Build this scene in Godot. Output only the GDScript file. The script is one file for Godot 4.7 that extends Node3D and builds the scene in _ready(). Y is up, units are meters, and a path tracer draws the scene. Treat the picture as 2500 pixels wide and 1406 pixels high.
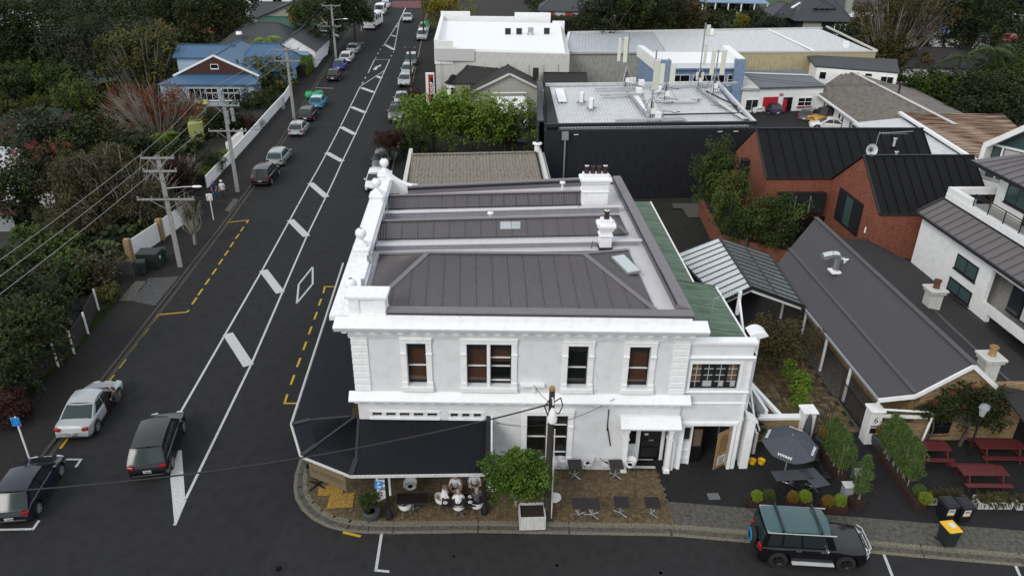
extends Node3D
# A street corner with a white two-storey hotel, seen from a drone. Metres, y up, the street runs towards -z.

var MT := {}
var used := {}
var base_of := {}
var tex := {}
var rng := RandomNumberGenerator.new()


func _ready() -> void:
	rng.seed = 4711
	var cam := Camera3D.new()
	cam.name = "camera"
	cam.position = Vector3(0,24.5,0)
	cam.basis = Basis(Vector3.UP,deg_to_rad(-3.1)) * Basis(Vector3.RIGHT,deg_to_rad(-26.83)) * Basis(Vector3.BACK,deg_to_rad(0.785))
	cam.fov = rad_to_deg(2.0 * atan(703.0 / 1845.0))
	cam.near = 0.3
	cam.far = 3000.0
	add_child(cam)
	cam.current = true
	var env := Environment.new()
	env.background_mode = Environment.BG_SKY
	var sky := Sky.new()
	var psm := ProceduralSkyMaterial.new()
	psm.sky_top_color = Color(0.79,0.815,0.85)
	psm.sky_horizon_color = Color(0.92,0.94,0.96)
	psm.sky_curve = 0.35
	psm.ground_bottom_color = Color(0.12,0.12,0.12)
	psm.ground_horizon_color = Color(0.4,0.42,0.44)
	psm.sky_energy_multiplier = 1.1
	sky.sky_material = psm
	env.sky = sky
	env.tonemap_mode = Environment.TONE_MAPPER_LINEAR
	env.tonemap_exposure = 1.12
	env.sdfgi_enabled = true
	env.ssao_enabled = true
	env.ssil_enabled = true
	var we := WorldEnvironment.new()
	we.name = "world_environment"
	we.environment = env
	add_child(we)
	var sun := DirectionalLight3D.new()
	sun.name = "overcast_sun"
	sun.light_energy = 0.5
	sun.light_color = Color(1.0,0.99,0.97)
	sun.light_angular_distance = 25.0
	sun.shadow_enabled = true
	sun.basis = Basis.looking_at(Vector3(0.52,-0.58,-0.62))
	add_child(sun)
	materials()
	ground()
	road_markings()
	hotel()
	veranda()
	neighbours()
	brick_offices()
	apartments()
	restaurant()
	courtyard()
	yard_buildings()
	masts()
	west_houses()
	far_houses()
	fences_and_walls()
	poles_and_wires()
	cars()
	terrace()
	seats()
	people()
	vegetation()


func V(x: float,y: float,z: float) -> Vector3:
	return Vector3(x,y,z)


# terrain height: flat near the corner, the street climbs away beyond it, the gardens to the west fall off
func T(x: float,z: float) -> float:
	var s := -70.0 - z
	var g := 0.0
	if s > 0.0:
		g = 0.055 * (sqrt(s * s + 100.0) - 10.0)
	var t := clampf((-27.0 - x) / 22.0,0.0,1.0)
	return g - 6.0 * t * t * (3.0 - 2.0 * t)


func on(x: float,z: float,dy := 0.0) -> Vector3:
	return Vector3(x,T(x,z) + dy,z)


# ------------------------------------------------------------------ mesh builder
class MB:
	var v := PackedVector3Array()
	var n := PackedVector3Array()
	var c := PackedColorArray()
	var u := PackedVector2Array()
	var col := Color.WHITE
	var use_col := false

	func tri(a: Vector3,b: Vector3,d: Vector3) -> void:  # counter-clockwise seen from outside
		var nn := (b - a).cross(d - a).normalized()
		tri_n(a,b,d,nn,nn,nn)

	func tri_n(a: Vector3,b: Vector3,d: Vector3,na: Vector3,nb: Vector3,nd: Vector3) -> void:
		v.append(a); v.append(d); v.append(b)
		n.append(na); n.append(nd); n.append(nb)
		if use_col:
			c.append(col); c.append(col); c.append(col)

	func quad(a: Vector3,b: Vector3,d: Vector3,e: Vector3) -> void:
		tri(a,b,d)
		tri(a,d,e)

	func box(p: Vector3,s: Vector3,bs := Basis()) -> void:
		var x := bs.x * s.x * 0.5
		var y := bs.y * s.y * 0.5
		var z := bs.z * s.z * 0.5
		quad(p - x - y + z,p + x - y + z,p + x + y + z,p - x + y + z)
		quad(p + x - y - z,p - x - y - z,p - x + y - z,p + x + y - z)
		quad(p + x - y + z,p + x - y - z,p + x + y - z,p + x + y + z)
		quad(p - x - y - z,p - x - y + z,p - x + y + z,p - x + y - z)
		quad(p - x + y + z,p + x + y + z,p + x + y - z,p - x + y - z)
		quad(p - x - y - z,p + x - y - z,p + x - y + z,p - x - y + z)

	func bbox(p: Vector3,s: Vector3,r: float,bs := Basis()) -> void:  # box with chamfered edges
		var h := s * 0.5
		for ax in 3:
			for sg in [-1.0,1.0]:
				var i := (ax + 1) % 3
				var j := (ax + 2) % 3
				var q: Array[Vector3] = []
				for k in 4:
					var w := Vector3()
					w[ax] = sg * h[ax]
					w[i] = (h[i] - r) * ([-1.0,1.0,1.0,-1.0][k])
					w[j] = (h[j] - r) * ([-1.0,-1.0,1.0,1.0][k])
					q.append(p + bs * w)
				if sg > 0: quad(q[0],q[1],q[2],q[3])
				else: quad(q[3],q[2],q[1],q[0])
		for ax in 3:
			var i := (ax + 1) % 3
			var j := (ax + 2) % 3
			for si in [-1.0,1.0]:
				for sj in [-1.0,1.0]:
					var a := Vector3(); var b := Vector3(); var d := Vector3(); var e := Vector3()
					a[ax] = -(h[ax] - r); a[i] = si * h[i]; a[j] = sj * (h[j] - r)
					b = a; b[ax] = h[ax] - r
					d = b; d[i] = si * (h[i] - r); d[j] = sj * h[j]
					e = d; e[ax] = -(h[ax] - r)
					if si * sj > 0: quad(p + bs * a,p + bs * e,p + bs * d,p + bs * b)
					else: quad(p + bs * a,p + bs * b,p + bs * d,p + bs * e)

	func beam(a: Vector3,b: Vector3,w: float,h: float,up := Vector3.UP) -> void:
		var z := b - a
		var l := z.length()
		if l < 1e-5: return
		z /= l
		var x := up.cross(z)
		if x.length() < 1e-4: x = Vector3.RIGHT.cross(z)
		x = x.normalized()
		box((a + b) * 0.5,Vector3(w,h,l),Basis(x,z.cross(x),z))

	func grid(rows: Array,flip := false,closed := false) -> void:  # smooth surface through rows of points
		var nr := rows.size()
		var nc: int = rows[0].size()
		var nm := []
		for i in nr:
			var line := PackedVector3Array()
			for j in nc:
				var i0 := maxi(i - 1,0); var i1 := mini(i + 1,nr - 1)
				var j0 := j - 1; var j1 := j + 1
				if closed:
					if j0 < 0: j0 = nc - 2
					if j1 > nc - 1: j1 = 1
				else:
					j0 = maxi(j0,0); j1 = mini(j1,nc - 1)
				var q: Vector3 = (rows[i][j1] - rows[i][j0]).cross(rows[i1][j] - rows[i0][j])
				if q.length() < 1e-9: q = Vector3.UP
				line.append(q.normalized() * (-1.0 if flip else 1.0))
			nm.append(line)
		for i in nr - 1:
			for j in nc - 1:
				var a: Vector3 = rows[i][j]; var b: Vector3 = rows[i][j + 1]; var d: Vector3 = rows[i + 1][j + 1]; var e: Vector3 = rows[i + 1][j]
				if flip:
					tri_n(a,d,b,nm[i][j],nm[i + 1][j + 1],nm[i][j + 1])
					tri_n(a,e,d,nm[i][j],nm[i + 1][j],nm[i + 1][j + 1])
				else:
					tri_n(a,b,d,nm[i][j],nm[i][j + 1],nm[i + 1][j + 1])
					tri_n(a,d,e,nm[i][j],nm[i + 1][j + 1],nm[i + 1][j])

	func lathe(p: Vector3,prof: Array,sides := 12,bs := Basis()) -> void:  # prof: Vector2(radius,y) from bottom to top
		var rows := []
		for q in prof:
			var line := PackedVector3Array()
			for k in sides + 1:
				var an := TAU * k / sides
				line.append(p + bs * Vector3(q.x * cos(an),q.y,q.x * sin(an)))
			rows.append(line)
		grid(rows,true,true)

	func cyl(a: Vector3,b: Vector3,r0: float,r1: float,sides := 8,caps := true) -> void:
		var z := (b - a).normalized()
		var x := z.cross(Vector3.UP if absf(z.y) < 0.9 else Vector3.RIGHT).normalized()
		var y := z.cross(x)
		for k in sides:
			var c0 := x * cos(TAU * k / sides) + y * sin(TAU * k / sides)
			var c1 := x * cos(TAU * (k + 1) / sides) + y * sin(TAU * (k + 1) / sides)
			tri_n(a + c0 * r0,a + c1 * r0,b + c1 * r1,c0,c1,c1)
			tri_n(a + c0 * r0,b + c1 * r1,b + c0 * r1,c0,c1,c0)
			if caps:
				tri(a,a + c1 * r0,a + c0 * r0)
				tri(b,b + c0 * r1,b + c1 * r1)

	func tube(pts: Array,r: float,sides := 6,r_end := -1.0) -> void:
		var m := pts.size() - 1
		for i in m:
			var ra := r if r_end < 0 else lerpf(r,r_end,float(i) / m)
			var rb := r if r_end < 0 else lerpf(r,r_end,float(i + 1) / m)
			cyl(pts[i],pts[i + 1],ra,rb,sides,true)

	func ball(p: Vector3,r: Vector3,sides := 10,rings := 6) -> void:
		var rows := []
		for i in rings + 1:
			var th := PI * i / rings
			var line := PackedVector3Array()
			for k in sides + 1:
				line.append(p + Vector3(r.x * sin(th) * cos(TAU * k / sides),-r.y * cos(th),r.z * sin(th) * sin(TAU * k / sides)))
			rows.append(line)
		grid(rows,true,true)

	func prism(poly: PackedVector2Array,y0: float,y1: float) -> void:  # poly in x,z
		var p := poly
		if Geometry2D.is_polygon_clockwise(p):
			p = p.duplicate(); p.reverse()
		var t := Geometry2D.triangulate_polygon(p)
		for i in range(0,t.size(),3):
			var a := p[t[i]]; var b := p[t[i + 1]]; var d := p[t[i + 2]]
			if (b - a).cross(d - a) > 0: var w := b; b = d; d = w
			tri(Vector3(a.x,y1,a.y),Vector3(b.x,y1,b.y),Vector3(d.x,y1,d.y))
			tri(Vector3(a.x,y0,a.y),Vector3(d.x,y0,d.y),Vector3(b.x,y0,b.y))
		for i in p.size():
			var a := p[i]; var b := p[(i + 1) % p.size()]
			var ins := (b - a).cross(Vector2(0,0))
			quad(Vector3(b.x,y0,b.y),Vector3(a.x,y0,a.y),Vector3(a.x,y1,a.y),Vector3(b.x,y1,b.y))

	func slab(p: Array,t: float) -> void:  # a flat polygon of points,t thick downwards
		var k := p.size()
		var dn := Vector3(0,-t,0)
		var fl := PackedVector2Array()
		for q in p: fl.append(Vector2(q.x,q.z))
		var cw := Geometry2D.is_polygon_clockwise(fl)
		var ids := Geometry2D.triangulate_polygon(fl)
		for i in range(0,ids.size(),3):
			var a: Vector3 = p[ids[i]]; var b: Vector3 = p[ids[i + 1]]; var d: Vector3 = p[ids[i + 2]]
			if (b - a).cross(d - a).y < 0: var w := b; b = d; d = w
			tri(a,b,d)
			tri(a + dn,d + dn,b + dn)
		for i in k:
			var a: Vector3 = p[i]; var b: Vector3 = p[(i + 1) % k]
			if cw: quad(b + dn,a + dn,a,b)
			else: quad(a + dn,b + dn,b,a)

	func corr(a: Vector3,b: Vector3,d: Vector3,e: Vector3,pitch: float,amp: float,seg := 4) -> void:  # corrugated sheet: ribs run from edge a-b to edge e-d
		var m := int(maxf((b - a).length(),(d - e).length()) / pitch) * seg
		var up := (b - a).cross(e - a).normalized()
		if up.y < 0: up = -up
		var r0 := PackedVector3Array(); var r1 := PackedVector3Array()
		for i in m + 1:
			var t := float(i) / m
			var o := up * amp * sin(TAU * i / seg)
			r0.append(a.lerp(b,t) + o); r1.append(e.lerp(d,t) + o)
		var fl := (b - a).cross(e - a).y < 0
		grid([r0,r1],fl)

	func seams(a: Vector3,b: Vector3,d: Vector3,e: Vector3,m: int,w := 0.04,h := 0.05) -> void:
		for i in m + 1:
			var t := float(i) / m
			beam(a.lerp(b,t),e.lerp(d,t),w,h)

	func fin(off := Vector3.ZERO) -> ArrayMesh:
		var arr := []
		arr.resize(Mesh.ARRAY_MAX)
		if off != Vector3.ZERO:
			for i in v.size(): v[i] -= off
		arr[Mesh.ARRAY_VERTEX] = v
		arr[Mesh.ARRAY_NORMAL] = n
		if use_col: arr[Mesh.ARRAY_COLOR] = c
		if u.size() == v.size() and u.size() > 0: arr[Mesh.ARRAY_TEX_UV] = u
		var m := ArrayMesh.new()
		m.add_surface_from_arrays(Mesh.PRIMITIVE_TRIANGLES,arr)
		return m


# ------------------------------------------------------------------ scene tree helpers
func numbered(called: String) -> String:
	var k: int = used.get(called,0)
	used[called] = k + 1
	return called if k == 0 else "%s_%03d" % [called,k]


func tag(o: Node,label: String,category: String,group := "") -> Node:
	o.set_meta("label",label)
	o.set_meta("category",category)
	if group != "": o.set_meta("group",group)
	return o


func thing(called: String,label: String,category: String,at := Vector3.ZERO,group := "") -> Node3D:
	var o := Node3D.new()
	o.name = numbered(called)
	o.position = at
	add_child(o)
	base_of[o] = at
	tag(o,label,category,group)
	return o


func part(parent: Node3D,called: String,b: MB,m: Material,kind := "") -> MeshInstance3D:
	var o := MeshInstance3D.new()
	o.name = called
	var off: Vector3 = base_of.get(parent,Vector3.ZERO)
	if b.use_col and not m.vertex_color_use_as_albedo: b.use_col = false
	o.mesh = b.fin(off)
	o.mesh.surface_set_material(0,m)
	parent.add_child(o,true)
	base_of[o] = off
	if kind != "": o.set_meta("kind",kind)
	return o


func one(called: String,label: String,category: String,b: MB,m: Material,at := Vector3.ZERO,group := "") -> MeshInstance3D:
	var o := MeshInstance3D.new()
	o.name = numbered(called)
	o.position = at
	o.mesh = b.fin(at)
	o.mesh.surface_set_material(0,m)
	add_child(o)
	base_of[o] = at
	tag(o,label,category,group)
	return o


func setting(called: String,b: MB,m: Material,kind := "structure") -> MeshInstance3D:
	var o := MeshInstance3D.new()
	o.name = numbered(called)
	o.mesh = b.fin()
	o.mesh.surface_set_material(0,m)
	o.set_meta("kind",kind)
	add_child(o)
	base_of[o] = Vector3.ZERO
	return o


func dup(o: Node3D,at: Vector3,turn: float,label: String,category := "",group := "") -> Node3D:
	var r: Node3D = o.duplicate()
	r.name = numbered(String(o.name).rstrip("0123456789").trim_suffix("_"))
	add_child(r)
	r.position = at
	r.rotation = Vector3(0,turn,0)
	r.set_meta("label",label)
	if category != "": r.set_meta("category",category)
	if group != "": r.set_meta("group",group)
	return r


func words(parent: Node3D,called: String,txt: String,size: float,m: Material,xf: Transform3D,serif := false,bold := false) -> MeshInstance3D:
	var t := TextMesh.new()
	var f := SystemFont.new()
	f.font_names = PackedStringArray(["Droid Serif" if serif else "Droid Sans"])
	if bold: f.font_weight = 700
	t.font = f
	t.text = txt
	t.font_size = 32
	t.pixel_size = size / 32.0
	t.depth = 0.012
	t.material = m
	var o := MeshInstance3D.new()
	o.name = called
	o.mesh = t
	var off: Vector3 = base_of.get(parent,Vector3.ZERO)
	o.transform = Transform3D(xf.basis,xf.origin - off)
	parent.add_child(o,true)
	return o


# ------------------------------------------------------------------ materials
func noise_tex(key: String,freq: float,ramp: Array,size := 512,oct := 4,normal := false,stretch := 1.0,kind := FastNoiseLite.TYPE_SIMPLEX_SMOOTH) -> NoiseTexture2D:
	if tex.has(key): return tex[key]
	var t := NoiseTexture2D.new()
	var f := FastNoiseLite.new()
	f.seed = hash(key) % 10000
	f.noise_type = kind
	f.frequency = freq
	f.fractal_octaves = oct
	t.noise = f
	t.width = size
	t.height = int(size * stretch)
	t.seamless = true
	t.generate_mipmaps = false
	if normal:
		t.as_normal_map = true
		t.bump_strength = 4.0
	elif ramp.size():
		var g := Gradient.new()
		var off := PackedFloat32Array(); var cs := PackedColorArray()
		for k in ramp: off.append(k[0]); cs.append(k[1])
		g.offsets = off; g.colors = cs
		t.color_ramp = g
	tex[key] = t
	return t


func gr(x: float) -> Color:
	return Color(x,x,x)


func mat(key: String,lin: Color,rough := 0.8,metal := 0.0,t: Texture2D = null,scale := 0.5,opts := {}) -> StandardMaterial3D:
	if MT.has(key): return MT[key]
	var m := StandardMaterial3D.new()
	m.resource_name = key
	m.albedo_color = Color(lin.r,lin.g,lin.b).linear_to_srgb()
	m.roughness = rough
	m.metallic = metal
	if t:
		m.albedo_texture = t
		m.uv1_triplanar = true
		m.uv1_world_triplanar = not opts.get("local",false)
		var sc = opts.get("scale3",Vector3.ONE * scale)
		m.uv1_scale = sc
		if opts.has("bump"):
			m.heightmap_enabled = true
			m.heightmap_texture = opts.bump
			m.heightmap_scale = opts.get("bump_scale",1.0)
	if opts.has("spec"): m.metallic_specular = opts.spec
	if opts.has("vc"): m.vertex_color_use_as_albedo = true
	if opts.has("back"): 
		m.backlight_enabled = true
		m.backlight = opts.back
	if opts.has("coat"):
		m.clearcoat_enabled = true
		m.clearcoat = opts.coat
		m.clearcoat_roughness = 0.05
	MT[key] = m
	return m


func materials() -> void:
	var grime := noise_tex("grime",0.012,[[0.0,gr(0.93)],[0.45,gr(0.98)],[1.0,gr(1.0)]],512,6)
	var blot := noise_tex("blot",0.02,[[0.0,gr(0.62)],[0.5,gr(0.86)],[1.0,gr(1.0)]],512,6)
	var speck := noise_tex("speck",0.25,[[0.0,gr(0.55)],[0.5,gr(0.85)],[1.0,gr(1.0)]],512,3)
	var streak := noise_tex("streak",0.03,[[0.0,gr(0.78)],[0.5,gr(0.95)],[1.0,gr(1.0)]],512,5)
	var asph := noise_tex("asph",0.018,[[0.0,gr(0.86)],[0.35,gr(0.94)],[0.6,gr(0.98)],[1.0,gr(1.0)]],1024,8)
	mat("asphalt",Color(0.027,0.0267,0.0275),0.85,0,asph,0.06,{bump = speck,bump_scale = 0.4,spec = 0.25})
	mat("asphalt_dark",Color(0.022,0.0218,0.0225),0.8,0,asph,0.11,{spec = 0.3})
	mat("footpath",Color(0.026,0.0245,0.024),0.88,0,asph,0.12,{spec = 0.25})
	mat("path_patch",Color(0.075,0.075,0.075),0.9,0,blot,0.3)
	mat("concrete",Color(0.12,0.113,0.095),0.9,0,noise_tex("conc",0.03,[[0.0,gr(0.5)],[0.4,gr(0.8)],[1.0,gr(1.0)]],512,8),0.25)
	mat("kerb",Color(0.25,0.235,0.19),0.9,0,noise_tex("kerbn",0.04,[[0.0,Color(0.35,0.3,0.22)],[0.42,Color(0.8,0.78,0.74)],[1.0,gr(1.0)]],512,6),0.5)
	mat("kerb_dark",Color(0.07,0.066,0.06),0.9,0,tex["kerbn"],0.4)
	mat("road_white",Color(0.58,0.58,0.57),0.75,0,noise_tex("wornpaint",0.05,[[0.0,gr(0.6)],[0.4,gr(0.9)],[1.0,gr(1.0)]],512,6),0.35)
	mat("road_yellow",Color(0.55,0.37,0.02),0.75,0,tex["wornpaint"],0.5)
	mat("road_red",Color(0.16,0.045,0.04),0.85,0,blot,0.3)
	mat("earth",Color(0.018,0.018,0.011),0.95,0,blot,0.1)
	mat("lawn",Color(0.05,0.085,0.018),0.95,0,blot,0.3)
	mat("yard_concrete",Color(0.155,0.15,0.14),0.85,0,tex["conc"],0.07)
	mat("hotel_wall",Color(0.72,0.722,0.728),0.75,0,grime,0.2)
	mat("hotel_trim",Color(0.86,0.86,0.86),0.6,0,grime,0.35)
	mat("white_paint",Color(0.82,0.82,0.81),0.6,0,grime,0.25)
	mat("white_dirty",Color(0.60,0.59,0.56),0.75,0,streak,0.2,{scale3 = Vector3(0.6,0.08,0.6)})
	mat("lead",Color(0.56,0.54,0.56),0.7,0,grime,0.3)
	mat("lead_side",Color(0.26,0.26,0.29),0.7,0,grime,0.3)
	mat("roof_iron",Color(0.098,0.088,0.092),0.5,0,grime,0.15)
	mat("roof_trim",Color(0.155,0.14,0.148),0.5,0,grime,0.2)
	mat("black_trim",Color(0.012,0.012,0.014),0.5)
	mat("black_gloss",Color(0.008,0.008,0.009),0.25)
	mat("canopy_iron",Color(0.012,0.0125,0.017),0.5,0,grime,0.15,{spec = 0.25})
	mat("window_dark",Color(0.008,0.009,0.011),0.12)
	mat("glass_pane",Color(0.02,0.025,0.028),0.08)
	mat("glass_teal",Color(0.05,0.085,0.085),0.12)
	mat("curtain",Color(0.45,0.46,0.46),0.8)
	mat("blind",Color(0.25,0.105,0.055),0.75,0,noise_tex("slats",0.2,[[0.0,gr(0.75)],[1.0,gr(1.0)]],256,2),1.0,{scale3 = Vector3(0.05,4.0,0.05)})
	mat("green_iron",Color(0.14,0.18,0.145),0.5,0,noise_tex("moss",0.018,[[0.0,Color(0.42,0.5,0.28)],[0.4,Color(0.6,0.7,0.5)],[0.58,Color(0.85,0.95,0.9)],[1.0,Color(1.0,1.0,1.0)]],512,6),0.2,{scale3 = Vector3(0.05,0.2,0.4)})
	mat("asbestos",Color(0.27,0.245,0.215),0.9,0,noise_tex("old",0.02,[[0.0,Color(0.5,0.45,0.4)],[0.4,Color(0.85,0.82,0.78)],[1.0,gr(1.0)]],512,6),0.25)
	mat("grey_iron",Color(0.19,0.18,0.165),0.75,0,tex["old"],0.12)
	mat("zinc",Color(0.56,0.57,0.58),0.45,0,noise_tex("zincn",0.015,[[0.0,gr(0.86)],[0.5,gr(0.96)],[1.0,gr(1.0)]],512,5),0.12)
	mat("zinc_dull",Color(0.42,0.44,0.46),0.5,0,tex["zincn"],0.1)
	mat("rusty_iron",Color(0.40,0.35,0.30),0.8,0,noise_tex("rust",0.012,[[0.0,Color(0.16,0.08,0.04)],[0.45,Color(0.42,0.24,0.12)],[0.58,Color(0.75,0.62,0.5)],[0.75,Color(0.95,0.92,0.88)],[1.0,gr(1.0)]],1024,6),0.1,{scale3 = Vector3(0.015,0.2,0.6)})
	mat("black_wall",Color(0.013,0.015,0.022),0.6,0,noise_tex("chalk",0.02,[[0.0,gr(0.7)],[0.5,gr(0.8)],[0.72,gr(0.95)],[1.0,gr(1.0)]],512,6),0.2,{scale3 = Vector3(0.35,0.06,0.35)})
	mat("black_roof",Color(0.009,0.009,0.010),0.55,0,grime,0.1,{spec = 0.25})
	mat("taupe_roof",Color(0.115,0.102,0.104),0.5,0,grime,0.2)
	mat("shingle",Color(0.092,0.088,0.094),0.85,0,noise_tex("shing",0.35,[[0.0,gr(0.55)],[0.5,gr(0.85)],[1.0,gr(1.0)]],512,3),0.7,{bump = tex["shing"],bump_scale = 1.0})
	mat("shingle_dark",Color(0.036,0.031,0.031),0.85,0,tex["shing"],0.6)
	mat("shingle_trim",Color(0.12,0.115,0.125),0.8,0,tex["shing"],0.6)
	mat("tile_roof",Color(0.075,0.078,0.085),0.8,0,noise_tex("tiles",0.12,[[0.0,gr(0.6)],[1.0,gr(1.0)]],512,3),0.4)
	mat("brown_roof",Color(0.06,0.05,0.046),0.8,0,tex["tiles"],0.4)
	mat("zinc_slate",Color(0.10,0.115,0.13),0.5,0,tex["zincn"],0.1)
	mat("slate",Color(0.062,0.066,0.078),0.7,0,tex["tiles"],0.4)
	mat("rose_roof",Color(0.20,0.045,0.05),0.7,0,grime,0.2)
	mat("lime_green",Color(0.02,0.3,0.1),0.6)
	mat("blue_roof",Color(0.045,0.11,0.20),0.5,0,grime,0.15)
	mat("blue_wall",Color(0.36,0.46,0.58),0.7,0,grime,0.2)
	mat("blue_facade",Color(0.21,0.30,0.44),0.75,0,streak,0.15)
	mat("green_roof",Color(0.05,0.095,0.065),0.6,0,grime,0.2)
	mat("bright_green_roof",Color(0.022,0.11,0.06),0.55,0,grime,0.2)
	mat("maroon_wall",Color(0.055,0.018,0.014),0.8,0,grime,0.2)
	mat("cream_wall",Color(0.46,0.40,0.235),0.8,0,streak,0.2,{scale3 = Vector3(0.2,0.05,0.2)})
	mat("grey_block_wall",Color(0.36,0.36,0.32),0.85,0,streak,0.2,{scale3 = Vector3(0.2,0.06,0.2)})
	mat("stone_weatherboard",Color(0.34,0.335,0.29),0.8,0,grime,0.2)
	mat("lime_wall",Color(0.44,0.46,0.16),0.8,0,grime,0.2)
	mat("dark_wood",Color(0.018,0.013,0.012),0.8,0,streak,0.3)
	mat("fence_dark",Color(0.028,0.023,0.023),0.85,0,streak,0.3)
	mat("timber",Color(0.13,0.085,0.05),0.8,0,streak,0.3)
	mat("grey_timber",Color(0.06,0.058,0.055),0.85,0,streak,0.5)
	mat("bench_red",Color(0.105,0.018,0.02),0.5,0,grime,0.6)
	mat("corten",Color(0.048,0.016,0.012),0.8,0,blot,0.8)
	mat("red_paint",Color(0.42,0.012,0.02),0.55,0,grime,0.3)
	mat("awning_red",Color(0.28,0.02,0.03),0.7)
	mat("terracotta",Color(0.17,0.062,0.03),0.85,0,blot,0.8)
	mat("pot_buff",Color(0.45,0.28,0.11),0.85,0,blot,0.8)
	mat("pot_grey",Color(0.075,0.078,0.083),0.7,0,blot,0.6)
	mat("metal",Color(0.42,0.43,0.45),0.35,0.6)
	mat("steel_grey",Color(0.24,0.25,0.26),0.5)
	mat("chrome",Color(0.7,0.7,0.7),0.2,0.9)
	mat("pole_concrete",Color(0.30,0.30,0.29),0.85,0,streak,0.3)
	mat("pole_wood",Color(0.045,0.035,0.03),0.9,0,streak,0.5)
	mat("wire",Color(0.016,0.016,0.017),0.6)
	mat("wire_pale",Color(0.32,0.32,0.31),0.6)
	mat("insulator",Color(0.25,0.26,0.26),0.4)
	mat("antenna_cream",Color(0.60,0.60,0.52),0.6)
	mat("plastic_white",Color(0.78,0.78,0.77),0.4)
	mat("bin_black",Color(0.012,0.012,0.016),0.45)
	mat("bin_green",Color(0.013,0.022,0.019),0.55)
	mat("yellow_lid",Color(0.75,0.44,0.01),0.45)
	mat("paper",Color(0.62,0.62,0.6),0.8)
	mat("sign_blue",Color(0.03,0.22,0.55),0.5)
	mat("sign_black",Color(0.01,0.01,0.01),0.5)
	mat("sign_orange",Color(0.75,0.32,0.01),0.5)
	mat("gold_letter",Color(0.11,0.085,0.05),0.6)
	mat("board_tan",Color(0.17,0.125,0.065),0.7,0,grime,0.5)
	mat("soil",Color(0.02,0.014,0.009),0.95)
	mat("bark",Color(0.085,0.072,0.058),0.9,0,streak,0.8)
	mat("bark_pale",Color(0.30,0.27,0.23),0.9,0,streak,0.8)
	mat("table_top",Color(0.018,0.013,0.013),0.45)
	mat("umbrella_cloth",Color(0.060,0.066,0.082),0.85,0,grime,0.8)
	mat("lamp_glass",Color(0.45,0.5,0.5),0.3)
	mat("paving",gr(1.0),0.88,0,blot,0.3,{vc = true})
	mat("paving_joint",Color(0.035,0.028,0.018),0.95)
	mat("tactile",Color(0.50,0.31,0.06),0.8,0,blot,0.5)
	mat("leaf",gr(1.0),0.62,0,null,1.0,{vc = true,back = Color(0.10,0.14,0.04),spec = 0.3})
	mat("skin",Color(0.40,0.22,0.15),0.6)
	brick_material("red_brick",Color(0.25,0.066,0.033),Color(0.16,0.10,0.075))
	brick_material("tan_brick",Color(0.30,0.20,0.10),Color(0.17,0.13,0.085))
	weatherboard_bump()
	var clear := mat("clear_glass",Color(0.01,0.012,0.012),0.04)
	clear.transparency = BaseMaterial3D.TRANSPARENCY_ALPHA
	clear.albedo_color.a = 0.22
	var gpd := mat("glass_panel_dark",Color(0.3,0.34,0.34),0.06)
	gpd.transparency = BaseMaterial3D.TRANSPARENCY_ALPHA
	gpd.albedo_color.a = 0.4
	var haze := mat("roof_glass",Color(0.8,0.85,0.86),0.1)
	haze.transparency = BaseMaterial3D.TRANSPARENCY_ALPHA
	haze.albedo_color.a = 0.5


# bond pattern for walls too far off to pick the bricks apart: 1.84 m x 1.376 m, 8 bricks by 16 courses
func brick_material(key: String,a: Color,j: Color) -> void:
	var w := 256; var h := 256
	var im := Image.create(w,h,false,Image.FORMAT_RGB8)
	var hm := Image.create(w,h,false,Image.FORMAT_RGB8)
	var r := RandomNumberGenerator.new()
	r.seed = hash(key)
	im.fill(j.linear_to_srgb())
	hm.fill(gr(0.2))
	for row in 16:
		for k in 9:
			var c := a * r.randf_range(0.72,1.18)
			if r.randf() < 0.1: c = c * 0.65
			var x0 := k * 32 - (16 if row % 2 else 0)
			im.fill_rect(Rect2i(x0,row * 16 + 1,30,13),c.linear_to_srgb())
			hm.fill_rect(Rect2i(x0,row * 16 + 1,30,13),gr(0.8))
	var m := mat(key,gr(1.0),0.85,0,ImageTexture.create_from_image(im),1.0,{scale3 = Vector3(1 / 1.84,1 / 1.376,1 / 1.84),bump = ImageTexture.create_from_image(hm),bump_scale = 0.8})
	m.albedo_color = Color.WHITE


func weatherboard_bump() -> void:
	var im := Image.create(4,64,false,Image.FORMAT_RGB8)
	for y in 64:
		im.fill_rect(Rect2i(0,y,4,1),gr(clampf(float(y % 16) / 15.0,0,1)))
	var t := ImageTexture.create_from_image(im)
	for k in ["stone_weatherboard","blue_wall"]:
		MT[k].heightmap_enabled = true
		MT[k].heightmap_texture = t
		MT[k].heightmap_scale = 2.5
		MT[k].uv1_scale = Vector3(0.3,1.0 / 0.72,0.3)


# ------------------------------------------------------------------ ground
func sheet(b: MB,left: Callable,right: Callable,z0: float,z1: float,dy: float,cols := 1) -> void:  # strip of ground between two x(z) lines
	var rows := []
	var k := int(absf(z1 - z0) / 4.0) + 1
	for i in k + 1:
		var z := lerpf(z0,z1,float(i) / k)
		var line := PackedVector3Array()
		for j in cols + 1:
			var x: float = lerpf(left.call(z),right.call(z),float(j) / cols)
			line.append(on(x,z,dy))
		rows.append(line)
	b.grid(rows)


func asph_tex() -> Texture2D:
	return tex["asph"]


func kerb_left(z: float) -> float:
	return -21.3 - clampf((-60.0 - z) / 60.0,0,1.2) * 1.1


func kerb_right(z: float) -> float:
	return -8.45 - clampf((-90.0 - z) / 60.0,0,1.5) * 0.7


func front_line(x: float) -> float:  # face of the kerb of the side street
	if x < 8.5: return lerpf(-25.3,-24.5,(x + 5.0) / 13.5)
	return lerpf(-24.5,-22.25,(x - 8.5) / 14.57)


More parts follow.
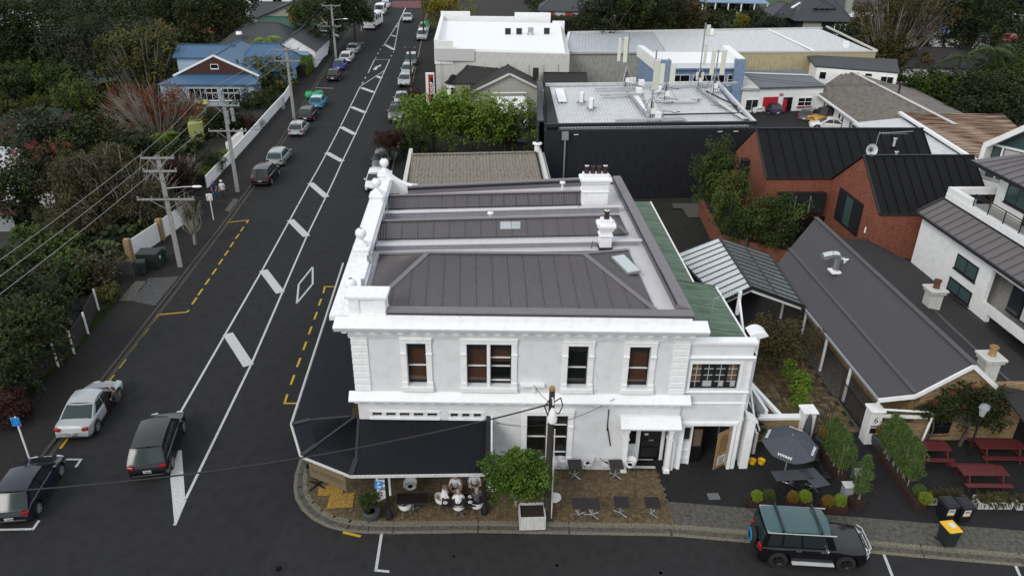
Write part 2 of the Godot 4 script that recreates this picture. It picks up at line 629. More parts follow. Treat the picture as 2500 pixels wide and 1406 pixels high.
func corner_arc() -> PackedVector2Array:
	return PackedVector2Array([Vector2(-8.45,-28.74),Vector2(-8.32,-27.87),Vector2(-8.12,-27.23),Vector2(-7.71,-26.55),Vector2(-7.18,-25.99),Vector2(-6.51,-25.54),Vector2(-5.71,-25.26),Vector2(-4.8,-25.13),Vector2(-3.73,-25.07)])


func ground() -> void:
	var b := MB.new()
	var xs := []
	var x := -900.0
	while x < 900.0:
		xs.append(x)
		x += 4.0 if x > -110 and x < 170 else 40.0
	var zs := []
	var z := 300.0
	while z > -1200.0:
		zs.append(z)
		z -= 4.0 if z < 20 and z > -300 else 40.0
	var rows := []
	for zz in zs:
		var line := PackedVector3Array()
		for xx in xs: line.append(on(xx,zz,-0.07))
		rows.append(line)
	b.grid(rows)
	setting("ground",b,MT.earth)
	b = MB.new()
	sheet(b,func(zz): return kerb_left(zz),func(zz): return -8.3 if zz < -26 else 140.0,40,-26,0.0,4)
	sheet(b,func(zz): return kerb_left(zz),func(zz): return kerb_right(zz) + 1.0,-26,-300,0.0,2)
	setting("street",b,MT.asphalt)
	b = MB.new()
	drape_poly(b,[V2(-8.4,-26.2),V2(-9.7,-19),V2(-9.7,10),V2(60,10),V2(60,-16),V2(23,-22.0),V2(8.5,-24.2),V2(-3.7,-24.9),V2(-6.8,-25.4)],0.004)
	setting("side_street",b,mat("asphalt_side",Color(0.031,0.0305,0.031),0.85,0,asph_tex(),0.09,{spec = 0.25}))
	b = MB.new()
	for k in 16: b.lathe(V(rng.randf_range(-3,20),0.009,rng.randf_range(-23.5,-19)),[V2(rng.randf_range(0.06,0.2),0),V2(0,0.001)],9)
	setting("road_stains",b,MT.black_trim,"stuff")
	# left footpath and its kerb
	b = MB.new()
	sheet(b,func(zz): return kerb_left(zz) - 4.4,func(zz): return kerb_left(zz) - 0.15,40,-300,0.12)
	setting("footpath",b,MT.footpath)
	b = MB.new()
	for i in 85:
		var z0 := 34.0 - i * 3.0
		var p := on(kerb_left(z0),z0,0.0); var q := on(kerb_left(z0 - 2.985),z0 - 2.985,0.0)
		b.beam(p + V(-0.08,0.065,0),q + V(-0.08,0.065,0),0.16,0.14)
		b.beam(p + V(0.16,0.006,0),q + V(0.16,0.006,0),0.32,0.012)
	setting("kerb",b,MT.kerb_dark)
	b = MB.new()
	drape_poly(b,[Vector2(-24.4,-46.84),Vector2(-23.57,-46.82),Vector2(-23.49,-49.84),Vector2(-24.42,-49.86)],0.125)
	setting("pavement",b,MT.concrete)
	b = MB.new()
	drape_poly(b,[Vector2(-23.57,-46.82),Vector2(-21.65,-46.06),Vector2(-21.61,-50.6),Vector2(-23.67,-50.31)],0.125)
	setting("pavement",b,MT.path_patch)
	b = MB.new()
	drape_poly(b,[Vector2(-22.13,-63.9),Vector2(-21.62,-63.6),Vector2(-21.68,-66.71),Vector2(-22.21,-67.04)],0.125)
	setting("pavement",b,MT.concrete)
	# right footpath beyond the corner
	b = MB.new()
	sheet(b,func(zz): return kerb_right(zz) + 0.15,func(zz): return kerb_right(zz) + 3.4,-46.6,-300,0.12)
	setting("footpath",b,MT.footpath)
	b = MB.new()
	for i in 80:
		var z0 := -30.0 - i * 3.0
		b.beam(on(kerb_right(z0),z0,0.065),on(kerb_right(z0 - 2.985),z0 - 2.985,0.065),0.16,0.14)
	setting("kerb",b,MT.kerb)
	corner_paving()
	# red speed table far up the street
	b = MB.new()
	drape_poly(b,[Vector2(-17.43,-170.39),Vector2(-10.32,-169.71),Vector2(-10.63,-178.79),Vector2(-17.59,-177.96)],0.03)
	setting("road_table",b,MT.road_red)
	# asphalt courts
	b = MB.new()
	drape_poly(b,[V2(24,-52),V2(78,-52),V2(78,-112),V2(24,-112)],0.0)
	setting("yard",b,MT.asphalt_dark)
	b = MB.new()
	drape_poly(b,[V2(10.2,-48.3),V2(26,-48.3),V2(26,-30),V2(12.5,-30)],0.02)
	setting("yard",b,MT.yard_concrete)
	b = MB.new()
	drape_poly(b,[Vector2(18.29,-65.35),Vector2(20.86,-65.31),Vector2(19.88,-61.72),Vector2(18.89,-61.73),Vector2(19.01,-63.96),Vector2(18.17,-64.08)],0.035)
	setting("pavement",b,MT.concrete)
	b = MB.new()
	drape_poly(b,[Vector2(-10.4,-127.72),Vector2(-6.19,-127.79),Vector2(-5.17,-103.47),Vector2(-9.49,-103.45)],0.1)
	setting("parking_court",b,MT.asphalt_dark)
	# the cross street at the far right
	b = MB.new()
	drape_poly(b,[Vector2(95.95,-137.56),Vector2(91.22,-124.51),Vector2(91.71,-119.07),Vector2(101.78,-133.74),Vector2(106.64,-155.86)],0.05)
	setting("street",b,MT.asphalt)
	b = MB.new()
	for q in [[V2(20,-118),V2(60,-118),V2(60,-190),V2(20,-190)],[V2(62,-150),V2(100,-150),V2(100,-230),V2(62,-230)]]: drape_poly(b,q,0.02)
	setting("lawn",b,MT.lawn)


func V2(x: float,y: float) -> Vector2:
	return Vector2(x,y)


func drape_poly(b: MB,poly: Array,dy: float) -> void:
	var p := PackedVector2Array(poly)
	var t := Geometry2D.triangulate_polygon(p)
	for i in range(0,t.size(),3):
		var a := on(p[t[i]].x,p[t[i]].y,dy); var d := on(p[t[i + 1]].x,p[t[i + 1]].y,dy); var e := on(p[t[i + 2]].x,p[t[i + 2]].y,dy)
		if (d - a).cross(e - a).y < 0: b.tri(a,e,d)
		else: b.tri(a,d,e)


func corner_paving() -> void:
	# joint bed, then the pavers: the 300 nearest as parts of their own, the rest as one part
	var arc := corner_arc()
	var area := PackedVector2Array([V2(-8.35,-46.5),V2(-8.35,-28.8)])
	for q in arc: area.append(q + (V2(0,-28) - q).normalized() * 0.3)
	area.append(V2(8.72,front_line(8.72) - 0.33))
	area.append(V2(8.72,-28.5))
	area.append(V2(-5.4,-29.3)); area.append(V2(-5.4,-46.5))
	var b := MB.new()
	b.prism(area,-0.05,0.115)
	var bed := setting("pavement",b,MT.paving_joint)
	var list := []
	var turn := Basis(Vector3.UP,-0.05)
	for i in range(-90,90):
		for j in range(-110,60):
			# herringbone: pairs of 0.2 x 0.1 blocks
			for k in 2:
				if (i + j) % 2 != 0: continue
				var p := V2(i * 0.2 + (0.0 if k == 0 else 0.0),j * 0.2 + k * 0.1) + V2(0.1,0.05)
				var w := turn * Vector3(p.x,0,p.y) + V(0,0,-27)
				list.append([w,0.0])
			for k in 2:
				if (i + j) % 2 == 0: continue
				var p := V2(i * 0.2 + k * 0.1,j * 0.2) + V2(0.05,0.1)
				var w := turn * Vector3(p.x,0,p.y) + V(0,0,-27)
				list.append([w,PI / 2])
	var keep := []
	for q in list:
		var p2 := V2(q[0].x,q[0].z)
		if q[0].z > -40 and Geometry2D.is_point_in_polygon(p2,area) and not (q[0].x > -5.3 and q[0].z < -28.75 + 0.05 * (q[0].x)): keep.append(q)
	keep.sort_custom(func(a,c): return a[0].z > c[0].z)
	var pm := []
	for tone in 4:
		b = MB.new()
		b.use_col = true
		b.col = [Color(0.175,0.125,0.062),Color(0.145,0.10,0.05),Color(0.20,0.147,0.078),Color(0.122,0.088,0.046)][tone]
		b.bbox(Vector3.ZERO,V(0.192,0.03,0.092),0.006)
		var m := b.fin()
		m.surface_set_material(0,MT.paving)
		pm.append(m)
	var rest := []
	for k in keep.size():
		var q = keep[k]
		var tf := Transform3D(turn * Basis(Vector3.UP,q[1]),q[0] + V(0,0.115,0) + V(0,rng.randf_range(-0.004,0.004),0))
		if k < 300:
			var o := MeshInstance3D.new()
			o.name = "paving_brick"
			o.mesh = pm[rng.randi() % 4]
			o.transform = tf
			bed.add_child(o,true)
		else: rest.append(tf)
	var mm := MultiMesh.new()
	mm.transform_format = MultiMesh.TRANSFORM_3D
	mm.use_colors = true
	b = MB.new()
	b.bbox(Vector3.ZERO,V(0.192,0.03,0.092),0.006)
	mm.mesh = b.fin()
	mm.mesh.surface_set_material(0,MT.paving)
	mm.instance_count = rest.size()
	for k in rest.size():
		mm.set_instance_transform(k,rest[k])
		var t := rng.randf_range(0.75,1.2)
		mm.set_instance_color(k,Color(0.165 * t,0.118 * t,0.06 * t))
	var mi := MultiMeshInstance3D.new()
	mi.name = "paving_bricks"
	mi.multimesh = mm
	mi.set_meta("kind","stuff")
	bed.add_child(mi,true)
	# kerb stones and channel round the corner and along the side street
	b = MB.new()
	var c := MB.new()
	var d := MB.new()
	var line := []
	for k in 8: line.append(V2(-8.45,-46 + k * 2.3))
	for q in arc: line.append(q)
	for xx in [0.0,4.0,8.5,12.0,16.0,19.0,23.0,30.0,60.0]: line.append(V2(xx,front_line(xx)))
	for i in line.size() - 1:
		var p: Vector2 = line[i]; var q: Vector2 = line[i + 1]
		var nn := (q - p).normalized().orthogonal()
		if nn.dot(V2(3,-30) - p) > 0: nn = -nn
		var pp := V(p.x,0,p.y); var qq := V(q.x,0,q.y); var n3 := V(nn.x,0,nn.y)
		var ext := (qq - pp).normalized() * 0.03
		b.beam(pp - n3 * 0.20 + V(0,0.065,0) - ext,qq - n3 * 0.20 + V(0,0.065,0) + ext,0.2,0.14)
		d.beam(pp + n3 * 0.03 + V(0,0.012,0) - ext,qq + n3 * 0.03 + V(0,0.012,0) + ext,0.26,0.02)
		c.beam(pp + n3 * 0.24 + V(0,0.015,0) - ext,qq + n3 * 0.24 + V(0,0.015,0) + ext,0.16,0.026)
	setting("kerb",b,MT.kerb)
	setting("channel",c,MT.kerb)
	setting("channel",d,MT.concrete)
	# asphalt apron by the garage door and the strip of old concrete path beside it
	b = MB.new()
	var pts := []
	for xx in [8.73,12.0,16.0,20.0,24.0,30.0,60.0]: pts.append(V2(xx,front_line(xx) - 0.31))
	for xx in [60.0,30.0,24.0,20.0,16.0,12.0,8.73]: pts.append(V2(xx,front_line(xx) - 1.75))
	b.prism(PackedVector2Array(pts),-0.04,0.12)
	setting("footpath",b,MT.concrete)
	b = MB.new()
	pts = []
	for xx in [8.73,12.0,16.0,20.0,24.0,30.0,60.0]: pts.append(V2(xx,front_line(xx) - 1.76))
	pts.append(V2(60,-40)); pts.append(V2(8.73,-40))
	b.prism(PackedVector2Array(pts),-0.04,0.115)
	setting("forecourt",b,MT.asphalt_dark)
	# yellow tactile tiles at the crossing
	for q in [[Vector2(-7.39,-27.13),Vector2(-7.43,-27.79),Vector2(-6.3,-27.83),Vector2(-6.25,-27.17)],[Vector2(-6.83,-26.29),Vector2(-6.82,-27.19),Vector2(-5.7,-27.28),Vector2(-5.67,-26.35)]]:
		var nx := 4; var ny := 2 if q[0].y > -27.3 else 2
		for i in nx:
			for j in ny:
				b = MB.new()
				var cs := []
				for uv in [V2(i,j),V2(i + 1,j),V2(i + 1,j + 1),V2(i,j + 1)]:
					var a: Vector2 = q[0].lerp(q[3],uv.x / nx).lerp(q[1].lerp(q[2],uv.x / nx),uv.y / ny)
					cs.append(V(a.x,0.146,a.y))
				var mid: Vector3 = (cs[0] + cs[2]) * 0.5
				for k in 4: cs[k] = mid + (cs[k] - mid) * 0.98
				b.slab(cs,0.02)
				for s in 5:
					b.beam(cs[0].lerp(cs[3],(s + 0.5) / 5.0) + V(0,0.003,0),cs[1].lerp(cs[2],(s + 0.5) / 5.0) + V(0,0.003,0),0.03,0.008)
				part(bed,"tactile_tile",b,MT.tactile)


func stripe(b: MB,pts: Array,w: float,dy := 0.012) -> void:
	for i in pts.size() - 1:
		var p: Vector3 = pts[i]; var q: Vector3 = pts[i + 1]
		var d := q - p
		d.y = 0
		var l := d.length()
		d /= l
		var s := V(-d.z,0,d.x) * w * 0.5
		var k := int(l / 4.0) + 1
		p -= d * w * (0.5 if i > 0 else 0.0)
		for j in k:
			var a := p.lerp(q,float(j) / k); var e := p.lerp(q,float(j + 1) / k)
			b.quad(on((a + s).x,(a + s).z,dy),on((e + s).x,(e + s).z,dy),on((e - s).x,(e - s).z,dy),on((a - s).x,(a - s).z,dy))


func road_markings() -> void:
	var b := MB.new()
	stripe(b,[V(-15.92,0,-33.52),V(-15.92,0,-42.09),V(-15.91,0,-52.08),V(-16.12,0.01,-71.8),V(-15.95,0.71,-90.66),V(-15.87,1.62,-108.21),V(-13.35,2.11,-117.27)],0.13)
	stripe(b,[V(-13.35,0,-25.61),V(-13.42,0,-27.28),V(-13.38,0,-38.67),V(-13.86,0,-58.17),V(-13.95,0.16,-78.1),V(-13.52,1.44,-104.68),V(-13.24,2.48,-124.16),V(-15.61,2.47,-124.04),V(-15.66,2.02,-115.65)],0.13)
	for q in [[V(-15.71,1.9,-113.35),V(-15.72,1.85,-112.43)],[V(-15.76,1.75,-110.62),V(-15.8,1.69,-109.51)],[V(-15.52,2.56,-125.58),V(-15.56,2.51,-124.75)],[V(-15.52,2.73,-128.72),V(-15.53,2.68,-127.85)],[V(-15.43,2.89,-131.7),V(-15.44,2.84,-130.79)],[V(-15.29,3.03,-134.33),V(-15.28,2.99,-133.54)],[V(-13.17,2.63,-127.03),V(-13.19,2.59,-126.18)],[V(-13.13,2.79,-129.94),V(-13.12,2.74,-129.06)]]:
		stripe(b,q,0.13)
	stripe(b,[V(-15.14,3.07,-135.12),V(-14.28,4.21,-155.89),V(-13.11,2.83,-130.63),V(-15.14,3.07,-135.12)],0.14)
	stripe(b,[V(-14.29,4.22,-156.18),V(-14.17,4.63,-163.65),V(-14.14,5.01,-170.52),V(-13.96,5.45,-178.65)],0.2)
	setting("road_lines",b,MT.road_white)
	b = MB.new()
	for q in [[V(-15.78,0,-42.35),V(-13.49,0,-38.54)],[V(-15.82,0,-51.72),V(-13.73,0,-47.99)],[V(-15.97,0,-61.84),V(-13.86,0,-58.17)],[V(-16.08,0.01,-71.56),V(-13.85,0,-67.58)],[V(-16.04,0.26,-80.88),V(-13.95,0.16,-78.1)],[V(-15.85,0.68,-90.03),V(-13.84,0.55,-87.25)],[V(-15.77,1.1,-98.33),V(-13.69,0.97,-95.83)],[V(-15.67,1.59,-107.57),V(-13.53,1.46,-105.09)],[V(-14.13,1.92,-113.84),V(-13.42,1.86,-112.68)],[V(-15.02,3.06,-134.81),V(-13.16,2.85,-130.99)],[V(-14.8,3.48,-142.64),V(-13.75,3.42,-141.45)],[V(-14.53,3.92,-150.57),V(-14.14,3.89,-150.12)]]:
		stripe(b,q,0.62,0.016)
	drape_poly(b,[Vector2(-15.27,-30.79),Vector2(-14.78,-30.78),Vector2(-13.44,-27.28),Vector2(-13.35,-25.61),Vector2(-14.59,-28.65)],0.017)
	# turn arrow
	stripe(b,[V(-14.89,2.12,-117.44),V(-14.8,2.2,-118.95),V(-14.64,2.24,-119.72),V(-14.29,2.25,-119.98)],0.5,0.016)
	drape_poly(b,[Vector2(-14.3,-119.21),Vector2(-14.17,-120.62),Vector2(-14.56,-120.75)],0.018)
	setting("road_markings",b,MT.road_white)
	b = MB.new()
	stripe(b,[V(-12.27,0,-52.23),V(-12.72,0,-49.29),V(-12.27,0,-46.42),V(-11.74,0,-49.36),V(-12.27,0,-52.23)],0.13)
	setting("road_markings",b,MT.road_white)
	b = MB.new()
	for q in [[V(-4.21,0,-24.79),V(-4.23,0,-22.75),V(-3.67,0,-22.66)],[V(17.37,0,-23.19),V(17.04,0,-21.49)],[V(22.63,0,-22.18),V(22.29,0,-21.09)],[V(-20.94,0,-25.61),V(-19.4,0,-25.6),V(-19.4,0,-26.12)],[V(-20.17,0,-30.27),V(-19.45,0,-30.24),V(-19.44,0,-29.67)],[V(-24.54,1.59,-107.61),V(-19.41,1.57,-107.23)],[V(-10.79,0.01,-71.62),V(-9.19,0.01,-71.6)],[V(-19.98,3.17,-136.94),V(-18.78,3.14,-136.32),V(-19.92,3.03,-134.38)],[V(-9.66,2.16,-118.26),V(-6.07,2.18,-118.56)],[V(-8.76,2.47,-124.04),V(-6.31,2.48,-124.22)],[V(-8.44,2.78,-129.73),V(-6.69,2.79,-129.92)],[V(-8.14,2.96,-133.07),V(-7.04,2.97,-133.25)],[V(-8.11,3.08,-135.27),V(-7.14,3.09,-135.46)],[V(-9.66,2.16,-118.26),V(-8.25,3.08,-135.27)]]:
		stripe(b,q,0.12,0.13 if q[0].x > -8.0 and q[0].z < -60 else 0.012)
	setting("road_markings",b,MT.road_white)
	b = MB.new()
	var la := [V(-21.28,0,-68.02),V(-21.26,0,-66.06),V(-21.22,0,-64.23),V(-21.2,0,-62.32),V(-21.03,0,-42.64),V(-21.04,0,-40.84),V(-20.99,0,-38.96),V(-20.99,0,-37.29),V(-20.86,0,-31.62),V(-19.54,0,-59.81),V(-19.51,0,-58.28),V(-19.49,0,-56.56),V(-19.44,0,-54.92),V(-19.42,0,-53.32),V(-19.38,0,-51.58),V(-19.37,0,-49.89),V(-19.35,0,-48.25),V(-19.33,0,-46.92),V(-21.04,0,-44.46)]
	for p in la: stripe(b,[p + V(0,0,0.5),p - V(0,0,0.5)],0.13)
	for p in [V(-10.71,0,-46.5),V(-10.66,0,-44.58),V(-10.65,0,-42.64),V(-10.62,0,-40.73),V(-10.61,0,-38.82),V(-10.59,0,-36.96)]: stripe(b,[p + V(0,0,0.5),p - V(0,0,0.5)],0.13)
	stripe(b,[V(-21.33,0,-61.3),V(-19.55,0,-61.86),V(-19.52,0,-61.15)],0.12)
	stripe(b,[V(-19.27,0,-45.6),V(-19.3,0,-45.31),V(-21.06,0,-44.99),V(-21.05,0,-44.62)],0.12)
	stripe(b,[V(-10.04,0,-48.86),V(-10.79,0,-48.88),V(-10.72,0,-47.87)],0.12)
	stripe(b,[V(-10.57,0,-35.51),V(-10.54,0,-34.65),V(-9.8,0,-34.63)],0.12)
	stripe(b,[V(-8.71,0,-29.64),V(-8.6,0,-28.8)],0.14)
	stripe(b,[V(-8.53,0,-27.88),V(-8.22,0,-27.07),V(-8.08,0,-27.15)],0.14)
	stripe(b,[V(-7.54,0,-26.13),V(-6.89,0,-25.48)],0.14)
	stripe(b,[V(-5.9,0,-24.93),V(-5.1,0,-24.66)],0.14)
	setting("road_markings",b,MT.road_yellow)
	# covers in the road
	for q in [[V(-8.22,0,-22.96),0.32],[V(-5.58,0,-27.95),0.14],[V(-22.05,0,-44.43),0.2]]:
		b = MB.new()
		b.lathe(q[0],[Vector2(q[1],0.0),Vector2(q[1],0.02),Vector2(q[1] * 0.85,0.022),Vector2(q[1] * 0.82,0.014),Vector2(0.0,0.016)],20)
		for k in 5: b.box(q[0] + V((k - 2) * q[1] * 0.28,0.018,0),V(0.03,0.008,q[1] * 1.1))
		var lab: String = ["round iron manhole cover in the road at the bottom of the picture","small round drain cover in the brick paving near the sandwich board","small round cover in the left footpath beside the driveway crossing"][[0.32,0.14,0.2].find(q[1])]
		one("manhole_cover",lab,"manhole cover",b,MT.steel_grey if q[1] < 0.3 else MT.asphalt_dark,q[0])


# ------------------------------------------------------------------ walls and windows
func frame_at(a: Vector3,b: Vector3) -> Transform3D:  # x along the wall from a to b,y up,z out of the wall towards the viewer's right-hand side
	var u := b - a
	u.y = 0
	u = u.normalized()
	return Transform3D(Basis(u,Vector3.UP,u.cross(Vector3.UP)),a)


func wall(b: MB,f: Transform3D,l: float,h: float,t: float,holes := [],y0 := 0.0) -> void:
	var xs := [0.0,l]; var ys := [y0,h]
	for r in holes:
		xs.append(r.position.x); xs.append(r.end.x); ys.append(r.position.y); ys.append(r.end.y)
	xs.sort(); ys.sort()
	for i in xs.size() - 1:
		for j in ys.size() - 1:
			var x0: float = xs[i]; var x1: float = xs[i + 1]; var a: float = ys[j]; var c: float = ys[j + 1]
			if x1 - x0 < 1e-4 or c - a < 1e-4: continue
			var mid := V2((x0 + x1) / 2,(a + c) / 2)
			var inside := false
			for r in holes:
				if r.has_point(mid): inside = true
			if inside: continue
			b.quad(f * V(x0,a,0),f * V(x1,a,0),f * V(x1,c,0),f * V(x0,c,0))
			b.quad(f * V(x1,a,-t),f * V(x0,a,-t),f * V(x0,c,-t),f * V(x1,c,-t))
	for r in holes:
		var p: Vector2 = r.position; var q: Vector2 = r.end
		b.quad(f * V(p.x,p.y,0),f * V(p.x,p.y,-t),f * V(p.x,q.y,-t),f * V(p.x,q.y,0))
		b.quad(f * V(q.x,p.y,-t),f * V(q.x,p.y,0),f * V(q.x,q.y,0),f * V(q.x,q.y,-t))
		b.quad(f * V(p.x,p.y,-t),f * V(p.x,p.y,0),f * V(q.x,p.y,0),f * V(q.x,p.y,-t))
		b.quad(f * V(p.x,q.y,0),f * V(p.x,q.y,-t),f * V(q.x,q.y,-t),f * V(q.x,q.y,0))
	b.quad(f * V(0,h,0),f * V(l,h,0),f * V(l,h,-t),f * V(0,h,-t))
	b.quad(f * V(0,y0,-t),f * V(0,y0,0),f * V(0,h,0),f * V(0,h,-t))
	b.quad(f * V(l,y0,0),f * V(l,y0,-t),f * V(l,h,-t),f * V(l,h,0))


func fbox(b: MB,f: Transform3D,x0: float,x1: float,y0: float,y1: float,z0: float,z1: float,r := 0.0) -> void:
	var c := f * V((x0 + x1) / 2,(y0 + y1) / 2,(z0 + z1) / 2)
	var s := V(absf(x1 - x0),absf(y1 - y0),absf(z1 - z0))
	if r > 0: b.bbox(c,s,r,f.basis)
	else: b.box(c,s,f.basis)


# a plain window for houses: frame, glass, bars; set in or on a wall
func window(o: Node3D,f: Transform3D,x: float,y: float,w: float,h: float,nx := 1,ny := 1,fm := "white_paint",gm := "window_dark",bar := 0.06,z := 0.03,sill := true) -> MeshInstance3D:
	var b := MB.new()
	fbox(b,f,x - bar,x,y - bar,y + h + bar,-0.05,z)
	fbox(b,f,x + w,x + w + bar,y - bar,y + h + bar,-0.05,z)
	fbox(b,f,x,x + w,y + h,y + h + bar,-0.05,z)
	fbox(b,f,x,x + w,y - bar,y,-0.05,z)
	if sill: fbox(b,f,x - bar * 1.6,x + w + bar * 1.6,y - bar * 1.8,y - bar,-0.05,z + 0.05)
	var win := part(o,"window",b,MT[fm])
	b = MB.new()
	for i in range(1,nx): fbox(b,f,x + w * i / nx - bar * 0.4,x + w * i / nx + bar * 0.4,y,y + h,-0.03,z - 0.004)
	for j in range(1,ny): fbox(b,f,x,x + w,y + h * j / ny - bar * 0.4,y + h * j / ny + bar * 0.4,-0.03,z - 0.008)
	if nx * ny > 1: part(win,"glazing_bar",b,MT[fm])
	for i in nx:
		for j in ny:
			b = MB.new()
			fbox(b,f,x + w * i / nx + 0.004,x + w * (i + 1) / nx - 0.004,y + h * j / ny + 0.004,y + h * (j + 1) / ny - 0.004,-0.04,z - 0.016)
			part(win,"pane",b,MT[gm])
	return win


# tall sash window of the hotel with architrave, top sash shade, blind and meeting rail
func sash(o: Node3D,f: Transform3D,x: float,y: float,w: float,h: float,blind: float,rails := [0.42]) -> void:
	var b := MB.new()
	fbox(b,f,x,x + w,y,y + h,-0.34,-0.30)
	var win := part(o,"sash_window",b,MT.black_gloss)
	b = MB.new()
	for q in [[x,x + 0.06,y,y + h],[x + w - 0.06,x + w,y,y + h],[x,x + w,y,y + 0.10],[x,x + w,y + h * 0.80,y + h]]: fbox(b,f,q[0],q[1],q[2],q[3],-0.29,-0.22)
	part(win,"sash_frame",b,MT.black_trim)
	b = MB.new()
	fbox(b,f,x + 0.06,x + w - 0.06,y + 0.1,y + h * 0.8,-0.262,-0.255)
	part(win,"pane",b,MT.clear_glass)
	if blind > 0.0:
		b = MB.new()
		fbox(b,f,x + 0.07,x + w - 0.07,y + 0.12 + (1.0 - blind) * h * 0.7,y + h * 0.8,-0.285,-0.275)
		part(win,"blind",b,MT.blind)
	b = MB.new()
	for t in rails:
		b = MB.new()
		fbox(b,f,x + 0.03,x + w - 0.03,y + h * t - 0.025,y + h * t + 0.025,-0.25,-0.20)
		part(win,"meeting_rail",b,MT.white_paint)


func architrave(o: Node3D,f: Transform3D,x: float,y: float,w: float,h: float,called := "window_surround") -> void:
	var b := MB.new()
	var k := 0.26
	fbox(b,f,x - k,x,y - 0.02,y + h + 0.02,-0.01,0.09,0.015)
	fbox(b,f,x + w,x + w + k,y - 0.02,y + h + 0.02,-0.01,0.09,0.015)
	fbox(b,f,x - k - 0.02,x + w + k + 0.02,y + h,y + h + 0.22,-0.01,0.12,0.02)
	fbox(b,f,x - k - 0.03,x + w + k + 0.03,y + h + 0.2,y + h + 0.27,-0.01,0.17,0.02)
	fbox(b,f,x - k - 0.05,x + w + k + 0.05,y - 0.27,y + 0.0,-0.01,0.20,0.03)
	for s in [x - k - 0.03,x + w - 0.01]:
		fbox(b,f,s,s + k + 0.04,y + h * 0.78 - 0.09,y + h * 0.78,0.02,0.15,0.02)
		fbox(b,f,s,s + k + 0.04,y + 0.02,y + 0.22,0.02,0.13,0.02)
	part(o,called,b,MT.hotel_trim)


func moulding(b: MB,f: Transform3D,x0: float,x1: float,prof: Array) -> void:  # profile of Vector2(out,y),swept along the wall with closed ends
	var a := PackedVector3Array(); var c := PackedVector3Array()
	for q in prof:
		a.append(f * V(x0,q.y,q.x)); c.append(f * V(x1,q.y,q.x))
	for i in prof.size() - 1: b.quad(a[i],c[i],c[i + 1],a[i + 1])
	var mid := f * V(x0,(prof[0].y + prof[-1].y) / 2,-0.02); var mid2 := f * V(x1,(prof[0].y + prof[-1].y) / 2,-0.02)
	for i in prof.size() - 1:
		b.tri(a[i + 1],mid,a[i])
		b.tri(c[i],mid2,c[i + 1])


func finial(o: Node3D,p: Vector3) -> void:
	var b := MB.new()
	b.bbox(p + V(0,0.07,0),V(0.56,0.14,0.56),0.02)
	b.lathe(p + V(0,0.14,0),[V2(0.22,0),V2(0.24,0.06),V2(0.12,0.14),V2(0.1,0.22),V2(0.15,0.27),V2(0.25,0.38),V2(0.285,0.52),V2(0.25,0.66),V2(0.14,0.77),V2(0.0,0.81)],16)
	part(o,"ball_finial",b,MT.hotel_trim)


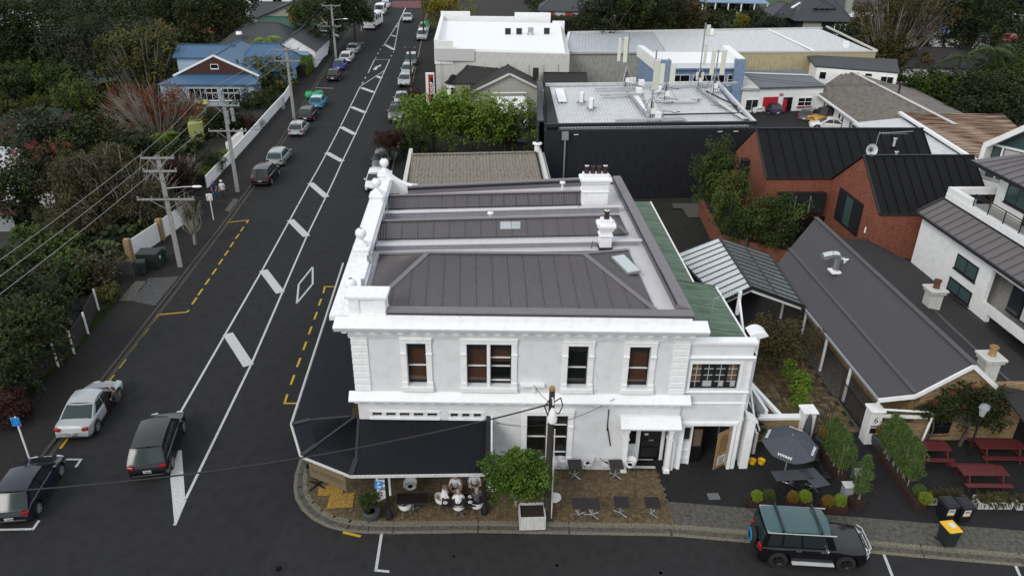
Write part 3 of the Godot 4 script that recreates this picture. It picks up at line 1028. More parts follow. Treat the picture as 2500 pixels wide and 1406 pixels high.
func hotel() -> void:
	var o := thing("hotel","white two-storey corner hotel with quoins, cornice and dark ribbed roofs","building",V(2,0,-37))
	var A := V(-5.5,0,-29.1)
	var f := frame_at(A,V(9.2,0,-28.343))
	var L := 14.98
	# front wall with its openings
	var up := [[2.40,4.93,0.86,2.24,1.0],[5.08,4.93,0.90,2.24,1.0],[6.14,4.93,0.94,2.24,0.35],[9.62,4.93,0.90,2.2,0.0],[12.36,4.93,0.94,2.2,1.0]]
	var holes := []
	for w in up: holes.append(Rect2(w[0],w[1],w[2],w[3]))
	var low := [[7.86,0.75,0.92,2.6],[8.92,0.75,0.86,2.6]]
	for w in low: holes.append(Rect2(w[0],w[1],w[2],w[3]))
	holes.append(Rect2(12.62,0.0,2.0,2.78))
	var vents := []
	for k in 5: vents.append(Rect2(0.62 + k * 0.645,3.16,0.45,0.22))
	for k in 3: vents.append(Rect2(4.28 + k * 0.54,3.14,0.34,0.22))
	holes.append_array(vents)
	var b := MB.new()
	wall(b,f,L,8.3,0.45,holes)
	part(o,"front_wall",b,MT.hotel_wall)
	b = MB.new()
	b.prism(PackedVector2Array([V2(-5.5,-29.7),V2(9.42,-29.9),V2(9.6,-47.2),V2(-5.6,-45.4)]),0.0,8.18)
	part(o,"side_wall",b,MT.hotel_wall)
	b = MB.new()
	b.prism(PackedVector2Array([V2(-5.4,-29.4),V2(9.3,-28.75),V2(9.5,-47.1),V2(-5.45,-45.3)]),8.18,8.22)
	part(o,"roof_membrane",b,MT.lead)
	for w in up: sash(o,f,w[0],w[1],w[2],w[3],w[4],[0.42] if w[4] != 0.35 else [0.62,0.42,0.08])
	for w in low: sash(o,f,w[0],w[1],w[2],w[3],0.0,[0.45] if w == low[0] else [0.72,0.45,0.1])
	b = MB.new()
	fbox(b,f,5.98,6.14,4.93,7.2,-0.3,0.07,0.02)
	fbox(b,f,8.78,8.92,0.75,3.35,-0.3,0.07,0.02)
	part(o,"mullion",b,MT.hotel_trim)
	for q in [[2.40,4.93,0.86,2.24],[5.08,4.93,2.0,2.24],[9.62,4.93,0.9,2.2],[12.36,4.93,0.94,2.2],[7.86,0.75,1.92,2.6]]: architrave(o,f,q[0],q[1],q[2],q[3])
	for r in vents:
		b = MB.new()
		fbox(b,f,r.position.x,r.end.x,r.position.y,r.end.y,-0.14,-0.10)
		part(o,"small_window",b,MT.window_dark)
	b = MB.new()
	for q in [[0.5,3.78],[4.18,5.86]]:
		fbox(b,f,q[0],q[1],3.40,3.47,-0.01,0.06)
		fbox(b,f,q[0],q[1],3.02,3.10,-0.01,0.09)
	part(o,"window_trim",b,MT.hotel_trim)
	# quoins
	for side in 2:
		for k in 8:
			b = MB.new()
			var x0 := -0.06 if side == 0 else L - 0.70
			fbox(b,f,x0,x0 + 0.76,4.60 + k * 0.345,4.60 + k * 0.345 + 0.325,-0.35,0.07,0.03)
			part(o,"quoin",b,MT.hotel_trim)
	b = MB.new()
	for x0 in [-0.08,L - 0.72]: fbox(b,f,x0,x0 + 0.80,7.37,7.58,-0.3,0.08,0.02)
	part(o,"quoin_cap",b,MT.hotel_trim)
	# bands and cornice
	b = MB.new()
	moulding(b,f,-0.34,L + 0.36,[V2(0,4.05),V2(0.12,4.07),V2(0.16,4.15),V2(0.36,4.17),V2(0.38,4.26),V2(0.05,4.55),V2(0,4.56)])
	part(o,"string_course",b,MT.hotel_trim)
	for k in 22:
		b = MB.new()
		fbox(b,f,-0.1 + k * 0.69,0.14 + k * 0.69,4.045,4.145,0.1,0.26)
		part(o,"dentil",b,MT.hotel_trim)
	b = MB.new()
	moulding(b,f,-0.14,L + 0.16,[V2(0,7.42),V2(0.07,7.43),V2(0.09,7.52),V2(0.15,7.58),V2(0.05,7.62),V2(0.05,7.84),V2(0,7.85)])
	moulding(b,f,-0.62,L + 0.64,[V2(0,7.84),V2(0.22,7.86),V2(0.28,7.96),V2(0.55,8.0),V2(0.66,8.18),V2(0.68,8.25),V2(0.66,8.28),V2(0.0,8.44),V2(-0.02,8.44)])
	part(o,"cornice",b,MT.hotel_trim)
	for k in 26:
		b = MB.new()
		fbox(b,f,-0.3 + k * 0.605,-0.08 + k * 0.605,7.90,8.0,0.22,0.50)
		part(o,"dentil",b,MT.hotel_trim)
	# parapet, its coping, front corner pier
	b = MB.new()
	fbox(b,f,1.5,L - 0.02,8.22,8.66,-0.42,0.0)
	part(o,"parapet",b,MT.hotel_trim)
	b = MB.new()
	fbox(b,f,1.62,L + 0.04,8.66,8.73,-0.50,0.05)
	b.prism(PackedVector2Array([V2(9.05,-29.3),V2(9.55,-28.85),V2(9.62,-47.35),V2(9.1,-47.3)]),8.22,8.72)
	b.prism(PackedVector2Array([V2(8.35,-47.28),V2(-4.2,-45.72),V2(-4.2,-45.36),V2(8.35,-46.92)]),8.22,8.70)
	part(o,"coping",b,MT.roof_trim)
	b = MB.new()
	fbox(b,f,1.62,L + 0.05,8.60,8.655,-0.5,0.07)
	b.beam(V(9.03,8.6,-29.6),V(9.08,8.6,-46.9),0.03,0.1)
	b.beam(V(-4.2,8.55,-45.34),V(8.3,8.55,-46.9),0.02,0.14)
	b.beam(V(9.0,8.735,-29.9),V(9.05,8.735,-33.0),0.03,0.02)
	part(o,"flashing",b,MT.black_trim)
	b = MB.new()
	fbox(b,f,-0.05,1.62,8.3,8.62,-0.85,0.03,0.03)
	fbox(b,f,-0.02,1.58,8.6,9.36,-0.8,-0.06)
	fbox(b,f,0.0,0.45,8.62,9.34,-0.5,0.02,0.02)
	fbox(b,f,1.1,1.6,8.62,9.34,-0.5,0.02,0.02)
	fbox(b,f,-0.14,1.7,9.33,9.50,-0.92,0.10,0.03)
	part(o,"corner_pier",b,MT.hotel_trim)
	# street parapet along the left side
	b = MB.new()
	for q in [[-30.0,-34.4,8.5],[-34.4,-41.9,9.0],[-41.9,-46.0,9.0]]:
		b.box(V(-5.62,(7.4 + q[2]) / 2,(q[0] + q[1]) / 2),V(0.5,q[2] - 7.4,absf(q[1] - q[0]) - 0.004))
		b.box(V(-5.64,q[2] + 0.05,(q[0] + q[1]) / 2),V(0.72,0.14,absf(q[1] - q[0]) - 0.006))
	b.box(V(-5.95,8.22,-37.6),V(1.0,0.22,16.4))
	b.box(V(-5.84,7.95,-37.6),V(0.7,0.3,16.3))
	part(o,"street_parapet",b,MT.hotel_trim)
	b = MB.new()
	for q in [[-29.95,-34.3,8.57],[-34.5,-45.9,9.07]]:
		b.box(V(-5.22,q[2] - 0.02,(q[0] + q[1]) / 2),V(0.22,0.05,absf(q[1] - q[0])))
		b.box(V(-5.34,q[2] - 0.4,(q[0] + q[1]) / 2),V(0.03,0.72,absf(q[1] - q[0])))
	for zz in [-31.6,-34.6,-37.0,-39.6,-42.6]: b.box(V(-5.22,8.6,zz),V(0.14,0.9,0.14))
	part(o,"parapet_flashing",b,MT.zinc_dull)
	for k in 28:
		if k % 9 == 8: continue
		b = MB.new()
		var zz := -30.4 - k * 0.56
		b.box(V(-5.94,(8.5 if zz > -34.4 else 9.0) - 0.16,zz),V(0.22,0.16,0.24))
		part(o,"dentil",b,MT.hotel_trim)
	for q in [[-30.9,8.35],[-34.9,9.15],[-41.9,9.38],[-46.1,9.25]]:
		b = MB.new()
		b.bbox(V(-5.65,q[1] - 0.5,q[0]),V(0.7,1.3,0.74),0.03)
		b.bbox(V(-5.65,q[1] + 0.06,q[0]),V(0.88,0.16,0.9),0.04)
		part(o,"pedestal",b,MT.hotel_trim)
		finial(o,V(-5.65,q[1] + 0.14,q[0]))
	# scroll at the back corner
	b = MB.new()
	var sc := PackedVector2Array()
	for k in 9:
		var t := k / 8.0
		sc.append(V2(t * 1.9,0.12 + 1.0 * pow(1.0 - t,2.2)))
	for k in 8:
		var x0 := -5.5 + sc[k].x; var x1 := -5.5 + sc[k + 1].x
		var z0 := -45.55
		b.quad(V(x0,8.2,z0),V(x1,8.2,z0),V(x1,8.55 + sc[k + 1].y,z0),V(x0,8.55 + sc[k].y,z0))
		b.quad(V(x1,8.2,z0 - 0.4),V(x0,8.2,z0 - 0.4),V(x0,8.55 + sc[k].y,z0 - 0.4),V(x1,8.55 + sc[k + 1].y,z0 - 0.4))
		b.quad(V(x0,8.55 + sc[k].y,z0 + 0.06),V(x1,8.55 + sc[k + 1].y,z0 + 0.06),V(x1,8.55 + sc[k + 1].y,z0 - 0.46),V(x0,8.55 + sc[k].y,z0 - 0.46))
	part(o,"scroll",b,MT.hotel_trim)
	# roofs
	b = MB.new()
	var r0 := V(-2.35,8.98,-34.6); var r1 := V(5.44,8.98,-34.3)
	var e0 := V(-4.95,8.33,-29.75); var e1 := V(8.1,8.33,-29.45); var e2 := V(8.1,8.33,-36.2); var e3 := V(-4.95,8.33,-35.9)
	b.corr(e0,e1,r1,r0,0.15,0.028)
	part(o,"roof",b,MT.roof_iron)
	b = MB.new()
	b.corr(e3,e0,r0,r0 + V(0,0,-0.02),0.1,0.012)
	b.corr(e1,e2,r1 + V(0,0,-0.02),r1,0.1,0.012)
	b.corr(e2,e3,r0,r1,0.1,0.012)
	part(o,"roof",b,MT.roof_iron)
	b = MB.new()
	for k in 17:
		var t := (k + 0.5) / 17.0
		var p := e0.lerp(e1,t) + V(0,0.034,0)
		var w := minf(1.0,minf(t / 0.2,(1.0 - t) / 0.2))
		b.beam(p,p + V(0,0.65,-4.85) * w,0.014,0.008)
	for q in [[V(-5.28,8.355,-37.95),V(8.5,8.355,-38.35),V(-0.6,0.5,-1.4)],[V(-5.28,8.355,-42.55),V(6.6,8.355,-43.1),V(0,0.5,-0.87)]]:
		for k in 16: b.beam(q[0].lerp(q[1],(k + 0.5) / 16.0),q[0].lerp(q[1],(k + 0.5) / 16.0) + V(0,q[2].y,q[2].z),0.014,0.008)
	part(o,"sheet_lap",b,MT.black_trim,"stuff")
	b = MB.new()
	for q in [[r0,r1],[r0,e0],[r1,e1],[r1,e2],[r0,e3]]: beams(o,"ridge_cap",[[q[0] + V(0,0.04,0),q[1] + V(0,0.04,0)]],0.26,0.03,MT.roof_trim)
	for q in [[V(-5.3,8.86,-39.3),V(7.45,8.86,-39.9)],[V(7.45,8.86,-39.9),V(8.45,8.36,-38.4)],[V(7.45,8.86,-39.9),V(8.45,8.36,-41.2)],[V(-5.25,8.86,-43.4),V(6.6,8.86,-44.0)]]: beams(o,"ridge_cap",[[q[0],q[1]]],0.26,0.03,MT.roof_trim)
	for q in [[V(-5.28,8.33,-37.95),V(8.5,8.33,-38.35),V(7.45,8.83,-39.9),V(-5.3,8.83,-39.3)],[V(-5.3,8.83,-39.3),V(7.45,8.83,-39.9),V(8.5,8.33,-41.3),V(-5.3,8.33,-40.7)],[V(8.5,8.33,-38.35),V(8.5,8.33,-41.25),V(7.46,8.83,-39.91),V(7.45,8.83,-39.9)],
			[V(-5.28,8.33,-42.55),V(6.6,8.33,-43.1),V(6.6,8.83,-44.0),V(-5.25,8.83,-43.4)],[V(-5.25,8.83,-43.4),V(6.6,8.83,-44.0),V(6.6,8.33,-45.0),V(-5.25,8.33,-44.6)]]:
		b = MB.new()
		b.corr(q[0],q[1],q[2],q[3],0.15,0.026)
		part(o,"roof",b,MT.roof_iron)
	b = MB.new()
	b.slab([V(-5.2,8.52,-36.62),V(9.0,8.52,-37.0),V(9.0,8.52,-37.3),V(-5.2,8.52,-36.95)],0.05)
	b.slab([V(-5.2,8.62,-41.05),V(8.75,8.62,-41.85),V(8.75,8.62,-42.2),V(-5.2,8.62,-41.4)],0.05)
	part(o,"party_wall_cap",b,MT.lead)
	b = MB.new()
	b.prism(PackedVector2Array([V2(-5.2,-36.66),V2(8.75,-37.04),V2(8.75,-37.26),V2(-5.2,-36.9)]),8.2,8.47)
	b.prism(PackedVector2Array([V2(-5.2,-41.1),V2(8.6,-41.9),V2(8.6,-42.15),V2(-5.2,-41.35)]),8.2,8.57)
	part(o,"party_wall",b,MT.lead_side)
	b = MB.new()
	b.slab([V(1.4,8.56,-38.72),V(2.52,8.56,-38.74),V(2.55,8.75,-39.33),V(1.42,8.75,-39.31)],0.03)
	part(o,"rooflight",b,MT.zinc_dull)
	b = MB.new()
	var rl := V(7.45,8.72,-33.7)
	b.beam(V(7.2,8.74,-34.5),V(7.75,8.58,-32.9),0.75,0.12)
	var sk := part(o,"rooflight",b,MT.steel_grey)
	b = MB.new()
	b.beam(V(7.2,8.81,-34.46),V(7.74,8.65,-32.94),0.66,0.03)
	part(sk,"pane",b,MT.lamp_glass)
	for q in [[V(0.9,8.2,-40.6),0.5],[V(5.6,8.2,-45.6),0.6]]:
		b = MB.new()
		b.cyl(q[0],q[0] + V(0,q[1],0),0.07,0.07,8)
		b.lathe(q[0] + V(0,q[1],0),[V2(0.16,0),V2(0.2,0.06),V2(0.12,0.16),V2(0,0.18)],10)
		part(o,"roof_vent",b,MT.plastic_white)
	hotel_chimney(o,V(7.25,8.2,-43.0),1.55,0.75,1.75,4)
	hotel_chimney(o,V(6.93,8.2,-36.8),0.62,0.62,1.3,1)
	b = MB.new()
	for q in [[V(6.2,8.2,-36.7),0.45],[V(6.1,8.2,-41.8),0.5]]: b.beam(q[0],q[0] + V(0.06,q[1],0),0.03,0.03)
	part(o,"flashing",b,MT.black_trim)
	annex(o)
	entrance(o,f)


func hotel_chimney(o: Node3D,p: Vector3,w: float,d: float,h: float,pots: int) -> void:
	var b := MB.new()
	b.box(p + V(0,0.08,0),V(w + 0.1,0.16,d + 0.1))
	var ch := part(o,"chimney",b,MT.black_trim)
	b = MB.new()
	b.bbox(p + V(0,0.12 + h / 2,0),V(w,h,d),0.02)
	b.bbox(p + V(0,h * 0.62,0),V(w + 0.12,0.12,d + 0.12),0.03)
	b.bbox(p + V(0,h - 0.12,0),V(w + 0.16,0.16,d + 0.16),0.04)
	b.bbox(p + V(0,h + 0.07,0),V(w + 0.36,0.24,d + 0.36),0.06)
	b.bbox(p + V(0,h + 0.28,0),V(w - 0.02,0.22,d - 0.02),0.03)
	part(ch,"chimney_stack",b,MT.hotel_trim)
	for k in pots:
		b = MB.new()
		b.lathe(p + V((k - (pots - 1) / 2.0) * 0.37,h + 0.38,0),[V2(0.15,0),V2(0.15,0.1),V2(0.13,0.12),V2(0.13,0.36),V2(0.155,0.38),V2(0.155,0.44),V2(0.13,0.45),V2(0.11,0.4)],12)
		part(ch,"chimney_pot",b,mat("pot_brown",Color(0.035,0.02,0.018),0.5))
		if k == 0 or k == pots - 1:
			b = MB.new()
			b.lathe(p + V((k - (pots - 1) / 2.0) * 0.37,h + 0.83,0),[V2(0.12,0),V2(0.13,0.03),V2(0,0.05)],12)
			part(ch,"pot_cap",b,MT.plastic_white)


func annex(o: Node3D) -> void:
	var f := frame_at(V(9.45,0,-28.5),V(12.5,0,-28.4))
	var L := 3.02
	var b := MB.new()
	wall(b,f,L,7.3,0.3,[Rect2(0.32,4.75,2.2,1.4),Rect2(0.38,0.0,2.3,2.75)])
	b.prism(PackedVector2Array([V2(9.6,-30.7),V2(12.42,-30.7),V2(12.48,-36.1),V2(9.7,-36.2)]),0.0,6.3)
	b.prism(PackedVector2Array([V2(9.62,-36.2),V2(11.6,-36.1),V2(11.75,-48.4),V2(9.72,-47.3)]),0.0,6.2)
	part(o,"wing_wall",b,MT.hotel_wall)
	b = MB.new()
	moulding(b,f,-0.02,L + 0.12,[V2(0,6.32),V2(0.06,6.34),V2(0.1,6.44),V2(0.14,6.5),V2(0.0,6.56)])
	moulding(b,f,-0.02,L + 0.1,[V2(0,7.12),V2(0.08,7.14),V2(0.1,7.26),V2(0.08,7.33),V2(-0.32,7.35),V2(-0.32,7.2)])
	moulding(b,f,-0.02,L + 0.08,[V2(0,4.52),V2(0.06,4.54),V2(0.1,4.62),V2(0.0,4.66)])
	moulding(b,f,-0.02,L + 0.06,[V2(0,3.92),V2(0.03,3.93),V2(0.06,3.98),V2(0.0,4.02)])
	fbox(b,f,0.2,2.64,6.15,6.24,-0.05,0.05)
	fbox(b,f,0.2,0.32,4.66,6.15,-0.05,0.04)
	fbox(b,f,2.52,2.64,4.66,6.15,-0.05,0.04)
	fbox(b,f,L - 0.14,L + 0.02,0.0,6.3,-0.05,0.04)
	part(o,"wing_trim",b,MT.hotel_trim)
	# leaded casements: four lights of two by four panes
	b = MB.new()
	fbox(b,f,0.32,2.52,4.75,6.15,-0.22,-0.18)
	var win := part(o,"casement_window",b,MT.black_gloss)
	b = MB.new()
	for k in 5: fbox(b,f,0.32 + k * 0.55 - (0.0 if k == 0 else 0.05),0.32 + k * 0.55 + (0.05 if k < 4 else 0.0),4.75,6.15,-0.17,-0.10)
	for y in [4.75,6.09]: fbox(b,f,0.32,2.52,y,y + 0.06,-0.17,-0.101)
	part(win,"sash_frame",b,MT.black_trim)
	b = MB.new()
	for k in 4:
		fbox(b,f,0.585 + k * 0.55,0.605 + k * 0.55,4.8,6.1,-0.16,-0.12)
		for j in 3: fbox(b,f,0.36 + k * 0.55,0.84 + k * 0.55,5.09 + j * 0.34,5.11 + j * 0.34,-0.16,-0.12)
	part(win,"glazing_bar",b,MT.white_dirty)
	for k in 4:
		for i in 2:
			for j in 4:
				b = MB.new()
				fbox(b,f,0.37 + k * 0.55 + i * 0.23,0.585 + k * 0.55 + i * 0.23,4.81 + j * 0.32,5.11 + j * 0.32,-0.178,-0.165)
				part(win,"pane",b,(MT.timber if (k == 0 or k == 3) and j > 0 else (MT.curtain if j == 0 and rng.randf() < 0.6 else MT.glass_pane)))
	# green iron roofs
	for q in [[V(9.75,6.95,-28.85),V(12.75,6.42,-28.75),V(12.85,6.42,-35.6),V(9.8,6.95,-35.7),1],[V(9.7,6.9,-35.6),V(11.75,6.45,-35.7),V(12.1,6.4,-48.7),V(9.75,6.9,-47.4),0]]:
		b = MB.new()
		b.corr(q[0],q[3],q[2],q[1],0.16,0.015)
		b.slab([q[0] - V(0,0.05,0),q[1] - V(0,0.05,0),q[2] - V(0,0.05,0),q[3] - V(0,0.05,0)],0.06)
		part(o,"lean_to_roof",b,MT.green_iron)
	b = MB.new()
	beams(o,"gutter",[[V(12.78,6.38,-28.8),V(12.88,6.38,-35.6)],[V(11.8,6.4,-35.75),V(12.14,6.36,-48.7)]],0.1,0.1,MT.hotel_trim)
	b.beam(V(12.5,0,-28.5),V(12.5,6.4,-28.5),0.1,0.1,Vector3.RIGHT)
	for y in [6.35,4.75,3.0]: b.bbox(V(12.5,y,-28.5),V(0.17,0.25,0.17),0.03)
	part(o,"downpipe",b,MT.hotel_trim)
	b = MB.new()
	b.beam(V(9.8,6.95,-35.66),V(12.85,6.44,-35.62),0.12,0.06)
	part(o,"roof_edge",b,MT.green_iron)
	# pier with rounded cap at the foot of the outside stair
	b = MB.new()
	b.bbox(V(12.75,3.6,-29.2),V(0.34,7.3,0.4),0.02)
	b.bbox(V(12.98,1.5,-28.55),V(0.4,3.0,0.4),0.02)
	b.slab([V(12.7,3.3,-28.3),V(13.25,2.95,-28.3),V(13.25,2.95,-28.85),V(12.7,3.3,-28.85)],0.12)
	part(o,"pier",b,MT.hotel_trim)
	b = MB.new()
	var rows := []
	for k in 7:
		var t := -0.6 + k * 0.2
		rows.append(PackedVector3Array([V(12.85 + t * 0.7,7.42 - t * t * 0.5,-28.95),V(12.85 + t * 0.7,7.42 - t * t * 0.5,-29.75)]))
	b.grid(rows,true)
	for k in 6: b.tri(rows[k][0],rows[k + 1][0],V(12.85,7.1,-28.95))
	part(o,"pier_cap",b,MT.white_paint)
	# outside stair up the side of the wing
	b = MB.new()
	for k in 15: b.box(V(13.35,0.35 + k * 0.3,-29.9 - k * 0.32),V(0.9,0.06,0.36))
	part(o,"stair_tread",b,MT.grey_block_wall,"stuff")
	b = MB.new()
	b.beam(V(12.88,0.2,-29.6),V(12.88,4.7,-34.4),0.05,0.3)
	b.beam(V(13.82,0.2,-29.6),V(13.82,4.7,-34.4),0.05,0.3)
	b.beam(V(13.84,1.2,-29.5),V(13.84,6.3,-34.6),0.1,0.12)
	for q in [V(13.84,0,-29.5),V(13.84,5.3,-34.5)]: b.bbox(q + V(0,0.7,0),V(0.16,1.4,0.16),0.02)
	part(o,"handrail",b,MT.white_paint)
	b = MB.new()
	b.slab([V(12.7,3.1,-29.0),V(13.7,1.9,-29.0),V(13.9,2.1,-31.8),V(12.7,3.3,-31.8)],0.06)
	part(o,"awning",b,MT.black_trim)
	b = MB.new()
	b.beam(V(13.72,1.92,-28.98),V(13.92,2.12,-31.8),0.05,0.08)
	part(o,"awning_edge",b,MT.white_paint)


func entrance(o: Node3D,f: Transform3D) -> void:
	# the porch door: recessed, with side light, transom lights, columns and hood
	var b := MB.new()
	fbox(b,f,12.62,14.62,0.0,2.78,-1.0,-0.9)
	part(o,"porch_back",b,MT.hotel_trim)
	b = MB.new()
	fbox(b,f,13.42,14.45,0.12,2.2,-0.9,-0.82)
	var dr := part(o,"front_door",b,MT.black_gloss)
	b = MB.new()
	for q in [[13.52,14.35,0.3,0.8],[13.52,14.35,0.95,1.25],[13.52,14.35,1.4,2.1]]: fbox(b,f,q[0],q[1],q[2],q[3],-0.82,-0.80,0.008)
	part(dr,"door_panel",b,MT.black_trim)
	b = MB.new()
	fbox(b,f,13.62,13.8,1.62,1.72,-0.80,-0.79)
	part(dr,"notice",b,MT.paper)
	b = MB.new()
	fbox(b,f,13.85,14.1,1.28,1.35,-0.80,-0.785)
	part(dr,"letter_slot",b,MT.metal)
	for q in [[12.75,13.22,1.05,2.15],[12.75,13.22,2.35,2.7],[13.42,14.4,2.35,2.7]]:
		b = MB.new()
		fbox(b,f,q[0],q[1],q[2],q[3],-0.9,-0.86)
		part(o,"side_light",b,MT.window_dark)
	b = MB.new()
	for q in [[12.62,12.75,0,2.78],[13.22,13.42,0,2.78],[12.62,14.62,2.2,2.35],[14.45,14.62,0,2.78],[12.75,13.22,0.1,1.05]]: fbox(b,f,q[0],q[1],q[2],q[3],-0.9,-0.78,0.01)
	fbox(b,f,12.8,13.18,0.22,0.9,-0.785,-0.76,0.01)
	part(o,"door_frame",b,MT.hotel_trim)
	for x in [12.42,14.50]:
		b = MB.new()
		fbox(b,f,x,x + 0.3,0,0.3,-0.1,0.24,0.02)
		fbox(b,f,x + 0.03,x + 0.27,0.28,2.05,-0.1,0.18,0.02)
		fbox(b,f,x - 0.01,x + 0.31,2.05,2.16,-0.1,0.24,0.02)
		fbox(b,f,x + 0.05,x + 0.25,2.16,2.7,-0.1,0.28,0.03)
		fbox(b,f,x + 0.02,x + 0.28,2.62,2.78,-0.1,0.36,0.02)
		part(o,"column",b,MT.hotel_trim)
	b = MB.new()
	moulding(b,f,12.2,15.02,[V2(0,2.76),V2(0.36,2.78),V2(0.52,2.88),V2(0.56,2.98),V2(0.54,3.02),V2(0.1,3.36),V2(0,3.37)])
	part(o,"door_hood",b,MT.hotel_trim)
	# garage-like bar entrance in the wing
	var g := frame_at(V(9.45,0,-28.5),V(12.5,0,-28.4))
	b = MB.new()
	fbox(b,g,0.22,0.38,0,2.85,-0.28,0.08,0.02)
	fbox(b,g,2.68,2.84,0,2.85,-0.28,0.08,0.02)
	fbox(b,g,0.18,2.88,2.72,2.92,-0.28,0.10,0.02)
	fbox(b,g,0.38,0.82,0,1.5,-0.5,-0.35)
	fbox(b,g,0.38,0.82,2.3,2.72,-0.5,-0.35)
	fbox(b,g,0.82,0.9,0,2.72,-0.5,-0.30)
	fbox(b,g,0.9,2.68,2.4,2.72,-0.5,-0.33)
	for y in [0.45,0.95,1.45]: fbox(b,g,0.38,0.82,y,y + 0.05,-0.34,-0.28)
	part(o,"side_entrance_frame",b,MT.hotel_trim)
	b = MB.new()
	fbox(b,g,0.38,2.68,0,2.72,-2.0,-1.9)
	fbox(b,g,0.40,0.82,1.5,2.3,-0.6,-0.5)
	part(o,"dark_lobby",b,MT.black_trim)
	b = MB.new()
	fbox(b,g,0.95,1.5,0.05,2.3,-0.55,-0.48)
	var dl := part(o,"entrance_door",b,MT.black_gloss)
	b = MB.new()
	fbox(b,g,1.02,1.42,1.1,2.1,-0.48,-0.46)
	part(dl,"door_panel",b,MT.timber)
	var h := Transform3D(g.basis * Basis(Vector3.UP,deg_to_rad(32)),g * V(2.02,0,0.1))
	b = MB.new()
	fbox(b,h,0.0,0.86,0.06,2.28,-0.03,0.03,0.008)
	var dw := part(o,"entrance_door",b,mat("stripped_door",Color(0.40,0.25,0.11),0.7,0,tex["blot"],0.8))
	dw.set_meta("label","stripped timber door standing open")
	b = MB.new()
	fbox(b,h,0.18,0.68,1.05,1.85,0.03,0.036)
	b.cyl(h * V(0.43,1.85,0.03),h * V(0.43,1.85,0.036),0.25,0.25,20)
	part(dw,"pane",b,mat("amber_glass",Color(0.19,0.10,0.02),0.25))
	b = MB.new()
	fbox(b,h,0.16,0.70,0.3,0.82,0.03,0.04)
	part(dw,"poster",b,MT.paper)
	b = MB.new()
	for k in 5: fbox(b,h,0.22 + (k % 2) * 0.1,0.6,0.36 + k * 0.085,0.40 + k * 0.085,0.04,0.044)
	part(dw,"print",b,MT.sign_black)
	b = MB.new()
	fbox(b,h,0.76,0.82,1.0,1.3,0.03,0.07)
	part(dw,"handle",b,MT.black_trim)
	# meter box with pipes, wall light, cable, conduit
	b = MB.new()
	fbox(b,f,11.62,11.66,2.5,3.72,0.0,0.05)
	var q0 := f * V(11.64,2.75,0.03)
	b.beam(q0,f * V(11.86,1.6,0.03),0.05,0.05)
	part(o,"wall_bar",b,MT.black_trim)
	b = MB.new()
	fbox(b,f,7.5,8.6,5.02,5.1,0.0,0.25)
	fbox(b,f,8.05,8.2,4.62,5.02,0.0,0.12)
	fbox(b,f,10.9,10.97,4.5,4.85,0.0,0.07)
	part(o,"service_bracket",b,MT.hotel_trim)


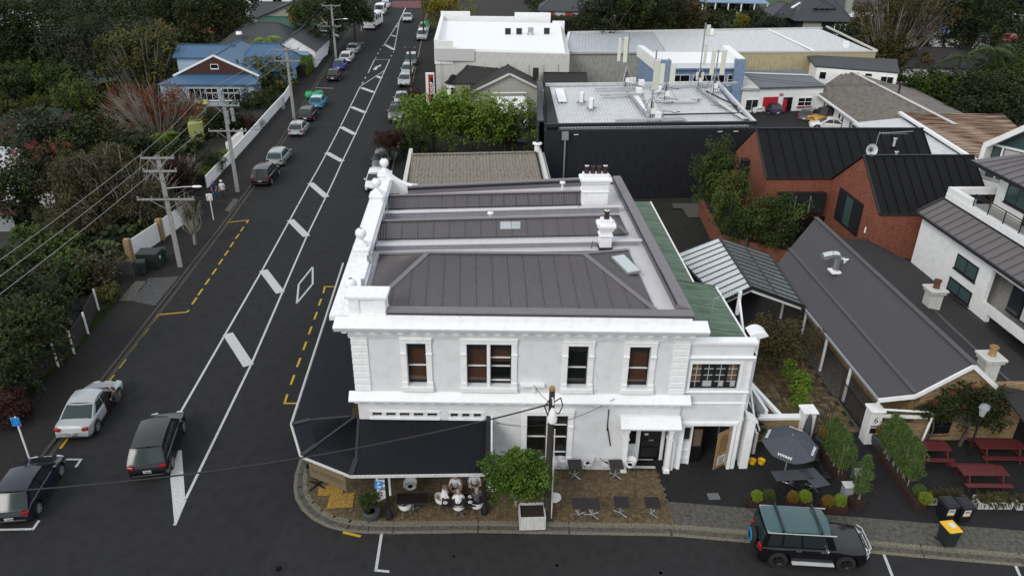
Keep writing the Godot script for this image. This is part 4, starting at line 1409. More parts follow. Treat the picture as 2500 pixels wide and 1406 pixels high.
func veranda() -> void:
	var o := thing("veranda","black corrugated veranda roof on posts wrapping the hotel's street corner","veranda",V(-5.6,0,-27))
	var inn := [V(0.6,2.97,-28.82),V(-5.55,2.97,-29.12),V(-5.98,2.97,-29.3),V(-6.0,3.0,-46.4)]
	var mid := [V(0.52,2.84,-26.3),V(-5.3,2.84,-26.35),V(-7.2,2.84,-27.4),V(-7.85,2.84,-29.25),V(-8.1,2.84,-47.0)]
	var out := [V(0.46,2.68,-25.43),V(-5.43,2.68,-25.5),V(-7.78,2.68,-26.87),V(-8.67,2.68,-29.18),V(-8.93,2.68,-47.1)]
	var ids := [[0,1,0,1],[1,1,1,2],[2,2,2,3],[2,3,3,4]]
	var i3 := [V(0.6,2.97,-28.82),V(-5.55,2.97,-29.12),V(-5.78,2.97,-29.2),V(-5.98,2.97,-29.3),V(-6.0,3.0,-46.4)]
	for k in 4:
		var b := MB.new()
		b.corr(i3[k],i3[k + 1],mid[k + 1],mid[k],0.1 if k != 1 and k != 2 else 0.05,0.012)
		b.corr(mid[k],mid[k + 1],out[k + 1],out[k],0.1,0.012)
		b.slab([i3[k] - V(0,0.06,0),i3[k + 1] - V(0,0.06,0),mid[k + 1] - V(0,0.06,0),mid[k] - V(0,0.06,0)],0.04)
		part(o,"canopy_roof",b,MT.canopy_iron)
	var b := MB.new()
	for k in [1,2,3]:
		b.beam(mid[k] + V(0,0.03,0),out[k] + V(0,0.03,0),0.22,0.04)
		b.beam(i3[k] + V(0,0.02,0),mid[k] + V(0,0.02,0),0.12,0.04)
	b.beam(V(0.54,3.2,-28.8),V(0.44,2.76,-25.45),0.22,0.08)
	part(o,"ridge_cap",b,MT.black_trim)
	b = MB.new()
	for k in 4:
		b.beam(out[k] + V(0,-0.07,0),out[k + 1] + V(0,-0.07,0),0.05,0.13)
	b.beam(V(0.68,3.08,-28.8),V(0.58,2.56,-25.4),0.1,0.32)
	part(o,"fascia",b,MT.hotel_trim)
	b = MB.new()
	for k in 4:
		var dv: Vector3 = (out[k + 1] - out[k]).normalized()
		var nn := V(-dv.z,0,dv.x)
		if nn.dot(V(-9,0,-24) - out[k]) < 0: nn = -nn
		b.beam(out[k] + nn * 0.06,out[k + 1] + nn * 0.06,0.07,0.07)
	part(o,"gutter",b,MT.white_dirty)
	for p in [V(-3.95,0.12,-25.6),V(0.3,0.12,-25.75),V(-8.0,0.12,-29.6),V(-8.1,0.12,-36.0),V(-8.1,0.12,-42.0),V(-8.15,0.12,-46.6)]:
		b = MB.new()
		b.lathe(p,[V2(0.17,0),V2(0.17,0.35),V2(0.11,0.45),V2(0.085,0.6),V2(0.075,2.3),V2(0.1,2.36),V2(0.12,2.5)],10)
		part(o,"post",b,MT.black_trim)
	# hanging name board
	var s := thing("hanging_sign","tan name board hanging under the veranda's chamfered corner","sign",V(-6.5,2.6,-26.2))
	var f := frame_at(V(-7.45,0,-26.62),V(-5.6,0,-25.52))
	b = MB.new()
	fbox(b,f,0.05,2.08,1.78,2.55,-0.04,0.04)
	part(s,"board",b,MT.board_tan)
	words(s,"lettering","RAVENHILL",0.3,MT.gold_letter,Transform3D(f.basis,f * V(1.08,2.2,0.045)),true,true)
	b = MB.new()
	for x in [0.2,1.9]: fbox(b,f,x,x + 0.02,2.55,2.68,-0.01,0.01)
	part(s,"hanger",b,MT.black_trim)


# ------------------------------------------------------------------ house kit
func gable(o: Node3D,p0: Vector2,p1: Vector2,w: float,y0: float,ye: float,yr: float,wm: Material,rm: Material,over := 0.35,hip := 0.0,rib := 0.0,rname := "roof") -> MeshInstance3D:
	var d := (p1 - p0).normalized()
	var s := V2(-d.y,d.x) * w * 0.5
	var b := MB.new()
	b.prism(PackedVector2Array([p0 - s,p1 - s,p1 + s,p0 + s]),y0,ye)
	if hip <= 0.0:
		for q in [p0,p1]:
			var e: Vector2 = d * (0.12 if q == p0 else -0.12)
			var a := V((q - s).x,ye,(q - s).y); var c := V((q + s).x,ye,(q + s).y); var t := V(q.x,yr - 0.06,q.y)
			var e3 := V(e.x,0,e.y)
			b.tri(a,c,t); b.tri(a + e3,t + e3,c + e3)
	var wl := part(o,"wall",b,wm)
	var so := s * (1.0 + over * 2.0 / w)
	var yo := ye - (yr - ye) * over * 2.0 / w
	var r0 := p0 - d * over + d * hip * 1.0; var r1 := p1 + d * over - d * hip
	var c0 := p0 - d * over; var c1 := p1 + d * over
	var R0 := V(r0.x,yr,r0.y); var R1 := V(r1.x,yr,r1.y)
	var A := V((c0 - so).x,yo,(c0 - so).y); var B := V((c1 - so).x,yo,(c1 - so).y); var C := V((c1 + so).x,yo,(c1 + so).y); var D := V((c0 + so).x,yo,(c0 + so).y)
	var faces := [[A,B,R1,R0],[C,D,R0,R1]]
	if hip > 0.0: faces += [[B,C,R1],[D,A,R0]]
	var last: MeshInstance3D
	for q in faces:
		b = MB.new()
		var up := []
		for k in q: up.append(k + V(0,0.1,0))
		b.slab(up,0.1)
		if rib > 0.0 and q.size() == 4: b.corr(q[0] + V(0,0.13,0),q[1] + V(0,0.13,0),q[2] + V(0,0.13,0),q[3] + V(0,0.13,0),rib,rib * 0.16)
		last = part(o,rname,b,rm)
	b = MB.new()
	b.beam(R0 + V(0,0.13,0),R1 + V(0,0.13,0),0.26,0.06)
	if hip > 0.0:
		for q in [[R0,A],[R0,D],[R1,B],[R1,C]]: b.beam(q[0] + V(0,0.12,0),q[1] + V(0,0.12,0),0.22,0.05)
	part(o,"ridge_cap",b,rm)
	return wl


func block(o: Node3D,called: String,poly: Array,y0: float,y1: float,m: Material,kind := "") -> MeshInstance3D:
	var b := MB.new()
	b.prism(PackedVector2Array(poly),y0,y1)
	return part(o,called,b,m,kind)


func beams(o: Node3D,called: String,list: Array,w: float,h: float,m: Material) -> MeshInstance3D:  # one part per beam
	var last: MeshInstance3D
	for q in list:
		var b := MB.new()
		b.beam(q[0],q[1],w,h)
		last = part(o,called,b,m)
	return last


func sheetroof(o: Node3D,called: String,a: Vector3,b2: Vector3,c: Vector3,d: Vector3,m: Material,pitch := 0.25,amp := 0.03) -> MeshInstance3D:
	var b := MB.new()
	b.corr(a,b2,c,d,pitch,amp)
	var k := V(0,amp + 0.02,0)
	b.slab([a - k,b2 - k,c - k,d - k],0.12)
	return part(o,called,b,m)


func house_windows(o: Node3D,a: Vector3,b2: Vector3,list: Array,fm := "white_paint",gm := "window_dark") -> void:  # list of [x,y,w,h,nx,ny]
	var f := frame_at(a,b2)
	for q in list: window(o,f,q[0],q[1],q[2],q[3],q[4],q[5],fm,gm)


func aircon(p: Vector3,turn: float,label: String) -> void:
	var o := thing("air_conditioner",label,"air conditioner",p,"air conditioning units on the roofs")
	var bs := Basis(Vector3.UP,turn)
	var b := MB.new()
	b.bbox(p + V(0,0.55,0),V(0.9,0.9,0.38),0.02,bs)
	part(o,"casing",b,MT.plastic_white)
	b = MB.new()
	for k in 9: b.box(p + V(0,0.2 + k * 0.085,0) + bs * V(0,0,0.2),V(0.8,0.05,0.02),bs)
	part(o,"grille",b,MT.steel_grey)
	b = MB.new()
	b.cyl(p + V(0,0.55,0) - bs * V(0,0,0.19),p + V(0,0.55,0) - bs * V(0,0,0.21),0.33,0.33,16)
	part(o,"fan_guard",b,MT.black_trim)
	b = MB.new()
	for s in [-0.5,0.5]: b.box(p + V(0,0.04,0) + bs * V(s * 0.7,0,0),V(0.08,0.12,0.9),bs)
	part(o,"stand",b,MT.steel_grey)


func neighbours() -> void:
	# low shop behind the hotel
	var o := thing("old_shop","low shop with a weathered grey corrugated roof behind the hotel","building",V(0,0,-57))
	block(o,"wall",[V2(-5.2,-49),V2(5.9,-49),V2(6.1,-65),V2(-5.3,-64.5)],0,4.2,MT.white_dirty)
	sheetroof(o,"roof",V(-5.35,5.25,-63.4),V(5.35,5.25,-64.1),V(5.5,4.3,-49),V(-5.1,4.3,-49),MT.asbestos,0.28,0.05)
	sheetroof(o,"roof",V(-5.35,5.25,-63.5),V(5.35,5.25,-64.2),V(5.35,4.75,-65.6),V(-5.35,4.75,-65.0),MT.asbestos,0.28,0.05)
	beams(o,"ridge_cap",[[V(-5.4,5.33,-63.45),V(5.4,5.33,-64.15)]],0.35,0.06,MT.asbestos)
	beams(o,"parapet",[[V(-5.55,4.9,-65.2),V(-5.4,4.5,-49)],[V(5.78,4.9,-65.2),V(5.75,4.5,-49)]],0.3,0.9,MT.white_dirty)
	beams(o,"parapet_face",[[V(6.1,4.6,-65.2),V(6.05,4.3,-49)]],0.24,0.7,MT.stone_weatherboard)
	var b := MB.new()
	b.cyl(V(5.55,5.2,-64.6),V(5.55,5.9,-64.6),0.25,0.25,10)
	b.lathe(V(5.55,5.9,-64.6),[V2(0.42,0),V2(0.42,0.12),V2(0,0.22)],10)
	part(o,"roof_vent",b,MT.plastic_white)
	# black building with the radio masts
	o = thing("black_hall","large black-walled hall with a pale ribbed roof carrying radio masts","building",V(16,0,-75))
	block(o,"wall",[V2(6.3,-66.5),V2(25.8,-67.4),V2(27.4,-84.6),V2(7.7,-83.4)],0,6.55,MT.black_wall)
	sheetroof(o,"roof",V(8.35,6.9,-83.3),V(27.0,6.95,-84.4),V(25.3,6.7,-67.7),V(7.7,6.7,-66.9),MT.zinc,0.32,0.045)
	beams(o,"parapet_cap",[[V(6.3,7.05,-66.5),V(25.9,7.05,-67.4)]],0.3,0.3,MT.black_wall)
	beams(o,"parapet_cap",[[V(25.75,7.05,-67.5),V(27.3,7.15,-84.5)],[V(7.9,7.08,-83.5),V(27.3,7.12,-84.6)]],0.3,0.3,MT.zinc)
	block(o,"roof_strip",[V2(6.6,-67),V2(7.6,-67),V2(8.3,-83.2),V2(7.8,-83.2)],6.5,6.97,mat("tar",Color(0.02,0.018,0.017),0.9))
	# curved street parapet
	b = MB.new()
	var pts := []
	for k in 21:
		var t := k / 20.0
		pts.append(V(lerpf(5.95,7.2,t),7.2 + 1.5 * exp(-pow((t - 0.52) / 0.22,4)) + (0.25 if t < 0.08 or t > 0.92 else 0.0),lerpf(-66.4,-83.6,t)))
	for k in 20:
		b.beam(pts[k],pts[k + 1],0.55,0.12)
		var p: Vector3 = pts[k]; var q: Vector3 = pts[k + 1]
		for s in [-0.2,0.2]: b.quad(V(p.x + s,0,p.z),V(q.x + s,0,q.z),q + V(s,0,0),p + V(s,0,0))
	part(o,"street_parapet",b,mat("charcoal",Color(0.035,0.036,0.045),0.6))
	b = MB.new()
	b.bbox(V(8.2,6.1,-66.4),V(0.6,0.7,0.35),0.02)
	b.beam(V(8.2,0.2,-66.35),V(8.2,5.8,-66.35),0.12,0.12,Vector3.RIGHT)
	b.beam(V(7.95,6.5,-66.3),V(8.45,6.5,-66.3),0.1,0.08)
	part(o,"downpipe",b,MT.steel_grey)
	b = MB.new()
	for q in [V(9.0,6.2,-66.5),V(22.3,6.3,-67.1),V(23.8,6.3,-67.2)]: b.beam(q,q + V(0.4,0.04,0.1),0.06,0.08)
	part(o,"overflow_spout",b,MT.zinc,"stuff")
	block(o,"rooflight",[Vector2(8.78,-81.95),Vector2(9.71,-81.96),Vector2(9.38,-75.87),Vector2(8.55,-75.86)],6.97,7.02,MT.plastic_white)
	block(o,"rooflight",[Vector2(17.96,-81.16),Vector2(18.85,-81.17),Vector2(18.02,-70.77),Vector2(16.85,-70.46)],7.0,7.06,MT.white_dirty)
	block(o,"rooflight",[Vector2(16.54,-78.41),Vector2(17.19,-78.41),Vector2(16.72,-72.06),Vector2(16.19,-71.41)],7.0,7.06,MT.plastic_white)
	# white gallery with stepped parapets
	o = thing("white_gallery","tall white building with stepped parapets beside the street","building",V(2,1.3,-112))
	block(o,"wall",[V2(-4.9,-101.4),V2(-2.6,-101.5),V2(12.4,-99.5),V2(14.4,-126),V2(-4.9,-128)],0,7.6,MT.white_dirty)
	b = MB.new()
	b.slab([V(-4.6,7.95,-101.8),V(11.9,7.75,-100.2),V(13.6,8.3,-123),V(-4.6,8.4,-124)],0.3)
	part(o,"roof",b,mat("bright_roof",Color(0.8,0.8,0.8),0.6))
	for q in [[V2(-5.0,-101.3),V2(-4.55,-101.3),V2(-4.55,-126),V2(-5.0,-126),9.05],[V2(-5.0,-125.6),V2(-0.4,-125.6),V2(-0.4,-126),V2(-5.0,-126),9.6],[V2(-0.4,-125.6),V2(6.6,-125.4),V2(6.6,-125.8),V2(-0.4,-126),8.9],[V2(6.6,-124.4),V2(12.2,-124.2),V2(12.2,-125),V2(6.6,-125.2),9.6],[V2(12.2,-120.5),V2(14.0,-120.4),V2(14.0,-121),V2(12.2,-121),8.9],[V2(-4.55,-101.3),V2(-2.6,-101.4),V2(-2.6,-101.8),V2(-4.55,-101.7),8.9]]:
		block(o,"parapet",[q[0],q[1],q[2],q[3]],6.0,q[4],MT.white_paint)
	b = MB.new()
	b.beam(V(-4.9,7.2,-101.22),V(0.2,7.2,-101.0),0.08,1.5)
	part(o,"sign_panel",b,mat("panel_grey",Color(0.5,0.49,0.48),0.7))
	b = MB.new()
	for k in 9: b.beam(V(-4.2 + k * 1.9,0,-101.18 + k * 0.2),V(-4.2 + k * 1.9,6.3,-101.18 + k * 0.2),0.05,0.05,Vector3.RIGHT)
	part(o,"wall_joint",b,MT.grey_block_wall)
	for q in [V(5.0,8.05,-112.5),V(6.6,8.05,-112.6),V(10.6,8.05,-113.0)]:
		b = MB.new()
		b.bbox(q + V(0,0.5,0),V(1.0,1.0,0.25),0.03)
		part(o,"rooflight_box",b,MT.white_paint)
		b = MB.new()
		b.box(q + V(0,0.5,0.14),V(0.8,0.85,0.04))
		part(o,"louvre",b,MT.window_dark)
	aircon(V(8.2,8.2,-112.4),0.2,"white air conditioner on the white gallery roof, beside dark louvre boxes")
	# grey weatherboard house
	o = thing("grey_house","grey weatherboard house with dark gabled roof in front of the white gallery","house",V(4,1,-97))
	gable(o,V2(4.5,-105),V2(4.5,-95.6),9.2,0.5,3.9,6.0,MT.stone_weatherboard,MT.shingle_dark,0.35)
	gable(o,V2(-2.3,-101.5),V2(4.4,-101.5),6.6,0.5,4.3,5.9,MT.stone_weatherboard,MT.shingle_dark,0.3,2.0)
	gable(o,V2(9.4,-99.5),V2(14.4,-99.5),6.0,0.5,4.0,5.2,MT.stone_weatherboard,MT.shingle_dark,0.3)
	b = MB.new()
	b.bbox(V(8.0,5.4,-98.5),V(0.7,1.3,0.7),0.03)
	part(o,"chimney",b,MT.shingle_dark)
	beams(o,"bargeboard",[[V(4.5,5.95,-95.2),V(-0.35,3.65,-95.2)],[V(4.5,5.95,-95.2),V(9.35,3.65,-95.2)]],0.08,0.25,MT.white_dirty)
	b = MB.new()
	b.lathe(V(-2.6,1.0,-99.4),[V2(0.9,0),V2(0.9,3.0)],8)
	var bay := part(o,"bay_window",b,MT.white_paint)
	b = MB.new()
	b.lathe(V(-2.6,4.0,-99.4),[V2(1.2,0),V2(0.7,0.35),V2(0.35,0.9),V2(0.0,1.1)],8)
	part(bay,"bay_roof",b,MT.black_roof)
	b = MB.new()
	for s in [0.0,0.45]: b.box(V(-2.7 + s,2.9,-98.45),V(0.32,1.3,0.1))
	part(bay,"pane",b,MT.window_dark)
	# white lean-to shop
	o = thing("shop_extension","white iron-roofed shop extension below the grey house gable","shop",V(5,0.5,-90))
	block(o,"wall",[V2(2.4,-95.2),V2(6.2,-95.2),V2(6.0,-84.6),V2(2.4,-85.2)],0,2.2,MT.white_paint)
	sheetroof(o,"roof",V(2.2,3.3,-94.6),V(6.6,3.3,-95.0),V(6.2,2.0,-84.0),V(2.1,2.0,-84.8),MT.plastic_white,0.3,0.04)
	beams(o,"rail",[[V(2.2,3.7,-94.8),V(6.6,3.7,-95.1)]],0.08,0.1,MT.white_paint)
	b = MB.new()
	b.box(V(5.2,2.75,-88.2),V(0.7,0.3,1.4))
	part(o,"dormer",b,MT.blue_facade)
	# vertical shop sign
	var s := thing("shop_sign","tall black and red upright shop sign at the footpath edge","sign",V(-5.51,1.09,-98.17),"")
	var p := V(-5.51,1.09,-98.17)
	b = MB.new()
	b.bbox(p + V(0,2.2,0),V(1.1,4.4,0.3),0.02)
	part(s,"board",b,MT.white_paint)
	b = MB.new()
	b.box(p + V(0.1,2.4,0.17),V(0.62,3.6,0.04))
	part(s,"panel",b,MT.sign_black)
	b = MB.new()
	b.box(p + V(0.1,4.0,0.2),V(0.6,0.35,0.03))
	b.box(p + V(-0.08,2.3,0.2),V(0.22,3.0,0.03))
	part(s,"red_panel",b,MT.red_paint)
	words(s,"lettering","SHOP",0.62,MT.plastic_white,Transform3D(Basis(Vector3.BACK,PI / 2),p + V(0.2,2.5,0.21)),false,true)
	# long warehouse
	o = thing("warehouse","long cream and grey warehouse with a wide pale iron roof","building",V(35,1,-115))
	block(o,"wall",[V2(11.6,-107.6),V2(27,-108.4),V2(27.2,-126),V2(13.4,-123)],0,6.3,MT.grey_block_wall)
	block(o,"wall",[V2(27,-107.7),V2(57.8,-109.3),V2(58.6,-129),V2(27.2,-126)],0,6.4,MT.cream_wall)
	sheetroof(o,"roof",V(14.9,6.95,-122.2),V(28.5,7.0,-124.2),V(27,6.45,-108.2),V(12.6,6.45,-107.4),MT.zinc_dull,0.45,0.04)
	sheetroof(o,"roof",V(28.55,7.0,-124.2),V(57.0,7.1,-127.4),V(57.5,6.45,-109.4),V(27.1,6.45,-108.2),MT.zinc,0.45,0.04)
	beams(o,"parapet_cap",[[V(12.3,6.5,-107.6),V(27,6.5,-108.4)],[V(27,6.52,-107.75),V(57.9,6.52,-109.35)],[V(57.9,6.6,-109.3),V(58.6,7.3,-128.5)],[V(15.0,7.05,-122.4),V(57.5,7.2,-127.6)]],0.3,0.22,MT.white_dirty)
	beams(o,"gutter",[[V(12.6,6.55,-107.8),V(15.0,7.1,-122.2)],[V(48.5,6.62,-109.0),V(48.0,7.12,-126.2)]],0.4,0.1,MT.white_paint)
	b = MB.new()
	for q in [V(37,6.9,-121),V(54.5,6.5,-112)]: b.bbox(q + V(0,0.5,0),V(0.8,1.0,0.6),0.08)
	part(o,"roof_ventilator",b,MT.plastic_white,"stuff")
	b = MB.new()
	b.beam(V(44.65,3.2,-107.05),V(43.7,6.2,-105.99),0.1,0.1,Vector3.RIGHT)
	part(o,"downpipe",b,MT.white_dirty)
	# blue building
	o = thing("blue_building","blue plastered building with white parapet behind the radio masts","building",V(30,1,-96))
	block(o,"wall",[V2(22.6,-94.8),V2(33.4,-95.2),V2(34.4,-104.5),V2(22.4,-104.2)],0,7.2,MT.blue_facade)
	block(o,"roof_terrace",[V2(23.2,-95.6),V2(33.0,-96.0),V2(33.8,-104),V2(22.8,-103.8)],7.2,7.25,MT.plastic_white)
	for q in [[V2(22.3,-94.6),V2(23.1,-94.6),V2(22.9,-104.4),V2(22.1,-104.4),8.0],[V2(32.8,-94.9),V2(33.7,-94.9),V2(34.7,-104.5),V2(33.7,-104.5),8.0],[V2(24.6,-94.7),V2(32.8,-95.0),V2(32.8,-95.3),V2(24.6,-95.0),7.4]]:
		block(o,"parapet",[q[0],q[1],q[2],q[3]],6.6,q[4],MT.plastic_white)
	block(o,"pilaster",[V2(22.3,-94.3),V2(24.4,-94.4),V2(24.4,-95),V2(22.3,-95)],0,7.8,MT.blue_facade)
	block(o,"pilaster",[V2(32.5,-94.5),V2(33.8,-94.55),V2(33.8,-95.2),V2(32.5,-95.2)],0,7.9,MT.blue_facade)
	beams(o,"cornice",[[V(24.4,6.75,-94.6),V(32.5,6.75,-94.95)]],0.5,0.14,MT.blue_facade)
	house_windows(o,V(22.6,0,-94.75),V(33.4,0,-95.15),[[2.1,4.3,2.3,1.6,2,1],[4.9,4.3,2.3,1.6,2,1],[7.4,4.3,1.5,1.6,2,1],[9.4,4.7,0.75,1.2,1,2]])
	b = MB.new()
	b.box(V(31.3,1.3,-94.9),V(2.0,2.6,0.5))
	part(o,"doorway",b,MT.window_dark)


func brick_offices() -> void:
	for k in 2:
		var x0 := 23.2 if k == 0 else 28.5
		var zr := -60.2 if k == 0 else -52.3
		var x1 := 37.2 if k == 0 else 36.7
		var lab: String = ["red brick gabled house-form office with black seamed roof, the farther of the two","red brick gabled house-form office with black seamed roof, the nearer of the two"][k]
		var o := thing("brick_office",lab,"building",V(x0 + 6,0,zr),"brick offices with black roofs")
		var hw := 3.85
		var yr := 8.3 if k == 0 else 8.4
		var b := MB.new()
		var f := frame_at(V(x0,0,zr - hw),V(x0,0,zr + hw))
		# gable wall towards the street
		for s in 2:
			var dx := 0.0 if s == 0 else 0.3
			b.quad(V(x0 + dx,0,zr - hw),V(x0 + dx,0,zr + hw),V(x0 + dx,5.5,zr + hw),V(x0 + dx,5.5,zr - hw))
			b.tri(V(x0 + dx,5.5,zr - hw),V(x0 + dx,5.5,zr + hw),V(x0 + dx,yr,zr))
		b.prism(PackedVector2Array([V2(x0 + 0.02,zr - hw),V2(x1,zr - hw),V2(x1,zr + hw),V2(x0 + 0.02,zr + hw)]),0,5.5)
		part(o,"wall",b,MT.red_brick)
		for s in [-1.0,1.0]:
			var n := 15 if k == 0 else 11
			for i in n:
				b = MB.new()
				var a := x0 - 0.05 + (x1 - x0 + 0.1) * i / n; var c := x0 - 0.05 + (x1 - x0 + 0.1) * (i + 1) / n
				b.slab([V(a,yr + 0.12,zr),V(c - 0.03,yr + 0.12,zr),V(c - 0.03,5.5,zr + s * (hw + 0.06)),V(a,5.5,zr + s * (hw + 0.06))],0.1)
				b.beam(V(c - 0.03,yr + 0.16,zr),V(c - 0.03,5.54,zr + s * (hw + 0.06)),0.04,0.07)
				part(o,"roof_panel",b,MT.black_roof)
		beams(o,"roof_edge",[[V(x0 - 0.06,yr + 0.14,zr),V(x0 - 0.06,5.5,zr + hw + 0.08)],[V(x0 - 0.06,yr + 0.14,zr),V(x0 - 0.06,5.5,zr - hw - 0.08)],[V(x0 - 0.1,yr + 0.16,zr),V(x1 + 0.1,yr + 0.16,zr)],[V(x0,5.46,zr + hw + 0.08),V(x1,5.46,zr + hw + 0.08)]],0.12,0.1,MT.black_trim)
		if k == 0:
			b = MB.new()
			b.bbox(V(x0 - 0.2,4.2,zr - 0.6),V(0.7,2.9,0.9),0.03)
			part(o,"box_window",b,MT.black_trim)
			var g := frame_at(V(23.2,0,zr + hw),V(30,0,zr + hw))
			b = MB.new()
			fbox(b,g,1.1,4.9,2.6,4.35,-0.05,0.5)
			var w := part(o,"box_window",b,MT.black_trim)
			b = MB.new()
			fbox(b,g,1.25,4.75,2.75,4.15,0.4,0.505)
			part(w,"pane",b,MT.glass_pane)
			b = MB.new()
			for q in [2.4,3.6]: fbox(b,g,q,q + 0.08,2.75,4.15,0.5,0.52)
			part(w,"glazing_bar",b,MT.steel_grey)
			b = MB.new()
			fbox(b,g,2.9,5.5,0.0,2.2,-0.05,0.06)
			part(o,"doorway",b,MT.window_dark)
			b = MB.new()
			b.slab([V(35.84,6.7,-60.83),V(36.55,6.7,-60.83),V(36.68,6,-60.08),V(35.91,6,-60.09)],0.2)
			part(o,"rooflight",b,MT.glass_teal)
			for q in [V(34.2,7.4,zr + 1.6),V(34.0,6.6,zr + 2.6)]:
				b = MB.new()
				b.cyl(q,q + V(0,0.6,0),0.1,0.1,8)
				b.lathe(q + V(0,0.6,0),[V2(0.16,0),V2(0.16,0.08),V2(0,0.12)],8)
				part(o,"flue",b,MT.zinc)
		else:
			var g := frame_at(V(x0,0,zr - hw),V(x0,0,zr + hw))
			b = MB.new()
			fbox(b,g,1.6,5.4,2.8,5.3,-0.05,0.12)
			var w := part(o,"window",b,MT.black_trim)
			for i in 3:
				b = MB.new()
				fbox(b,g,1.8 + i * 1.17,2.87 + i * 1.17,2.95,5.15,0.05,0.13)
				part(w,"pane",b,MT.glass_pane if i != 1 else MT.glass_teal)
			b = MB.new()
			fbox(b,g,4.6,6.6,0.4,1.9,-0.05,0.08)
			part(o,"window",b,MT.window_dark)
	# dark glazed link between the gables, brick garden wall
	var o := thing("glazed_link","narrow dark glazed link between the two brick offices","building",V(29.5,0,-56.2))
	block(o,"wall",[V2(29.2,-56.5),V2(36,-56.5),V2(36,-56.1),V2(29.2,-56.1)],0,5.3,MT.black_trim)
	block(o,"pane",[V2(29.1,-56.45),V2(29.2,-56.45),V2(29.2,-56.15),V2(29.1,-56.15)],0.2,5.2,MT.glass_teal)
	o = thing("brick_garden_wall","low red brick wall round the trees beside the concrete yard","wall",V(20.5,0,-58))
	var b := MB.new()
	b.beam(V(20.25,0.9,-62.81) - V(0,0.45,0),V(19.52,0.9,-54.74) - V(0,0.45,0),0.25,1.8)
	b.beam(V(19.52,0.9,-54.74) - V(0,0.45,0),V(24.5,0.45,-50.8),0.25,1.8)
	part(o,"wall",b,MT.red_brick)
	# television aerial on the nearer brick office
	var a := thing("television_aerial","aerial and dish on the ridge of the nearer brick office","aerial",V(29.3,8.4,-52.6))
	b = MB.new()
	b.tube([V(29.3,8.4,-52.6),V(29.4,10.2,-52.6)],0.03)
	b.tube([V(29.4,10.1,-52.6),V(32.0,10.2,-52.8)],0.025)
	for k in 9: b.tube([V(29.6 + k * 0.22,10.11,-52.9),V(29.6 + k * 0.22,10.11,-52.3)],0.012,4)
	part(a,"aerial_boom",b,MT.metal)
	b = MB.new()
	b.lathe(V(29.0,8.9,-52.5),[V2(0.45,0.16),V2(0.3,0.05),V2(0.0,0.0)],14,Basis(Vector3.RIGHT,1.3))
	part(a,"dish",b,MT.zinc)


